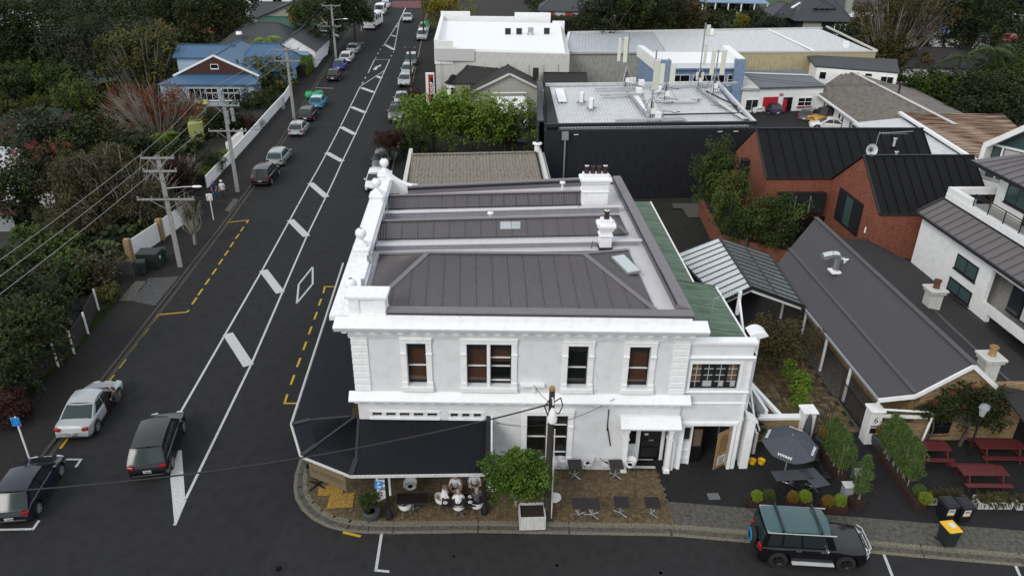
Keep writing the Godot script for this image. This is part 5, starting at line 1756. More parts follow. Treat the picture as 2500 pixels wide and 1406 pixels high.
func apartments() -> void:
	var o := thing("apartment_block","white rendered apartment block with grey seamed roofs at the right edge","building",V(36,0,-40))
	var x0 := 30.35
	var f := frame_at(V(x0,0,-46.4),V(x0,0,-18.0))
	var b := MB.new()
	wall(b,f,28.4,6.4,0.25,[Rect2(4.6,4.5,2.0,0.8),Rect2(7.8,3.7,4.6,2.1),Rect2(4.5,2.95,2.2,0.7),Rect2(8.5,1.5,5.2,1.7),Rect2(14.5,1.2,3.0,1.9)])
	b.beam(V(x0 + 1.0,3.2,-46.4),V(x0 + 6,3.2,-46.4),0.25,6.4)
	b.beam(V(x0 + 0.1,3.2,-46.38),V(x0 + 1.0,3.2,-46.38),0.25,6.38)
	part(o,"wall",b,MT.white_paint)
	block(o,"inner_wall",[V2(x0 + 1.6,-46),V2(x0 + 1.8,-46),V2(x0 + 1.8,-18),V2(x0 + 1.6,-18)],0,6.2,MT.white_dirty)
	for q in [[4.6,4.5,2.0,0.8],[4.5,2.95,2.2,0.7]]: window(o,f,q[0],q[1],q[2],q[3],2,1,"black_trim","glass_teal",0.09,0.05)
	for q in [[9.0,3.75,1.1,2.0,"glass_pane"],[10.2,3.75,0.7,2.0,"curtain"],[11.0,4.2,1.3,1.5,"glass_teal"],[10.0,1.5,2.2,1.6,"glass_pane"],[12.4,1.9,1.2,1.2,"glass_teal"]]:
		b = MB.new()
		fbox(b,f,q[0],q[0] + q[2],q[1],q[1] + q[3],-0.75,-0.6)
		var w := part(o,"balcony_door",b,MT.black_trim)
		b = MB.new()
		fbox(b,f,q[0] + 0.1,q[0] + q[2] - 0.1,q[1] + 0.1,q[1] + q[3] - 0.1,-0.62,-0.58)
		part(w,"pane",b,MT[q[4]])
	# lower roof: a strip of seamed panels
	var e := V(x0 - 0.3,6.35,-46.7); var t := V(x0 + 1.25,7.25,-46.7)
	for i in 40:
		b = MB.new()
		var z0 := i * 0.72; var z1 := z0 + 0.7
		b.slab([e + V(0,0,z0),t + V(0,0,z0),t + V(0,0,z1),e + V(0,0,z1)],0.08)
		b.beam(e + V(0,0.03,z1),t + V(0,0.03,z1),0.035,0.07)
		part(o,"roof_panel",b,MT.taupe_roof)
	beams(o,"gutter",[[e + V(-0.08,-0.08,-0.05),e + V(-0.08,-0.08,29)],[e + V(0,0.02,0),t + V(0,0.02,0)],[t + V(0.05,0.04,0),t + V(0.05,0.04,29)]],0.16,0.14,MT.black_trim)
	# terrace parapet, rail and the recessed top floor
	block(o,"terrace_floor",[V2(x0 + 1.2,-46.3),V2(x0 + 5,-46.3),V2(x0 + 5,-18),V2(x0 + 1.2,-18)],6.5,7.0,MT.white_dirty)
	beams(o,"terrace_parapet",[[V(x0 + 1.45,7.3,-46.5),V(x0 + 1.45,7.3,-18)]],0.45,0.9,MT.white_paint)
	beams(o,"terrace_parapet",[[V(x0 + 1.45,7.95,-46.5),V(x0 + 1.45,7.95,-44.0)],[V(x0 + 1.68,7.95,-46.3),V(x0 + 4.8,7.95,-46.3)]],0.4,0.42,MT.white_paint)
	b = MB.new()
	for k in 14: b.beam(V(x0 + 1.45,7.75,-43.9 + k * 1.5),V(x0 + 1.45,8.55,-43.9 + k * 1.5),0.05,0.05,Vector3.RIGHT)
	b.beam(V(x0 + 1.45,8.55,-43.9),V(x0 + 1.45,8.55,-23),0.05,0.05)
	b.beam(V(x0 + 1.45,8.4,-43.9),V(x0 + 1.45,8.4,-23),0.04,0.04)
	var r := part(o,"balcony_rail",b,MT.black_trim)
	b = MB.new()
	b.beam(V(x0 + 1.45,8.1,-43.9),V(x0 + 1.45,8.1,-23),0.01,0.5)
	part(r,"glass_panel",b,MT.clear_glass)
	var g := frame_at(V(x0 + 4.0,0,-45.6),V(x0 + 4.0,0,-18))
	b = MB.new()
	wall(b,g,27,9.9,0.3,[Rect2(1.0,7.9,2.0,1.5),Rect2(3.1,7.05,1.0,2.4),Rect2(6.2,7.9,2.6,1.5)],6.5)
	b.beam(V(x0 + 4.2,8.2,-45.45),V(x0 + 9,8.2,-45.45),0.25,3.4)
	part(o,"upper_wall",b,MT.white_paint)
	window(o,g,1.0,7.9,2.0,1.5,2,1,"black_trim","glass_teal",0.1,0.04)
	window(o,g,3.1,7.05,1.0,2.4,1,1,"black_trim","glass_pane",0.1,0.04,false)
	window(o,g,6.2,7.9,2.6,1.5,2,1,"black_trim","glass_teal",0.1,0.04)
	var a := V(x0 + 2.5,9.9,-46.8); var c := V(x0 + 8.5,11.9,-43.8)
	for i in 30:
		b = MB.new()
		var z0 := i * 0.8
		b.slab([a + V(0,0,z0),V(c.x,c.y,maxf(a.z + z0,c.z)) if z0 < 3.0 else c + V(0,0,z0 - 3.0),c + V(0,0,maxf(z0 - 2.22,0.05)),a + V(0,0,z0 + 0.78)],0.1)
		b.beam(a + V(0,0.03,z0 + 0.78),c + V(0,0.03,maxf(z0 - 2.22,0.05)),0.035,0.07)
		part(o,"upper_roof_panel",b,MT.taupe_roof)
	b = MB.new()
	b.slab([a,V(c.x + 2.0,10.2,-47.6),c + V(2.0,0.2,0),c],0.1)
	part(o,"hip",b,MT.taupe_roof)
	beams(o,"fascia",[[a + V(-0.05,-0.1,0),a + V(-0.05,-0.1,24)]],0.12,0.22,MT.black_trim)
	# white framed glazed house at the top right
	o = thing("glazed_house","white framed house with a tall glazed gable and balcony, right edge","house",V(43,0,-55))
	var p0 := V(38.2,0,-53.5); var p1 := V(42.5,0,-46.5)
	var h := frame_at(p0,p1)
	b = MB.new()
	fbox(b,h,0.6,9.0,0,6.0,-6.0,-0.7)
	part(o,"lower_wall",b,MT.timber)
	b = MB.new()
	fbox(b,h,0.0,9.0,5.9,6.5,-8.0,0.3)
	fbox(b,h,-0.02,0.3,6.5,9.0,-6.0,0.3)
	b.beam(h * V(0.1,9.0,-2.8),h * V(3.2,11.5,-2.8),6.2,0.4)
	b.beam(h * V(3.2,11.5,-2.8),h * V(9.0,11.5,-2.8),6.2,0.4)
	part(o,"frame",b,MT.white_paint)
	b = MB.new()
	fbox(b,h,0.3,9.0,6.5,9.0,-0.9,-0.8)
	b.quad(h * V(0.3,9.0,-0.8),h * V(9,9.0,-0.8),h * V(9,11.4,-0.8),h * V(3.2,11.4,-0.8))
	part(o,"glazing",b,MT.glass_teal)
	b = MB.new()
	for k in 4:
		fbox(b,h,1.2 + k * 1.6,2.6 + k * 1.6,6.6,8.8,-0.78,-0.74)
	part(o,"curtain",b,mat("net_curtain",Color(0.4,0.43,0.43),0.8),"stuff")
	b = MB.new()
	for k in 5: fbox(b,h,1.0 + k * 1.6,1.12 + k * 1.6,6.5,11.0 if k > 1 else 9.0 + k * 1.2,-0.75,-0.65)
	fbox(b,h,0.3,9.0,8.9,9.05,-0.75,-0.64)
	part(o,"mullion",b,MT.white_paint)
	b = MB.new()
	fbox(b,h,0.3,9.0,6.5,7.5,0.22,0.24)
	part(o,"balustrade",b,MT.clear_glass)
	b = MB.new()
	for k in 5: fbox(b,h,2.4 + k * 1.0,2.9 + k * 1.0,2.0,5.6,-0.7,-0.62)
	part(o,"window",b,MT.window_dark,"stuff")


func restaurant() -> void:
	var o := thing("restaurant","long brick restaurant with dark shingle roof, veranda posts and chimneys","building",V(23.5,0,-38))
	var b := MB.new()
	b.slab([V(20.2,2.75,-30.3),V(21.7,3.25,-29.95),V(22.1,3.25,-47.6),V(20.3,2.75,-45.5)],0.08)
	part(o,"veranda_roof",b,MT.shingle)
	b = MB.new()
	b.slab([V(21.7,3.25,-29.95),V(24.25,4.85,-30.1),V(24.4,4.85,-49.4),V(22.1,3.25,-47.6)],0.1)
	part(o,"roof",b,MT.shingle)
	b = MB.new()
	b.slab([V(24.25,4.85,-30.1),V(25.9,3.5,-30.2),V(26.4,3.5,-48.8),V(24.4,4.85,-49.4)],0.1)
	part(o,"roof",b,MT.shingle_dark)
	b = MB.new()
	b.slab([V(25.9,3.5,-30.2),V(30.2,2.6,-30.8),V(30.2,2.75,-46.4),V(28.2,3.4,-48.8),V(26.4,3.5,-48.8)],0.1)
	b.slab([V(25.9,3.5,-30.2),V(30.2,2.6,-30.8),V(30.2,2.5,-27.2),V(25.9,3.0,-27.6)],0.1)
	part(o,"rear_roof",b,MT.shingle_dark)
	beams(o,"ridge_cap",[[V(24.25,4.9,-30.0),V(24.4,4.9,-49.4)],[V(21.72,3.29,-29.95),V(22.1,3.29,-47.6)]],0.3,0.05,MT.shingle_trim)
	beams(o,"valley",[[V(26.9,3.38,-30.3),V(27.6,3.38,-48.0)]],0.16,0.02,MT.shingle_trim)
	beams(o,"bargeboard",[[V(20.1,2.62,-30.28),V(21.7,3.1,-29.9)],[V(21.7,3.1,-29.9),V(24.3,4.72,-30.05)],[V(24.3,4.72,-30.05),V(25.9,3.4,-30.1)]],0.08,0.22,MT.white_paint)
	beams(o,"gutter",[[V(20.12,2.64,-30.3),V(20.22,2.64,-45.5)]],0.14,0.12,MT.steel_grey)
	for z in [-30.6,-33.7,-36.8,-39.9,-43.2]:
		b = MB.new()
		b.bbox(V(20.35,1.35,z),V(0.13,2.6,0.13),0.02)
		part(o,"veranda_post",b,MT.white_paint)
	var f := frame_at(V(22.2,0,-30.2),V(27.8,0,-30.2))
	b = MB.new()
	wall(b,f,5.6,3.5,0.3,[Rect2(1.0,0.5,1.1,1.9)])
	b.tri(V(22.2,3.3,-30.21),V(25.9,3.3,-30.21),V(24.25,4.7,-30.21))
	b.prism(PackedVector2Array([V2(22.0,-30.6),V2(22.3,-30.6),V2(22.4,-47),V2(22.1,-47)]),0,3.2)
	part(o,"brick_wall",b,MT.tan_brick)
	window(o,f,1.0,0.5,1.1,1.9,2,4,"black_trim","window_dark",0.07,-0.05)
	b = MB.new()
	b.prism(PackedVector2Array([V2(25.2,-30.7),V2(31,-30.7),V2(31,-47),V2(25.2,-47)]),0,2.7)
	part(o,"dark_wall",b,MT.black_trim)
	for p in [[V(27.3,3.3,-38.7),0.75,1.2,"terracotta"],[V(25.7,3.2,-30.9),0.75,1.5,"pot_buff"]]:
		b = MB.new()
		b.bbox(p[0] + V(0,p[2] * 0.5 - 0.2,0),V(p[1],p[2] + 0.4,p[1]),0.02)
		b.bbox(p[0] + V(0,p[2] - 0.12,0),V(p[1] + 0.2,0.16,p[1] + 0.2),0.03)
		b.bbox(p[0] + V(0,p[2] + 0.04,0),V(p[1] + 0.34,0.14,p[1] + 0.34),0.03)
		var ch := part(o,"chimney",b,MT.white_dirty)
		b = MB.new()
		b.lathe(p[0] + V(0,p[2] + 0.1,0),[V2(0.2,0),V2(0.17,0.1),V2(0.17,0.42),V2(0.22,0.44),V2(0.22,0.52),V2(0.17,0.54),V2(0.14,0.3)],12)
		part(ch,"chimney_pot",b,MT[p[3]])
	# kitchen flue
	var q := V(22.9,4.0,-42.3)
	b = MB.new()
	b.bbox(q + V(0,0.02,0),V(0.75,0.12,0.75),0.02)
	part(o,"flue_base",b,MT.white_paint)
	b = MB.new()
	b.tube([q,q + V(0,0.55,0),q + V(0.0,0.95,0),q + V(-0.18,1.2,0.02),q + V(-0.5,1.22,0.04),q + V(-1.1,1.12,0.08)],0.22,12)
	part(o,"flue",b,MT.chrome)
	b = MB.new()
	b.cyl(q + V(0.75,0.3,-0.5),q + V(0.75,0.6,-0.5),0.1,0.1,8)
	b.lathe(q + V(0.75,0.6,-0.5),[V2(0.2,0),V2(0.2,0.08),V2(0,0.14)],10)
	b.cyl(V(26.98,4.6,-47.18),V(26.98,4.6,-47.18) + V(0,0.4,0),0.05,0.05,8)
	part(o,"roof_vent",b,MT.plastic_white,"stuff")
	# glazed dining shelter
	var g := thing("glass_canopy","black framed pitched glass canopy between hotel and restaurant","canopy",V(17,0,-43.5))
	var R0 := V(16.85,4.25,-47.3); var R1 := V(16.6,4.25,-39.7); var L0 := V(13.9,3.0,-47.3); var L1 := V(15.0,3.0,-40.2); var E0 := V(20.6,2.95,-47.3); var E1 := V(20.0,2.95,-39.6)
	b = MB.new()
	b.prism(PackedVector2Array([V2(14,-46.8),V2(20.2,-46.8),V2(20.2,-46.6),V2(14,-46.6)]),0,3)
	part(g,"back_wall",b,MT.dark_wood)
	b = MB.new()
	b.prism(PackedVector2Array([V2(13.9,-46.6),V2(20.2,-46.6),V2(20.0,-40.4),V2(14.9,-40.4)]),-0.05,0.1)
	setting("dining_floor",b,MT.black_trim)
	var n := 11
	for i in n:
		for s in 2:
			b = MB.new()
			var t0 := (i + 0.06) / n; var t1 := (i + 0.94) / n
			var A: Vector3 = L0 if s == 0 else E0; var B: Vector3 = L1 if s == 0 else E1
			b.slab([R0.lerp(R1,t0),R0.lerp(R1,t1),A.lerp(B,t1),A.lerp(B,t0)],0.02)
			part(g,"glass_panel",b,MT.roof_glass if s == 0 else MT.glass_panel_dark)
	b = MB.new()
	for i in n + 1:
		var t := float(i) / n
		b.beam(R0.lerp(R1,t),L0.lerp(L1,t),0.05,0.09)
		b.beam(R0.lerp(R1,t),E0.lerp(E1,t),0.05,0.09)
	b.beam(R0,R1,0.16,0.14); b.beam(L0,L1,0.1,0.12); b.beam(E0,E1,0.1,0.12)
	b.beam(R1,L1,0.1,0.2); b.beam(R1,E1,0.1,0.2)
	b.beam(R0.lerp(E0,0.5),R1.lerp(E1,0.5),0.08,0.08)
	for p in [L1,E1,L0,E0]: b.beam(p,V(p.x,0,p.z),0.1,0.1,Vector3.RIGHT)
	part(g,"frame",b,MT.black_trim)
	b = MB.new()
	b.beam(R1 + V(0,-0.3,-0.2),L1 + V(0.1,-0.22,-0.2),0.1,0.12)
	b.beam(R1 + V(0,-0.3,-0.2),E1 + V(-0.1,-0.22,-0.2),0.1,0.12)
	part(g,"rafter",b,MT.white_paint)


func yard_buildings() -> void:
	# white garage with red doors
	var o := thing("garage","white garage with red doors and dark corrugated roof in the yard","garage",V(39.5,1,-96))
	block(o,"wall",[V2(33.9,-94.6),V2(44.9,-95.9),V2(44.9,-104),V2(33.9,-104)],0,4.35,MT.white_paint)
	sheetroof(o,"roof",V(36.3,4.9,-103.5),V(45.2,4.9,-104.2),V(45.1,4.45,-95.7),V(36.0,4.45,-94.6),MT.zinc_slate,0.35,0.05)
	sheetroof(o,"roof",V(33.9,5.0,-103.2),V(36.2,4.95,-103.4),V(36.0,4.4,-94.5),V(33.6,4.4,-94.3),MT.white_dirty,0.35,0.04)
	beams(o,"pipe",[[V(36.2,5.0,-101.5),V(44.9,4.9,-100.5)]],0.12,0.1,MT.white_paint)
	var f := frame_at(V(33.9,0,-94.55),V(44.9,0,-95.85))
	var b := MB.new()
	fbox(b,f,3.0,5.0,0.7,3.2,-0.1,0.05)
	var d := part(o,"garage_door",b,MT.red_paint)
	b = MB.new()
	for k in 4: fbox(b,f,3.05,4.95,1.1 + k * 0.55,1.13 + k * 0.55,0.05,0.07)
	part(d,"door_rib",b,MT.awning_red,"stuff")
	b = MB.new()
	fbox(b,f,5.75,7.0,0.7,3.1,-0.1,0.03)
	var e := part(o,"doorway",b,MT.window_dark)
	b = MB.new()
	fbox(b,f,5.72,6.25,0.7,2.9,0.0,0.1)
	part(e,"door",b,MT.red_paint)
	b = MB.new()
	fbox(b,f,7.75,9.75,1.75,1.9,0,0.12)
	part(o,"sill",b,MT.red_paint)
	window(o,f,7.85,2.0,1.8,0.95,2,2,"white_paint","window_dark",0.09,0.05,false)
	window(o,f,0.7,1.6,1.6,1.3,2,1,"white_paint","glass_pane",0.07,0.05,false)
	words(o,"street_number","86",0.5,MT.awning_red,Transform3D(f.basis,f * V(5.35,3.45,0.03)),true,true)
	# long white building with the wide ribbed roof
	o = thing("long_workshop","long white workshop under a wide grey ribbed roof with narrow windows","building",V(48,0.5,-88))
	block(o,"wall",[V2(44.95,-96.6),V2(42.9,-79),V2(55,-79),V2(57,-98)],0,3.2,MT.white_paint)
	sheetroof(o,"roof",V(44.5,3.4,-97.3),V(42.6,3.4,-78.6),V(49.4,5.0,-74.5),V(51.3,5.0,-103.6),MT.grey_iron,0.75,0.12)
	sheetroof(o,"roof",V(51.3,5.0,-103.6),V(49.4,5.0,-74.5),V(57.0,3.2,-76),V(59.3,3.2,-100),MT.grey_iron,0.6,0.05)
	beams(o,"ridge_cap",[[V(51.3,5.08,-103.6),V(49.4,5.08,-74.5)],[V(44.5,3.45,-97.4),V(51.3,5.05,-103.7)]],0.4,0.08,MT.white_dirty)
	beams(o,"gutter",[[V(44.4,3.32,-97.3),V(42.5,3.32,-78.6)]],0.2,0.2,MT.white_paint)
	f = frame_at(V(44.92,0,-96.6),V(42.87,0,-79))
	for q in [[2.0,1.0],[3.2,1.0],[5.6,0.8],[8.0,1.0],[9.2,1.0],[12.0,0.8],[15.2,0.8]]: window(o,f,q[0],1.2,0.75,1.5,1,2,"white_paint","window_dark",0.05,0.03,false)
	b = MB.new()
	fbox(b,f,13.3,14.7,1.3,2.6,0.0,0.06)
	var sg := part(o,"notice_board",b,MT.plastic_white)
	b = MB.new()
	for k in 3: fbox(b,f,13.4 + k * 0.42,13.7 + k * 0.42,1.6,2.3 - k * 0.2,0.06,0.08)
	part(sg,"print",b,mat("print_blue",Color(0.08,0.08,0.2),0.6))
	o = thing("white_block","white flat-roofed block with small windows behind the long workshop","building",V(50,1,-101))
	block(o,"wall",[V2(46.9,-103.4),V2(56.2,-99.4),V2(58.8,-105.5),V2(47.6,-107.4)],0,5.3,MT.white_paint)
	b = MB.new()
	b.slab([V(46.7,5.55,-103.6),V(56.3,5.5,-99.3),V(59.4,6.0,-106.2),V(47.7,6.0,-109.2)],0.2)
	part(o,"roof",b,MT.tile_roof)
	f = frame_at(V(46.9,0,-103.38),V(56.2,0,-99.38))
	for q in [[0.5,3.9,0.8,0.9,1],[4.6,4.7,0.8,0.35,1],[6.2,4.7,0.8,0.35,1],[8.2,4.0,1.5,0.8,2]]: window(o,f,q[0],q[1],q[2],q[3],q[4],1,"white_paint","window_dark",0.06,0.04,false)
	# rusty shed and zinc roof
	o = thing("rusty_shed","shed with a rust-streaked corrugated roof and pale zinc lean-to","shed",V(47,0,-70))
	block(o,"wall",[V2(44.7,-62.5),V2(47.5,-75.5),V2(57,-77),V2(51,-62)],0,4.3,MT.cream_wall)
	sheetroof(o,"roof",V(46.2,5.1,-79.0),V(44.3,4.9,-62.4),V(51.5,4.6,-62.0),V(57.5,5.0,-79.0),MT.rusty_iron,0.35,0.05)
	sheetroof(o,"zinc_roof",V(45.9,4.7,-78.5),V(44.0,4.6,-60.0),V(39.2,4.2,-60.0),V(40.4,4.3,-78.0),MT.zinc,0.5,0.03)
	beams(o,"parapet_cap",[[V(46.0,5.1,-79.2),V(44.1,4.85,-60.0)]],0.35,0.25,MT.plastic_white)
	block(o,"lower_wall",[V2(39.3,-60.2),V2(44.0,-60.2),V2(45.6,-78),V2(40.4,-78)],0,4.1,MT.black_trim)
	# cream pillar building behind the seams at the right edge
	o = thing("cream_shed","small cream building between the zinc roof and the right edge","shed",V(41.5,0,-57))
	block(o,"wall",[V2(39.5,-59.9),V2(44,-59.9),V2(44,-56),V2(39.5,-56)],0,3.9,MT.cream_wall)


func mast(label: String,p: Vector3,h: float,panels: Array) -> Node3D:
	var o := thing("radio_mast",label,"antenna mast",p,"radio masts on the black hall roof")
	var b := MB.new()
	b.tube([p,p + V(0,h,0)],0.07,8)
	part(o,"pole",b,MT.steel_grey)
	b = MB.new()
	for k in 3: b.tube([p + V(0,minf(h * 0.45,2.2),0),p + V(1.3 * cos(k * 2.1),0.05,1.3 * sin(k * 2.1))],0.035,6)
	part(o,"brace",b,MT.metal)
	for q in panels:  # [dx,dz,y,height,width]
		b = MB.new()
		b.bbox(p + V(q[0],q[2] + q[3] / 2,q[1]),V(q[4],q[3],0.22),0.04)
		var a := part(o,"antenna_panel",b,MT.antenna_cream)
		b = MB.new()
		for y in [q[2] + 0.2,q[2] + q[3] - 0.2]: b.beam(p + V(0,y,0),p + V(q[0],y,q[1]),0.05,0.05)
		part(a,"clamp",b,MT.steel_grey)
	b = MB.new()
	for k in 4: b.tube([p + V(0.1 * (k - 1.5),minf(h * 0.4,1.6),0.08),p + V(0.16 * (k - 1.5),0.7,0.12),p + V(0.3 * (k - 1.5),0.06,0.3),p + V(0.5 * (k - 1.5),0.04,0.9)],0.025,5)
	part(o,"feeder_cable",b,MT.wire)
	b = MB.new()
	b.bbox(p + V(0.15,0.75,0.1),V(0.45,0.5,0.25),0.02)
	part(o,"radio_unit",b,MT.plastic_white)
	return o


func masts() -> void:
	mast("tall lattice-braced radio mast at the back right of the black hall roof",V(24.26,7.3,-81.51),6.6,[[0.34,0.1,5.3,1.1,0.4],[0.34,0.05,2.3,2.2,0.26],[-0.3,0.25,0.8,0.8,0.25],[0.25,0.3,0.8,0.8,0.25]])
	mast("radio mast with two tall cream panels at the back centre of the black hall roof",V(16.4,7.2,-81.91),5.6,[[-0.3,0.2,2.6,2.6,0.42],[-0.95,0.1,2.7,2.4,0.32]])
	mast("single cream panel radio mast at the front of the black hall roof",V(16.49,6.9,-69.4),6.2,[[0.15,0.2,2.7,2.7,0.55]])
	mast("short mast carrying two cream panels in the middle of the black hall roof",V(19.42,7,-76.28),4.2,[[-0.55,0.15,1.7,2.0,0.44],[0.5,0.15,1.7,2.0,0.52]])
	mast("twin cream panel mast at the right edge of the black hall roof",V(25.4,7.1,-79.63),4.4,[[-0.5,0.15,1.9,2.5,0.42],[0.6,0.15,1.9,2.5,0.48]])
	for q in [[V(10.82,7,-75.52),"white air conditioner on the black hall roof, the left of two"],[V(11.44,6.95,-73.16),"white air conditioner on the black hall roof, the right of two"]]: aircon(q[0],1.35,q[1])
	var o := thing("cable_tray","grey cable trays and equipment beams laid across the black hall roof","cable tray",V(17.07,7.1,-77.85))
	beams(o,"tray",[[V(12.98,7.2,-81.06),V(18.15,7.2,-81.51)],[V(13.08,7.2,-77.93),V(17.67,7.2,-78.73)],[V(17.8,7.2,-81.51),V(29.39,7.2,-84.17)],[V(13.02,7,-68.55),V(17.59,7,-68.85)]],0.45,0.16,MT.zinc_dull)
	beams(o,"tray",[[V(16.25,7.2,-79.89),V(16.33,7,-68.7)],[V(24.17,7.2,-81.98),V(24.44,7.1,-75.15)]],0.3,0.12,MT.steel_grey)
	beams(o,"walkway",[[V(24.73,7.1,-75.87),V(25.37,7,-69.01)],[V(19.1,7.1,-75.84),V(22.54,7.1,-75.86)]],0.5,0.06,MT.white_dirty)
	beams(o,"solar_mat",[[V(17.27,6.95,-68.75),V(19.69,6.95,-69.2)]],1.1,0.05,MT.steel_grey)
	var b := MB.new()
	for q in [V(17.47,7.3,-83.33),V(17.24,7.2,-78.73),V(19.49,7.2,-79.52),V(17.15,7,-69.31),V(18.21,7.3,-82.28)]: b.bbox(q + V(0,0.3,0),V(0.6,0.6,0.5),0.03)
	part(o,"equipment_box",b,MT.plastic_white,"stuff")
	b = MB.new()
	for k in 12:
		var a := V(17.1,7.05,-71.94) + V(rng.randf_range(0,8),0,rng.randf_range(-10,2))
		var pts := [a]
		for j in 5: pts.append(pts[-1] + V(rng.randf_range(-0.4,1.2),0,rng.randf_range(-0.8,0.8)))
		b.tube(pts,0.03,5)
	b.tube([V(17.93,7.05,-70.34),V(21.15,7.05,-70.66),V(25.69,7.05,-70.99)],0.08,6)
	b.tube([V(24.73,7.2,-79.96),V(25.32,7.15,-76.75),V(25.84,7.1,-74.81),V(26.17,6.9,-73.92)],0.08,6)
	part(o,"loose_cable",b,MT.wire,"stuff")


func west_houses() -> void:
	# blue bungalow
	var o := thing("blue_house","pale blue weatherboard house with blue iron roof and brown gable","house",V(-34,1,-108))
	gable(o,V2(-34.0,-116),V2(-34.0,-104.2),10.5,-3,4.0,6.4,MT.blue_wall,MT.blue_roof,0.5)
	gable(o,V2(-33,-112.5),V2(-25.5,-112.5),9.0,-1,4.0,6.6,MT.blue_wall,MT.blue_roof,0.5,2.5)
	gable(o,V2(-41,-112),V2(-34,-112),4.8,-3,5.4,6.5,MT.blue_wall,MT.blue_roof,0.4)
	var b := MB.new()
	b.tri(V(-38.6,4.25,-103.66),V(-29.4,4.25,-103.66),V(-34,6.25,-103.66))
	part(o,"gable_infill",b,MT.maroon_wall)
	b = MB.new()
	b.slab([V(-41.2,3.2,-101.8),V(-28.0,3.2,-101.8),V(-29.5,4.1,-103.9),V(-38.8,4.1,-103.9)],0.12)
	part(o,"pent_roof",b,MT.blue_roof)
	block(o,"bay_wall",[V2(-41.0,-104.5),V2(-28.6,-104.5),V2(-28.6,-102.2),V2(-41.0,-102.2)],-4,3.1,MT.blue_wall)
	beams(o,"bargeboard",[[V(-34,6.55,-103.6),V(-39.6,3.95,-103.6)],[V(-34,6.55,-103.6),V(-28.4,3.95,-103.6)]],0.08,0.25,MT.white_paint)
	house_windows(o,V(-41,0,-102.15),V(-28.6,0,-102.15),[[3.6,1.1,3.7,1.5,5,1],[7.9,1.1,2.3,1.5,3,1]])
	house_windows(o,V(-41,0,-103.6),V(-28.6,0,-103.6),[[6.5,4.9,0.9,0.5,1,1]])
	o = thing("garden_shelter","dark roofed low building in front of the blue house","house",V(-36,-1,-92))
	gable(o,V2(-42,-95),V2(-31,-95),8,-4,0.6,2.0,MT.dark_wood,MT.shingle_dark,0.5,2.0)
	o = thing("lime_house","lime green rendered house end half hidden by the red tree","house",V(-29,-1,-81))
	block(o,"wall",[Vector2(-32.38,-86.18),Vector2(-31,-87.05),Vector2(-33.83,-98.47),Vector2(-35.47,-98.47)],-6,2.0,MT.lime_wall)
	b = MB.new()
	b.box(V(-30.63,-1,-83.31),V(1.2,2.0,0.3))
	part(o,"window",b,MT.window_dark)
	# grey villa, green roofed part, others along the street
	o = thing("grey_villa","white villa with a large slate grey hipped roof and small porch","house",V(-32,1,-126))
	gable(o,V2(-39,-126),V2(-27.0,-126),13,-2,4.6,7.6,MT.white_paint,MT.tile_roof,0.4,4.0)
	gable(o,V2(-27,-130),V2(-27,-118.5),6.5,-1,4.8,6.8,MT.white_paint,MT.tile_roof,0.3)
	b = MB.new()
	b.slab([V(-29.6,4.4,-117.0),V(-24.4,4.4,-117.0),V(-25.2,4.9,-119.4),V(-29.2,4.9,-119.4)],0.1)
	part(o,"porch_roof",b,MT.blue_facade)
	for x in [-29.2,-26.8,-24.8]:
		b = MB.new()
		b.bbox(V(x,2.8,-117.2),V(0.16,3.2,0.16),0.02)
		part(o,"porch_post",b,MT.white_paint)
	b = MB.new()
	b.lathe(V(-35.5,6.6,-121.6),[V2(0.5,0),V2(0.42,0.35),V2(0,0.55)],12)
	part(o,"sun_tunnel",b,MT.plastic_white)
	o = thing("green_roof_house","house with a bright green iron roof and orange chimney","house",V(-33,2,-140))
	gable(o,V2(-38,-138),V2(-27,-138),9,0,5.2,7.0,MT.white_paint,MT.bright_green_roof,0.4,3.0)
	b = MB.new()
	b.bbox(V(-30.5,7.2,-136.5),V(1.1,2.0,0.9),0.05)
	part(o,"chimney",b,MT.pot_buff)
	b = MB.new()
	b.bbox(V(-30.5,8.35,-136.5),V(1.3,0.35,1.1),0.05)
	part(o,"chimney_cap",b,MT.terracotta)
	o = thing("grey_gable_house","cream house with broad dark grey gabled roof near the top left","house",V(-32,3,-156))
	gable(o,V2(-33.5,-165),V2(-33.5,-150),13,1,5.4,8.0,MT.stone_weatherboard,MT.tile_roof,0.5)
	gable(o,V2(-42,-158),V2(-34,-158),8,1,5.2,7.2,MT.stone_weatherboard,MT.tile_roof,0.5)
	house_windows(o,V(-40,0,-149.95),V(-27,0,-149.95),[[1.0,3.2,1.6,1.2,2,1],[8.0,3.0,2.4,1.3,3,1]])
	o = thing("brick_house","red brick house with white windows at the top edge left","house",V(-62,-3,-170))
	gable(o,V2(-66,-173),V2(-52,-173),9,-6,4.6,6.6,MT.red_brick,MT.shingle_dark,0.4)
	house_windows(o,V(-66,0,-168.45),V(-52,0,-168.45),[[2,2.2,2.0,1.6,2,1],[8,2.2,3.4,1.6,3,1]])
	o = thing("white_top_house","white house roofs seen between trees at the top left edge","house",V(-47,0,-185))
	gable(o,V2(-52,-190),V2(-41,-190),9,-2,6.6,8.6,MT.white_paint,MT.zinc,0.4)
	house_windows(o,V(-52,0,-185.45),V(-41,0,-185.45),[[1.5,4.0,2,1.4,2,1],[6.5,4.0,2,1.4,2,1]])
	o = thing("pale_roof_house","pale blue roofed house in the top left corner","house",V(-90,-5,-160))
	gable(o,V2(-97,-168),V2(-86,-160),10,-6,2.2,4.6,MT.white_paint,MT.zinc_dull,0.4)
	# green iron roofs down the slope
	o = thing("green_eaves_house","dark red house with sloping green roof among trees at left","house",V(-58,-4,-97))
	block(o,"wall",[V2(-64,-100),V2(-52.6,-98.2),V2(-52.6,-103),V2(-64,-105)],-8,-0.9,MT.maroon_wall)
	b = MB.new()
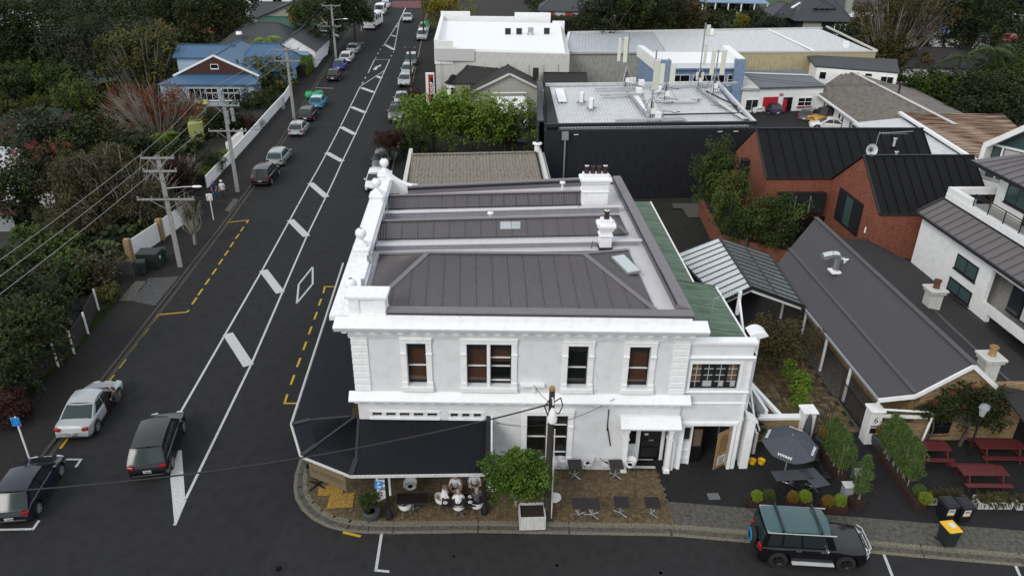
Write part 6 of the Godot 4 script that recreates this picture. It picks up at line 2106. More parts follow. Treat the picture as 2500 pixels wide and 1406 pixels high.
	b.slab([V(-56.78,-0.4,-90.49),V(-56.87,-0.2,-100.32),V(-54.64,1.4,-99.35),V(-56.85,1.2,-91.47)],0.3)
	b.slab([V(-53.41,0.2,-95.39),V(-53.5,1.3,-97.58),V(-53.08,0.4,-100.04),V(-52.62,-0.6,-98.53)],0.2)
	part(o,"roof",b,MT.green_roof)
	house_windows(o,V(-64,0,-99.9),V(-52.6,0,-98.1),[[5.4,-3.0,3.4,1.6,3,1]])
	o = thing("green_gable_house","dark red hut with a small green gable, upper left","house",V(-61,-4,-124))
	gable(o,V2(-58,-132),V2(-62.5,-122),8,-7,-0.6,1.6,MT.maroon_wall,MT.green_roof,0.6)
	o = thing("red_roof_house","white house with dull red roof half hidden by trees at the left edge","house",V(-46,-5,-66))
	gable(o,V2(-52,-72),V2(-46.5,-66),8,-8,-2.0,0.2,MT.white_paint,MT.rose_roof,0.4)
	gable(o,V2(-45,-79),V2(-38,-79),6,-8,-1.8,0.0,MT.white_paint,MT.rose_roof,0.4)
	b = MB.new()
	b.lathe(V(-45.6,0.6,-72),[V2(0.6,0.2),V2(0.4,0.06),V2(0,0)],14,Basis(Vector3.RIGHT,1.2) * Basis(Vector3.BACK,0.4))
	part(o,"dish",b,MT.white_dirty)
	o = thing("pale_shed","pale blue iron roof glimpsed through the trees at left","shed",V(-52,-4,-84))
	gable(o,V2(-56,-86),V2(-49,-84),5,-8,-1.6,-0.4,MT.white_paint,MT.zinc_dull,0.3)
	o = thing("dark_shed","dark flat-roofed shed beside the trees at the left edge","shed",V(-38,-4,-50))
	block(o,"wall",[Vector2(-40.33,-59.3),Vector2(-38.15,-59.26),Vector2(-40.49,-65.88),Vector2(-43.97,-65.94)],-7,-2.6,MT.dark_wood)
	block(o,"roof",[Vector2(-40.55,-59.92),Vector2(-38.46,-59.87),Vector2(-39.83,-65),Vector2(-43.37,-65.07)],-2.55,-2.2,MT.shingle_dark)


func far_houses() -> void:
	var o := thing("awning_house","long white house with four red window awnings behind the hedge","house",V(20,4,-160))
	gable(o,V2(14.0,-163),V2(29.0,-161),11,2,6.3,9.0,MT.white_paint,MT.tile_roof,0.5,4.0)
	var f := frame_at(V(13.3,0,-157.5),V(28.3,0,-155.5))
	for k in 4:
		window(o,f,1.6 + k * 3.6,4.4,1.1,1.2,1,1,"white_paint","window_dark",0.06,0.04,false)
		var b := MB.new()
		b.slab([f * V(1.4 + k * 3.6,5.9,0.02),f * V(2.9 + k * 3.6,5.9,0.02),f * V(2.9 + k * 3.6,5.3,0.7),f * V(1.4 + k * 3.6,5.3,0.7)],0.04)
		part(o,"awning",b,MT.awning_red)
	o = thing("veranda_house","grey and white house with columned veranda at the top edge","house",V(55,4,-170))
	gable(o,V2(49,-176),V2(62,-174),10,2,7.4,9.6,mat("lilac_wall",Color(0.38,0.38,0.42),0.8),MT.tile_roof,0.5,3.0)
	var b := MB.new()
	b.slab([V(48,7.0,-166.5),V(62,7.0,-164.5),V(62,7.5,-169.5),V(48,7.5,-171)],0.15)
	part(o,"veranda_roof",b,MT.blue_facade)
	for k in 6:
		b = MB.new()
		b.bbox(V(48.4 + k * 2.65,5.4,-166.6 + k * 0.38),V(0.25,3.2,0.25),0.03)
		part(o,"veranda_post",b,MT.white_paint)
	for k in 24:
		b = MB.new()
		b.box(V(55.5 + k * 0.28,4.7,-165.45 + k * 0.04),V(0.14,1.0,0.06))
		part(o,"baluster",b,MT.white_paint)
	f = frame_at(V(48,0,-170.9),V(62,0,-169.0))
	for k in 4: window(o,f,1.2 + k * 3.0,4.2,1.3,2.2,2,1,"white_paint","window_dark",0.08,0.05,false)
	beams(o,"garden_stair",[[V(52,4.2,-160),V(53.5,4.4,-165)],[V(50.0,4.0,-152),V(46.0,4.4,-160.0)]],1.6,0.4,MT.white_paint)
	o = thing("dark_villa","dark weatherboard villa with slate roof, dormer and white windows","house",V(66,4,-152))
	gable(o,V2(61.5,-152),V2(71,-151),11.5,2.5,6.4,10.4,MT.black_wall,MT.slate,0.7,3.6)
	gable(o,V2(60.5,-157),V2(60.5,-150),6,2.5,6.4,8.4,MT.black_wall,MT.slate,0.6,2.4)
	gable(o,V2(66.3,-150.5),V2(66.3,-147.6),3.4,7.2,8.2,9.2,MT.black_wall,MT.slate,0.4,1.2)
	house_windows(o,V(64.6,0,-147.55),V(68,0,-147.55),[[0.7,7.4,1.9,0.9,2,1]])
	f = frame_at(V(61.0,0,-146.2),V(71.6,0,-145.1))
	window(o,f,7.0,3.8,2.8,1.6,3,1,"white_paint","glass_pane",0.14,0.06)
	b = MB.new()
	fbox(b,f,1.0,4.4,2.5,5.8,-0.3,0.05)
	part(o,"pale_wall_panel",b,MT.stone_weatherboard)
	b = MB.new()
	b.bbox(V(72.4,8.8,-151),V(1.1,4.2,1.0),0.05)
	part(o,"chimney",b,MT.stone_weatherboard)
	b = MB.new()
	b.slab([V(56.4,9.1,-139.34),V(57.92,9.9,-139.62),V(57.89,9.9,-138.99),V(56.23,9.1,-138.14)],0.12)
	part(o,"rooflight",b,MT.plastic_white)
	o = thing("tiled_house","house with broad brown tiled roof at the top right","house",V(88,4,-165))
	gable(o,V2(80,-172),V2(97,-168),14,2,6.2,9.4,MT.white_dirty,MT.brown_roof,0.5,5.0)
	gable(o,V2(74,-172),V2(81,-172),9,2,6.0,8.0,MT.maroon_wall,MT.tile_roof,0.5)
	b = MB.new()
	b.slab([V(74.15,5.6,-155.65),V(78.69,5.6,-161.7),V(78.18,5.6,-157.12),V(75.53,5.6,-154.49)],0.15)
	part(o,"carport_roof",b,MT.plastic_white)
	o = thing("solar_house","white cottage with solar panels on its roof behind the autumn tree","house",V(86,3,-138))
	gable(o,V2(76,-140),V2(91,-138),10,1,5.2,7.6,MT.white_paint,MT.tile_roof,0.5,3.0)
	for k in 8:
		b = MB.new()
		var t0 := 0.42 + (k % 4) * 0.12
		var a := V(lerpf(76.5,91,t0),6.6 - (k / 4) * 0.62,-136.6 + (k / 4) * 1.4)
		b.slab([a,a + V(1.6,0,0.2),a + V(1.6,-0.6,1.5),a + V(0,-0.6,1.3)],0.05)
		part(o,"solar_panel",b,mat("solar",Color(0.05,0.08,0.18),0.2))
	f = frame_at(V(76.6,0,-135.0),V(91.4,0,-133.0))
	window(o,f,9.5,2.8,1.8,1.6,2,1)
	b = MB.new()
	fbox(b,f,12.0,13.2,1.2,3.4,0,0.06)
	part(o,"door",b,MT.maroon_wall)
	o = thing("olive_roof_house","low house with dull green hipped roof among the palms at right","house",V(70,2,-118))
	gable(o,V2(66.5,-119),V2(80,-117),9,0.5,3.6,5.6,MT.white_paint,MT.shingle_dark,0.5,3.2)
	o = thing("far_dark_house","dark house with white windows at the far top right corner","house",V(118,4,-150))
	gable(o,V2(106,-178),V2(124,-176),9,2,6.8,9.0,MT.black_wall,MT.slate,0.5)
	house_windows(o,V(106,0,-173.45),V(124,0,-171.45),[[1,3.8,1.6,2,1,2],[5,3.8,1.6,2,1,2],[10,3.8,1.6,2,1,2],[14,3.8,2.6,2,2,1]])
	o = thing("brown_roof_house","house with red brown roof beyond the hedge at the top edge","house",V(34,5,-200))
	gable(o,V2(28,-205),V2(46,-203),10,3,7.5,10,MT.white_paint,MT.brown_roof,0.5,3.0)
	o = thing("cottage","small white cottage between trees at the top edge","house",V(84,5,-200))
	gable(o,V2(72,-205),V2(84,-203),9,3,8,10.5,MT.white_paint,MT.zinc_dull,0.5)


func fences_and_walls() -> void:
	# white garden fence along the left footpath: solid panels, one part each
	var o := thing("white_fence","long white solid fence along the left footpath with one dark post","fence",V(-25.51,0.4,-84.09))
	var line := [V(-25.5,0,-69.91),V(-25.47,0.07,-75.17),V(-25.25,0.22,-79.74),V(-25.04,0.5,-86.25),V(-24.82,0.89,-94.11),V(-24.53,1.21,-100.33),V(-24.73,1.46,-105.22)]
	for k in line.size() - 1:
		var b := MB.new()
		b.beam(line[k] + V(0,0.65,0),line[k + 1] + V(0,0.65,0.03),0.1,1.3)
		part(o,"fence_panel",b,MT.white_paint)
	var b := MB.new()
	b.bbox(V(-24.1,1.04,-97.05) + V(0,0.8,0),V(0.35,1.6,0.35),0.02)
	part(o,"post",b,MT.steel_grey)
	o = thing("picket_fence","short white picket fence where the left garden wall steps back","fence",V(-25.96,0.27,-81.07))
	for k in 14:
		b = MB.new()
		b.box(V(-26.25,0.25,-80.54).lerp(V(-25.87,0.47,-85.53),k / 13.0) + V(-0.3,0.65,0),V(0.12,1.3,0.06))
		part(o,"picket",b,MT.white_paint)
	beams(o,"rail",[[V(-26.25,0.25,-80.54) + V(-0.3,0.9,-0.05),V(-25.87,0.47,-85.53) + V(-0.3,0.9,-0.05)]],0.05,0.08,MT.white_paint)
	o = thing("board_fence","dark board fence with four white posts beside the left footpath","fence",V(-24.6,0,-41))
	var pl := [V(-25.1,0,-35.6),V(-24.44,0,-38.55),V(-24.2,0,-40.0),V(-24.38,0,-42.3),V(-25.12,0,-45.5)]
	for k in pl.size() - 1:
		for i in 8:
			b = MB.new()
			b.beam(pl[k].lerp(pl[k + 1],i / 8.0) + V(-0.12,0.75 + rng.randf_range(-0.02,0.02),0),pl[k].lerp(pl[k + 1],(i + 0.95) / 8.0) + V(-0.12,0.75,0),0.04,1.5)
			part(o,"fence_board",b,MT.fence_dark)
		b = MB.new()
		b.bbox(pl[k + 1] + V(0,0.85,0),V(0.1,1.7,0.1),0.01)
		part(o,"fence_post",b,MT.plastic_white)
	o = thing("garden_gate_wall","white boarded garden wall with tan brick piers behind the power pole","wall",V(-25.3,0,-58))
	for q in [[V(-26.0,0,-53.8),V(-25.3,0,-57.2)],[V(-25.2,0,-57.7),V(-24.6,0,-61.0)]]:
		for i in 8:
			b = MB.new()
			b.beam(q[0].lerp(q[1],i / 8.0) + V(0,0.85,0),q[0].lerp(q[1],(i + 0.97) / 8.0) + V(0,0.85,0),0.06,1.7)
			part(o,"fence_board",b,MT.white_paint)
	for p in [V(-26.1,0,-53.4),V(-25.25,0,-57.45),V(-24.55,0,-61.3)]:
		b = MB.new()
		b.bbox(p + V(0,0.95,0),V(0.45,1.9,0.45),0.02)
		part(o,"pier",b,MT.tan_brick)
	o = thing("shop_fence","white slatted fence behind the hedge near the parked van","fence",V(-25.44,2.86,-131.19))
	for q in [[V(-24.35,2.58,-125.99),V(-24.15,2.99,-133.67)],[V(-24.07,4.73,-165.41),V(-23.3,5.01,-170.64)],[V(-24.59,2.15,-118.06),V(-23.48,2.66,-127.42)]]:
		for i in 10:
			b = MB.new()
			b.beam(q[0].lerp(q[1],i / 10.0) + V(0,0.6,0),q[0].lerp(q[1],(i + 0.9) / 10.0) + V(0,0.6,0),0.05,1.2)
			part(o,"picket",b,MT.white_paint)


func pole(label: String,p: Vector3,h: float,arms: Array,wood := false,lamp := 0.0) -> Node3D:  # arms: [height,half length,count of insulators]
	var o := thing("power_pole",label,"power pole",p,"power poles along the street")
	var b := MB.new()
	if wood:
		b.cyl(p,p + V(0,h,0),0.16,0.11,10)
	else:
		for s in [-0.1,0.1]: b.beam(p + V(s,0,0),p + V(s * 0.5,h,0),0.11,0.16,Vector3.RIGHT)
		b.beam(p + V(0,0,0),p + V(0,h,0),0.12,0.09,Vector3.RIGHT)
	part(o,"post",b,MT.pole_wood if wood else MT.pole_concrete)
	for a in arms:
		b = MB.new()
		b.beam(p + V(-a[1],a[0],0.12),p + V(a[1],a[0],0.12),0.1,0.12)
		b.beam(p + V(-a[1] * 0.6,a[0],0.12),p + V(0,a[0] - 0.8,0.1),0.03,0.04)
		b.beam(p + V(a[1] * 0.6,a[0],0.12),p + V(0,a[0] - 0.8,0.1),0.03,0.04)
		var arm := part(o,"crossarm",b,MT.pole_wood if wood else MT.pole_concrete)
		for k in a[2]:
			b = MB.new()
			b.lathe(p + V(lerpf(-a[1],a[1],k / maxf(a[2] - 1,1)) * 0.96,a[0] + 0.06,0.12),[V2(0.03,0),V2(0.08,0.05),V2(0.05,0.1),V2(0.08,0.14),V2(0.0,0.24)],8)
			part(arm,"insulator",b,MT.insulator)
	if lamp != 0.0:
		b = MB.new()
		b.tube([p + V(0,h * 0.72,0),p + V(lamp * 0.6,h * 0.72 + 0.15,0.1),p + V(lamp,h * 0.72 + 0.2,0.15)],0.035,6)
		var l := part(o,"lamp_arm",b,MT.metal)
		b = MB.new()
		b.ball(p + V(lamp * 1.12,h * 0.72 + 0.2,0.15),V(0.38,0.09,0.14),10,6)
		part(l,"lamp_head",b,MT.plastic_white)
	return o


func wire(label: String,a: Vector3,b2: Vector3,sag: float,r: float,m: Material,called := "overhead_wire") -> void:
	var pts := []
	for k in 17:
		var t := k / 16.0
		pts.append(a.lerp(b2,t) - V(0,sag * 4.0 * t * (1.0 - t),0))
	var b := MB.new()
	b.tube(pts,r,4)
	one(called,label,"wire",b,m,a,"overhead wires")


func poles_and_wires() -> void:
	var p1 := V(-22.04,0,-52.2); var p2 := V(-22.29,0,-68.7); var p3 := V(-21.94,0.83,-92.9); var p4 := V(-21.66,2.5,-124.1)
	var a1 := pole("pale concrete power pole with lamp arm, nearest on the left footpath",p1,8.7,[[8.55,1.15,3],[7.6,1.15,3],[5.5,2.0,5]],false,2.1)
	pole("concrete power pole with transformer brackets by the white fence",p2,9.6,[[9.4,1.5,3],[8.3,1.4,4],[6.0,1.7,4]])
	pole("slim power pole beside the blue hatchback, third along the left footpath",p3,8.5,[[8.3,1.5,4],[7.0,1.5,4]])
	pole("distant power pole with lamp beside the hedge, farthest on the left footpath",p4,8.2,[[8.0,1.4,3],[5.0,1.2,4]],false,1.8)
	var b := MB.new()
	for k in 4: b.cyl(p2 + V(0.25 + (k % 2) * 0.5,6.7 + k * 0.25,0.3),p2 + V(0.25 + (k % 2) * 0.5,7.3 + k * 0.25,0.3),0.17,0.17,8)
	one("transformer","cluster of grey transformer cans on the pole by the white fence","transformer",b,MT.insulator,p2 + V(0.5,6.7,0.3))
	pole("dark wooden pole in front of the grey parked cars, right footpath",V(-8.6,1.6,-107.0),5.6,[[5.4,0.7,2]],true)
	pole("thin pole with street sign beside the yellow tree, right footpath",V(-8.6,3.3,-138.5),7.5,[],true)
	pole("tall bare timber pole rising behind the long warehouse roof",V(44.2,4.3,-150),8.0,[],false)
	pole("wooden power pole beside the long workshop roof in the yard",V(51.5,0.6,-90),5.6,[[5.4,0.6,3]],true)
	pole("pole beside the dark evergreen at the upper right",V(79,2.5,-128),6.5,[],true)
	# front timber pole with street lamp and service leads
	var q := V(3.06,0.12,-25.3)
	var o := thing("lamp_pole","weathered timber pole with street lamp in front of the hotel windows","lamp post",q)
	b = MB.new()
	b.cyl(q,q + V(0,6.95,0),0.17,0.12,10)
	part(o,"post",b,MT.pole_wood)
	b = MB.new()
	b.cyl(q + V(0,6.93,0),q + V(0,7.05,0),0.125,0.125,10)
	part(o,"pole_cap",b,MT.pot_buff)
	b = MB.new()
	b.beam(q + V(0.2,0.1,0.06),q + V(0.17,5.0,0.06),0.05,0.05,Vector3.RIGHT)
	part(o,"conduit",b,MT.white_dirty)
	b = MB.new()
	b.tube([q + V(0,6.6,0.1),q + V(0,6.75,0.35),q + V(0,6.6,0.6)],0.04,8)
	var la := part(o,"lamp_bracket",b,MT.white_dirty)
	b = MB.new()
	b.lathe(q + V(0,5.6,0.45),[V2(0.19,0.1),V2(0.20,0.25),V2(0.14,0.55),V2(0.05,0.75),V2(0,0.8)],12)
	part(la,"lamp_head",b,MT.white_paint)
	b = MB.new()
	b.ball(q + V(0,5.68,0.45),V(0.18,0.08,0.18),12,6)
	part(la,"lamp_glass",b,MT.lamp_glass)
	b = MB.new()
	b.tube([q + V(0.1,6.4,0.1),q + V(0.35,6.6,0.1),q + V(0.45,6.2,0.1),q + V(0.3,5.8,0.1),q + V(0.12,5.9,0.1)],0.025,5)
	b.tube([q + V(-0.1,6.5,0.1),q + V(-0.3,6.2,0.1),q + V(-0.1,5.6,0.1)],0.03,5)
	part(o,"cable_loop",b,MT.wire)
	b = MB.new()
	b.cyl(q + V(0.32,1.25,0.0),q + V(0.32,1.25,0.04),0.28,0.28,14)
	part(o,"round_plate",b,MT.zinc)
	wire("thick black service cable from the timber pole sagging towards the left street",q + V(-0.05,6.3,0.1),V(-26,7.0,-20.0),1.4,0.04,MT.wire)
	wire("thin service lead from the timber pole up to the hotel string course",q + V(0.05,6.2,0),V(2.6,5.1,-28.5),0.1,0.015,MT.wire)
	wire("slack thin wire across the hotel wall to the string course",V(0.9,2.9,-28.7),V(6.3,4.5,-28.2),0.7,0.014,MT.wire)
	# three conductors along the left side, plus the lower set
	for k in 3:
		var x := -1.1 + k * 1.1
		var nm: String = ["left","middle","right"][k]
		wire("%s high conductor running from the near pole to the left edge" % nm,p1 + V(x,8.8,0.12),V(-24.0 + x,9.3,-6.0),0.7,0.016,MT.wire_pale)
		wire("%s high conductor between the near pole and the transformer pole" % nm,p1 + V(x,8.8,0.12),p2 + V(x * 1.3,9.65,0.12),0.25,0.016,MT.wire_pale)
		wire("%s high conductor between the transformer pole and the slim pole" % nm,p2 + V(x * 1.3,9.65,0.12),p3 + V(x * 1.3,8.5,0.12),0.4,0.016,MT.wire_pale)
		wire("%s high conductor from the slim pole to the farthest left pole" % nm,p3 + V(x * 1.3,8.5,0.12),p4 + V(x * 1.2,8.2,0.12),0.5,0.016,MT.wire)
	for k in 2:
		var x := -1.5 + k * 1.0
		var nm: String = ["outer","inner"][k]
		wire("%s lower wire from the near pole to the left edge" % nm,p1 + V(x,5.7,0.12),V(-25.5 + x,6.3,-8),0.6,0.016,MT.wire)
		wire("%s lower wire between the near pole and the transformer pole" % nm,p1 + V(x,5.7,0.12),p2 + V(x,6.2,0.12),0.3,0.016,MT.wire)
	wire("upper dark wire crossing the street to the shop sign",p2 + V(1.5,6.2,0.12),V(-8.6,4.4,-100),0.5,0.02,MT.wire)
	wire("lower dark wire crossing the street towards the bright green trees",p2 + V(0.5,6.1,0.12),V(8,5.2,-84),0.7,0.02,MT.wire)
	wire("wire crossing the street in front of the white hatchback",p1 + V(1.9,5.7,0.12),V(-5.2,8.6,-44),0.6,0.018,MT.wire)
	wire("distant wire crossing the street to the dark wooden pole",p3 + V(1.4,7.1,0.12),V(-8.6,7.0,-107),0.4,0.02,MT.wire)
	wire("farthest wire crossing the street above the campervan",p4 + V(1.0,5.1,0.12),V(-8.6,7.3,-138),0.6,0.02,MT.wire)
	for k in 2: wire(["left wire over the yard to the wooden pole","right wire over the yard to the wooden pole"][k],V(33.5,5.6 + k * 0.3,-95),V(51.3,5.9 + k * 0.15,-90),0.5,0.02,MT.wire)
	# television aerial on the green lean-to roof
	o = thing("television_aerial","thin rooftop aerial standing on the hotel's green iron wing","aerial",V(10.9,6.8,-30.2))
	b = MB.new()
	b.tube([V(10.9,6.6,-30.2),V(10.95,8.6,-30.2)],0.025,5)
	b.tube([V(10.95,8.55,-30.2),V(12.1,8.75,-30.5)],0.02,5)
	for k in 6: b.tube([V(11.1 + k * 0.18,8.58 + k * 0.03,-30.0 - k * 0.05),V(11.1 + k * 0.18,8.58 + k * 0.03,-30.6 - k * 0.05)],0.01,4)
	part(o,"aerial_rod",b,MT.metal)
	# signs on the left
	signpost("white post with a round no-stopping sign on the left footpath",V(-22.43,0,-61.67),2.5,0.3,MT.plastic_white,MT.awning_red)
	signpost("white post with a small blue parking sign beside the dark blue hatchback",V(-21.8,0,-30.14),2.7,0.25,MT.sign_blue,MT.sign_blue)
	signpost("pole with two orange diamond warning signs near the campervan",V(-20.44,3.68,-146.26),4.2,0.6,MT.sign_orange,MT.sign_black)
	signpost("post with a green street name plate by the silver parked vans",V(-8.1,3.37,-140.56),2.9,0.4,MT.lime_green,MT.lime_green)
	signpost("low post with a blue disc sign on the far traffic island",V(-18.02,4.94,-169.4),1.2,0.4,MT.sign_blue,MT.plastic_white)


func signpost(label: String,p: Vector3,h: float,s: float,m: Material,ring: Material) -> void:
	var o := thing("sign_post",label,"street sign",p,"small signs on posts")
	var b := MB.new()
	b.cyl(p,p + V(0,h,0),0.04,0.04,8)
	part(o,"post",b,MT.plastic_white)
	b = MB.new()
	b.bbox(p + V(0,h - s,0.06),V(s * 1.7,s * 2.0,0.03),0.01)
	var pn := part(o,"sign_panel",b,m)
	b = MB.new()
	for k in 16:
		b.beam(p + V(s * 0.6 * cos(k * TAU / 16),h - s + s * 0.6 * sin(k * TAU / 16),0.085),p + V(s * 0.6 * cos((k + 1) * TAU / 16),h - s + s * 0.6 * sin((k + 1) * TAU / 16),0.085),0.02,s * 0.16,Vector3.BACK)
	part(pn,"symbol",b,ring)


# ------------------------------------------------------------------ vehicles
func paint(key: String,c: Color) -> Material:
	return mat("paint_" + key,c,0.3,0.0,null,1.0,{coat = 0.5,spec = 0.4})


# profile lists run from the nose (z = 0) to the tail (z = 1): [t, y]
func lerp_list(l: Array,t: float) -> float:
	for i in l.size() - 1:
		if t <= l[i + 1][0]: return lerpf(l[i][1],l[i + 1][1],smoothstep(0,1,(t - l[i][0]) / maxf(l[i + 1][0] - l[i][0],1e-5)) * 0.5 + 0.5 * (t - l[i][0]) / maxf(l[i + 1][0] - l[i][0],1e-5))
	return l[-1][1]


const KINDS := {
	"hatch": [4.1,1.74,1.5,[[0,0.55],[0.03,0.68],[0.28,0.95],[0.9,0.98],[0.97,0.86],[1,0.6]],[0.22,0.44,0.84,0.985],0.93,0.30],
	"sedan": [4.7,1.78,1.45,[[0,0.52],[0.03,0.66],[0.27,0.92],[0.82,0.96],[0.96,0.93],[1,0.62]],[0.24,0.43,0.68,0.86],0.91,0.31],
	"wagon": [4.6,1.75,1.5,[[0,0.55],[0.03,0.70],[0.27,0.93],[0.92,0.95],[0.98,0.86],[1,0.6]],[0.23,0.42,0.87,0.985],0.92,0.31],
	"suv": [4.55,1.84,1.68,[[0,0.6],[0.03,0.80],[0.27,1.02],[0.92,1.05],[0.985,0.95],[1,0.6]],[0.23,0.40,0.88,0.985],1.01,0.35],
	"offroad": [4.45,1.80,1.90,[[0,0.75],[0.015,1.02],[0.30,1.12],[0.97,1.12],[0.99,1.1],[1,0.7]],[0.30,0.38,0.955,0.985],1.10,0.40],
	"van": [5.2,1.95,2.1,[[0,0.6],[0.03,0.95],[0.14,1.1],[0.97,1.15],[0.99,1.1],[1,0.6]],[0.06,0.22,0.96,0.99],1.13,0.36],
	"pickup": [5.2,1.85,1.78,[[0,0.65],[0.03,0.92],[0.27,1.08],[0.62,1.10],[0.98,1.10],[1,0.7]],[0.26,0.38,0.56,0.62],1.07,0.38],
}


func car(label: String,kind: String,body: Material,p: Vector3,heading: float,plate := "",opts := {}) -> Node3D:  # heading: degrees,0 points up the street
	var k: Array = KINDS[kind]
	var L: float = k[0]; var W: float = k[1] * 0.5; var H: float = k[2]; var top: Array = k[3]; var gh: Array = k[4]; var belt: float = k[5]; var wr: float = k[6]
	var o := thing("parked_car" if not opts.has("name") else opts.name,label,opts.get("cat","car"),Vector3.ZERO,opts.get("group","cars parked along the street"))
	var zf := -L / 2
	var w1 := zf + L * 0.19; var w2 := zf + L * 0.81
	var half := func(t: float) -> float: return W * (1.0 - 0.16 * pow(clampf((0.12 - t) / 0.12,0,1),2) - 0.12 * pow(clampf((t - 0.9) / 0.1,0,1),2))
	# lower body, with the wheel arches cut into its side
	var rows := []
	var n := 52
	for i in n + 1:
		var t := float(i) / n
		var z := zf + t * L
		var w: float = half.call(t)
		var y := lerp_list(top,t)
		var yb := 0.22 + 0.1 * clampf((0.06 - t) / 0.06,0,1) + 0.14 * clampf((t - 0.95) / 0.05,0,1)
		for c in [w1,w2]:
			var d: float = absf(z - c)
			var ra := wr + 0.07
			if d < ra: yb = maxf(yb,wr + sqrt(ra * ra - d * d))
		yb = minf(yb,y - 0.1)
		var ys := maxf(y - 0.12,yb + 0.04)
		rows.append(PackedVector3Array([V(0,yb,z),V(-w * 0.94,yb,z),V(-w,lerpf(yb,ys,0.35),z),V(-w * 0.99,ys,z),V(-w * 0.93,y - 0.025,z),V(-w * 0.6,y + 0.005,z),V(0,y + 0.02,z),V(w * 0.6,y + 0.005,z),V(w * 0.93,y - 0.025,z),V(w * 0.99,ys,z),V(w,lerpf(yb,ys,0.35),z),V(w * 0.94,yb,z),V(0,yb,z)]))
	var b := MB.new()
	b.grid(rows,false)
	for e in [0,n]:
		for j in 11: b.tri(rows[e][0].lerp(rows[e][6],0.5),rows[e][j + 1],rows[e][j]) if e == 0 else b.tri(rows[e][0].lerp(rows[e][6],0.5),rows[e][j],rows[e][j + 1])
	part(o,"body",b,body)
	# glasshouse
	var z1: float = zf + gh[0] * L; var z2: float = zf + gh[1] * L; var z3: float = zf + gh[2] * L; var z4: float = zf + gh[3] * L
	var wb := W * 0.93; var wt := W * 0.76
	if kind in ["van","offroad"]: wt = W * 0.86
	var yt := H - 0.06
	var pt := func(s: float,v: float,side: float) -> Vector3:  # side wall: s along,v up
		var z := lerpf(lerpf(z1,z4,s),lerpf(z2,z3,s),v)
		return V(side * (lerpf(wb,wt,v) + 0.02 * sin(v * PI)),lerpf(belt - 0.03,yt,v),z)
	b = MB.new()
	for side in [-1.0,1.0]:
		var g := []
		for i in 13:
			var line := PackedVector3Array()
			for j in 5: line.append(pt.call(i / 12.0,j / 4.0,side))
			g.append(line)
		b.grid(g,side < 0)
	for e in 2:
		var g := []
		for j in 5:
			var line := PackedVector3Array()
			for i in 9:
				var u := i / 8.0 * 2 - 1
				var q: Vector3 = pt.call(float(e),j / 4.0,1.0)
				line.append(V(q.x * u,q.y,q.z + (-0.10 if e == 0 else 0.06) * (1 - u * u)))
			g.append(line)
		b.grid(g,e == 1)
	part(o,"cabin",b,body if not opts.has("hardtop") else opts.hardtop)
	b = MB.new()
	var rg := []
	for i in 9:
		var line := PackedVector3Array()
		var t := i / 8.0
		for j in 9:
			var u := j / 8.0 * 2 - 1
			line.append(V(wt * u,yt + 0.05 * (1 - u * u) + 0.06 * sin(t * PI) - 0.0,lerpf(z2 - 0.08 * (1 - u * u),z3 + 0.04 * (1 - u * u),t)))
		rg.append(line)
	b.grid(rg,true)
	part(o,"roof",b,opts.get("roof",body))
	# panes sit a few millimetres proud
	for e in 2:
		var g := []
		for j in 5:
			var line := PackedVector3Array()
			for i in 9:
				var u := (i / 8.0 * 2 - 1) * 0.92
				var q: Vector3 = pt.call(float(e),lerpf(0.10,0.93,j / 4.0),1.0)
				line.append(V(q.x * u,q.y,q.z + (-0.112 if e == 0 else 0.072) * (1 - u * u) + (-0.008 if e == 0 else 0.008)))
			g.append(line)
		b = MB.new()
		b.grid(g,e == 1)
		part(o,"windscreen" if e == 0 else "rear_window",b,MT.glass_pane if e == 0 else opts.get("rear_glass",MT.glass_rear))
	for side in [-1.0,1.0]:
		for q in ([[0.1,0.44],[0.47,0.72],[0.75,0.93]] if kind in ["wagon","suv","van","offroad"] else [[0.12,0.5],[0.53,0.88]]):
			b = MB.new()
			var g := []
			for i in 5:
				var line := PackedVector3Array()
				for j in 4: line.append(pt.call(lerpf(q[0],q[1],i / 4.0),lerpf(0.14,0.9,j / 3.0),side) + V(side * 0.008,0,0))
				g.append(line)
			b.grid(g,side < 0)
			part(o,"side_window",b,MT.glass_pane)
	# wheels
	for sx in [-1.0,1.0]:
		for z in [w1,w2]:
			var c := V(sx * (W - 0.10),wr,z)
			var bs := Basis(Vector3.BACK,-sx * PI / 2)
			b = MB.new()
			b.lathe(c,[V2(wr * 0.62,-0.1),V2(wr * 0.94,-0.1),V2(wr,-0.06),V2(wr,0.06),V2(wr * 0.94,0.1),V2(wr * 0.64,0.095)],18,bs)
			var ty := part(o,"wheel",b,MT.tyre)
			b = MB.new()
			b.lathe(c,[V2(wr * 0.64,0.09),V2(wr * 0.6,0.06),V2(wr * 0.5,0.02),V2(0,0.02)],18,bs)
			part(ty,"rim_well",b,MT.black_trim)
			b = MB.new()
			b.lathe(c,[V2(wr * 0.66,0.085),V2(wr * 0.66,0.1),V2(wr * 0.58,0.09)],18,bs)
			b.lathe(c,[V2(wr * 0.17,0.05),V2(wr * 0.14,0.085),V2(0,0.09)],10,bs)
			for s in 5:
				var an := s * TAU / 5 + 0.3
				b.beam(c + bs * V(cos(an) * wr * 0.1,0.075,sin(an) * wr * 0.1),c + bs * V(cos(an) * wr * 0.62,0.08,sin(an) * wr * 0.62),0.07,0.02,bs.y)
			part(ty,"rim",b,opts.get("rim",MT.rim))
	# lamps, plates, mirrors, handles, trim
	var yl := lerp_list(top,0.05) - 0.13; var yr := lerp_list(top,0.96) - 0.14
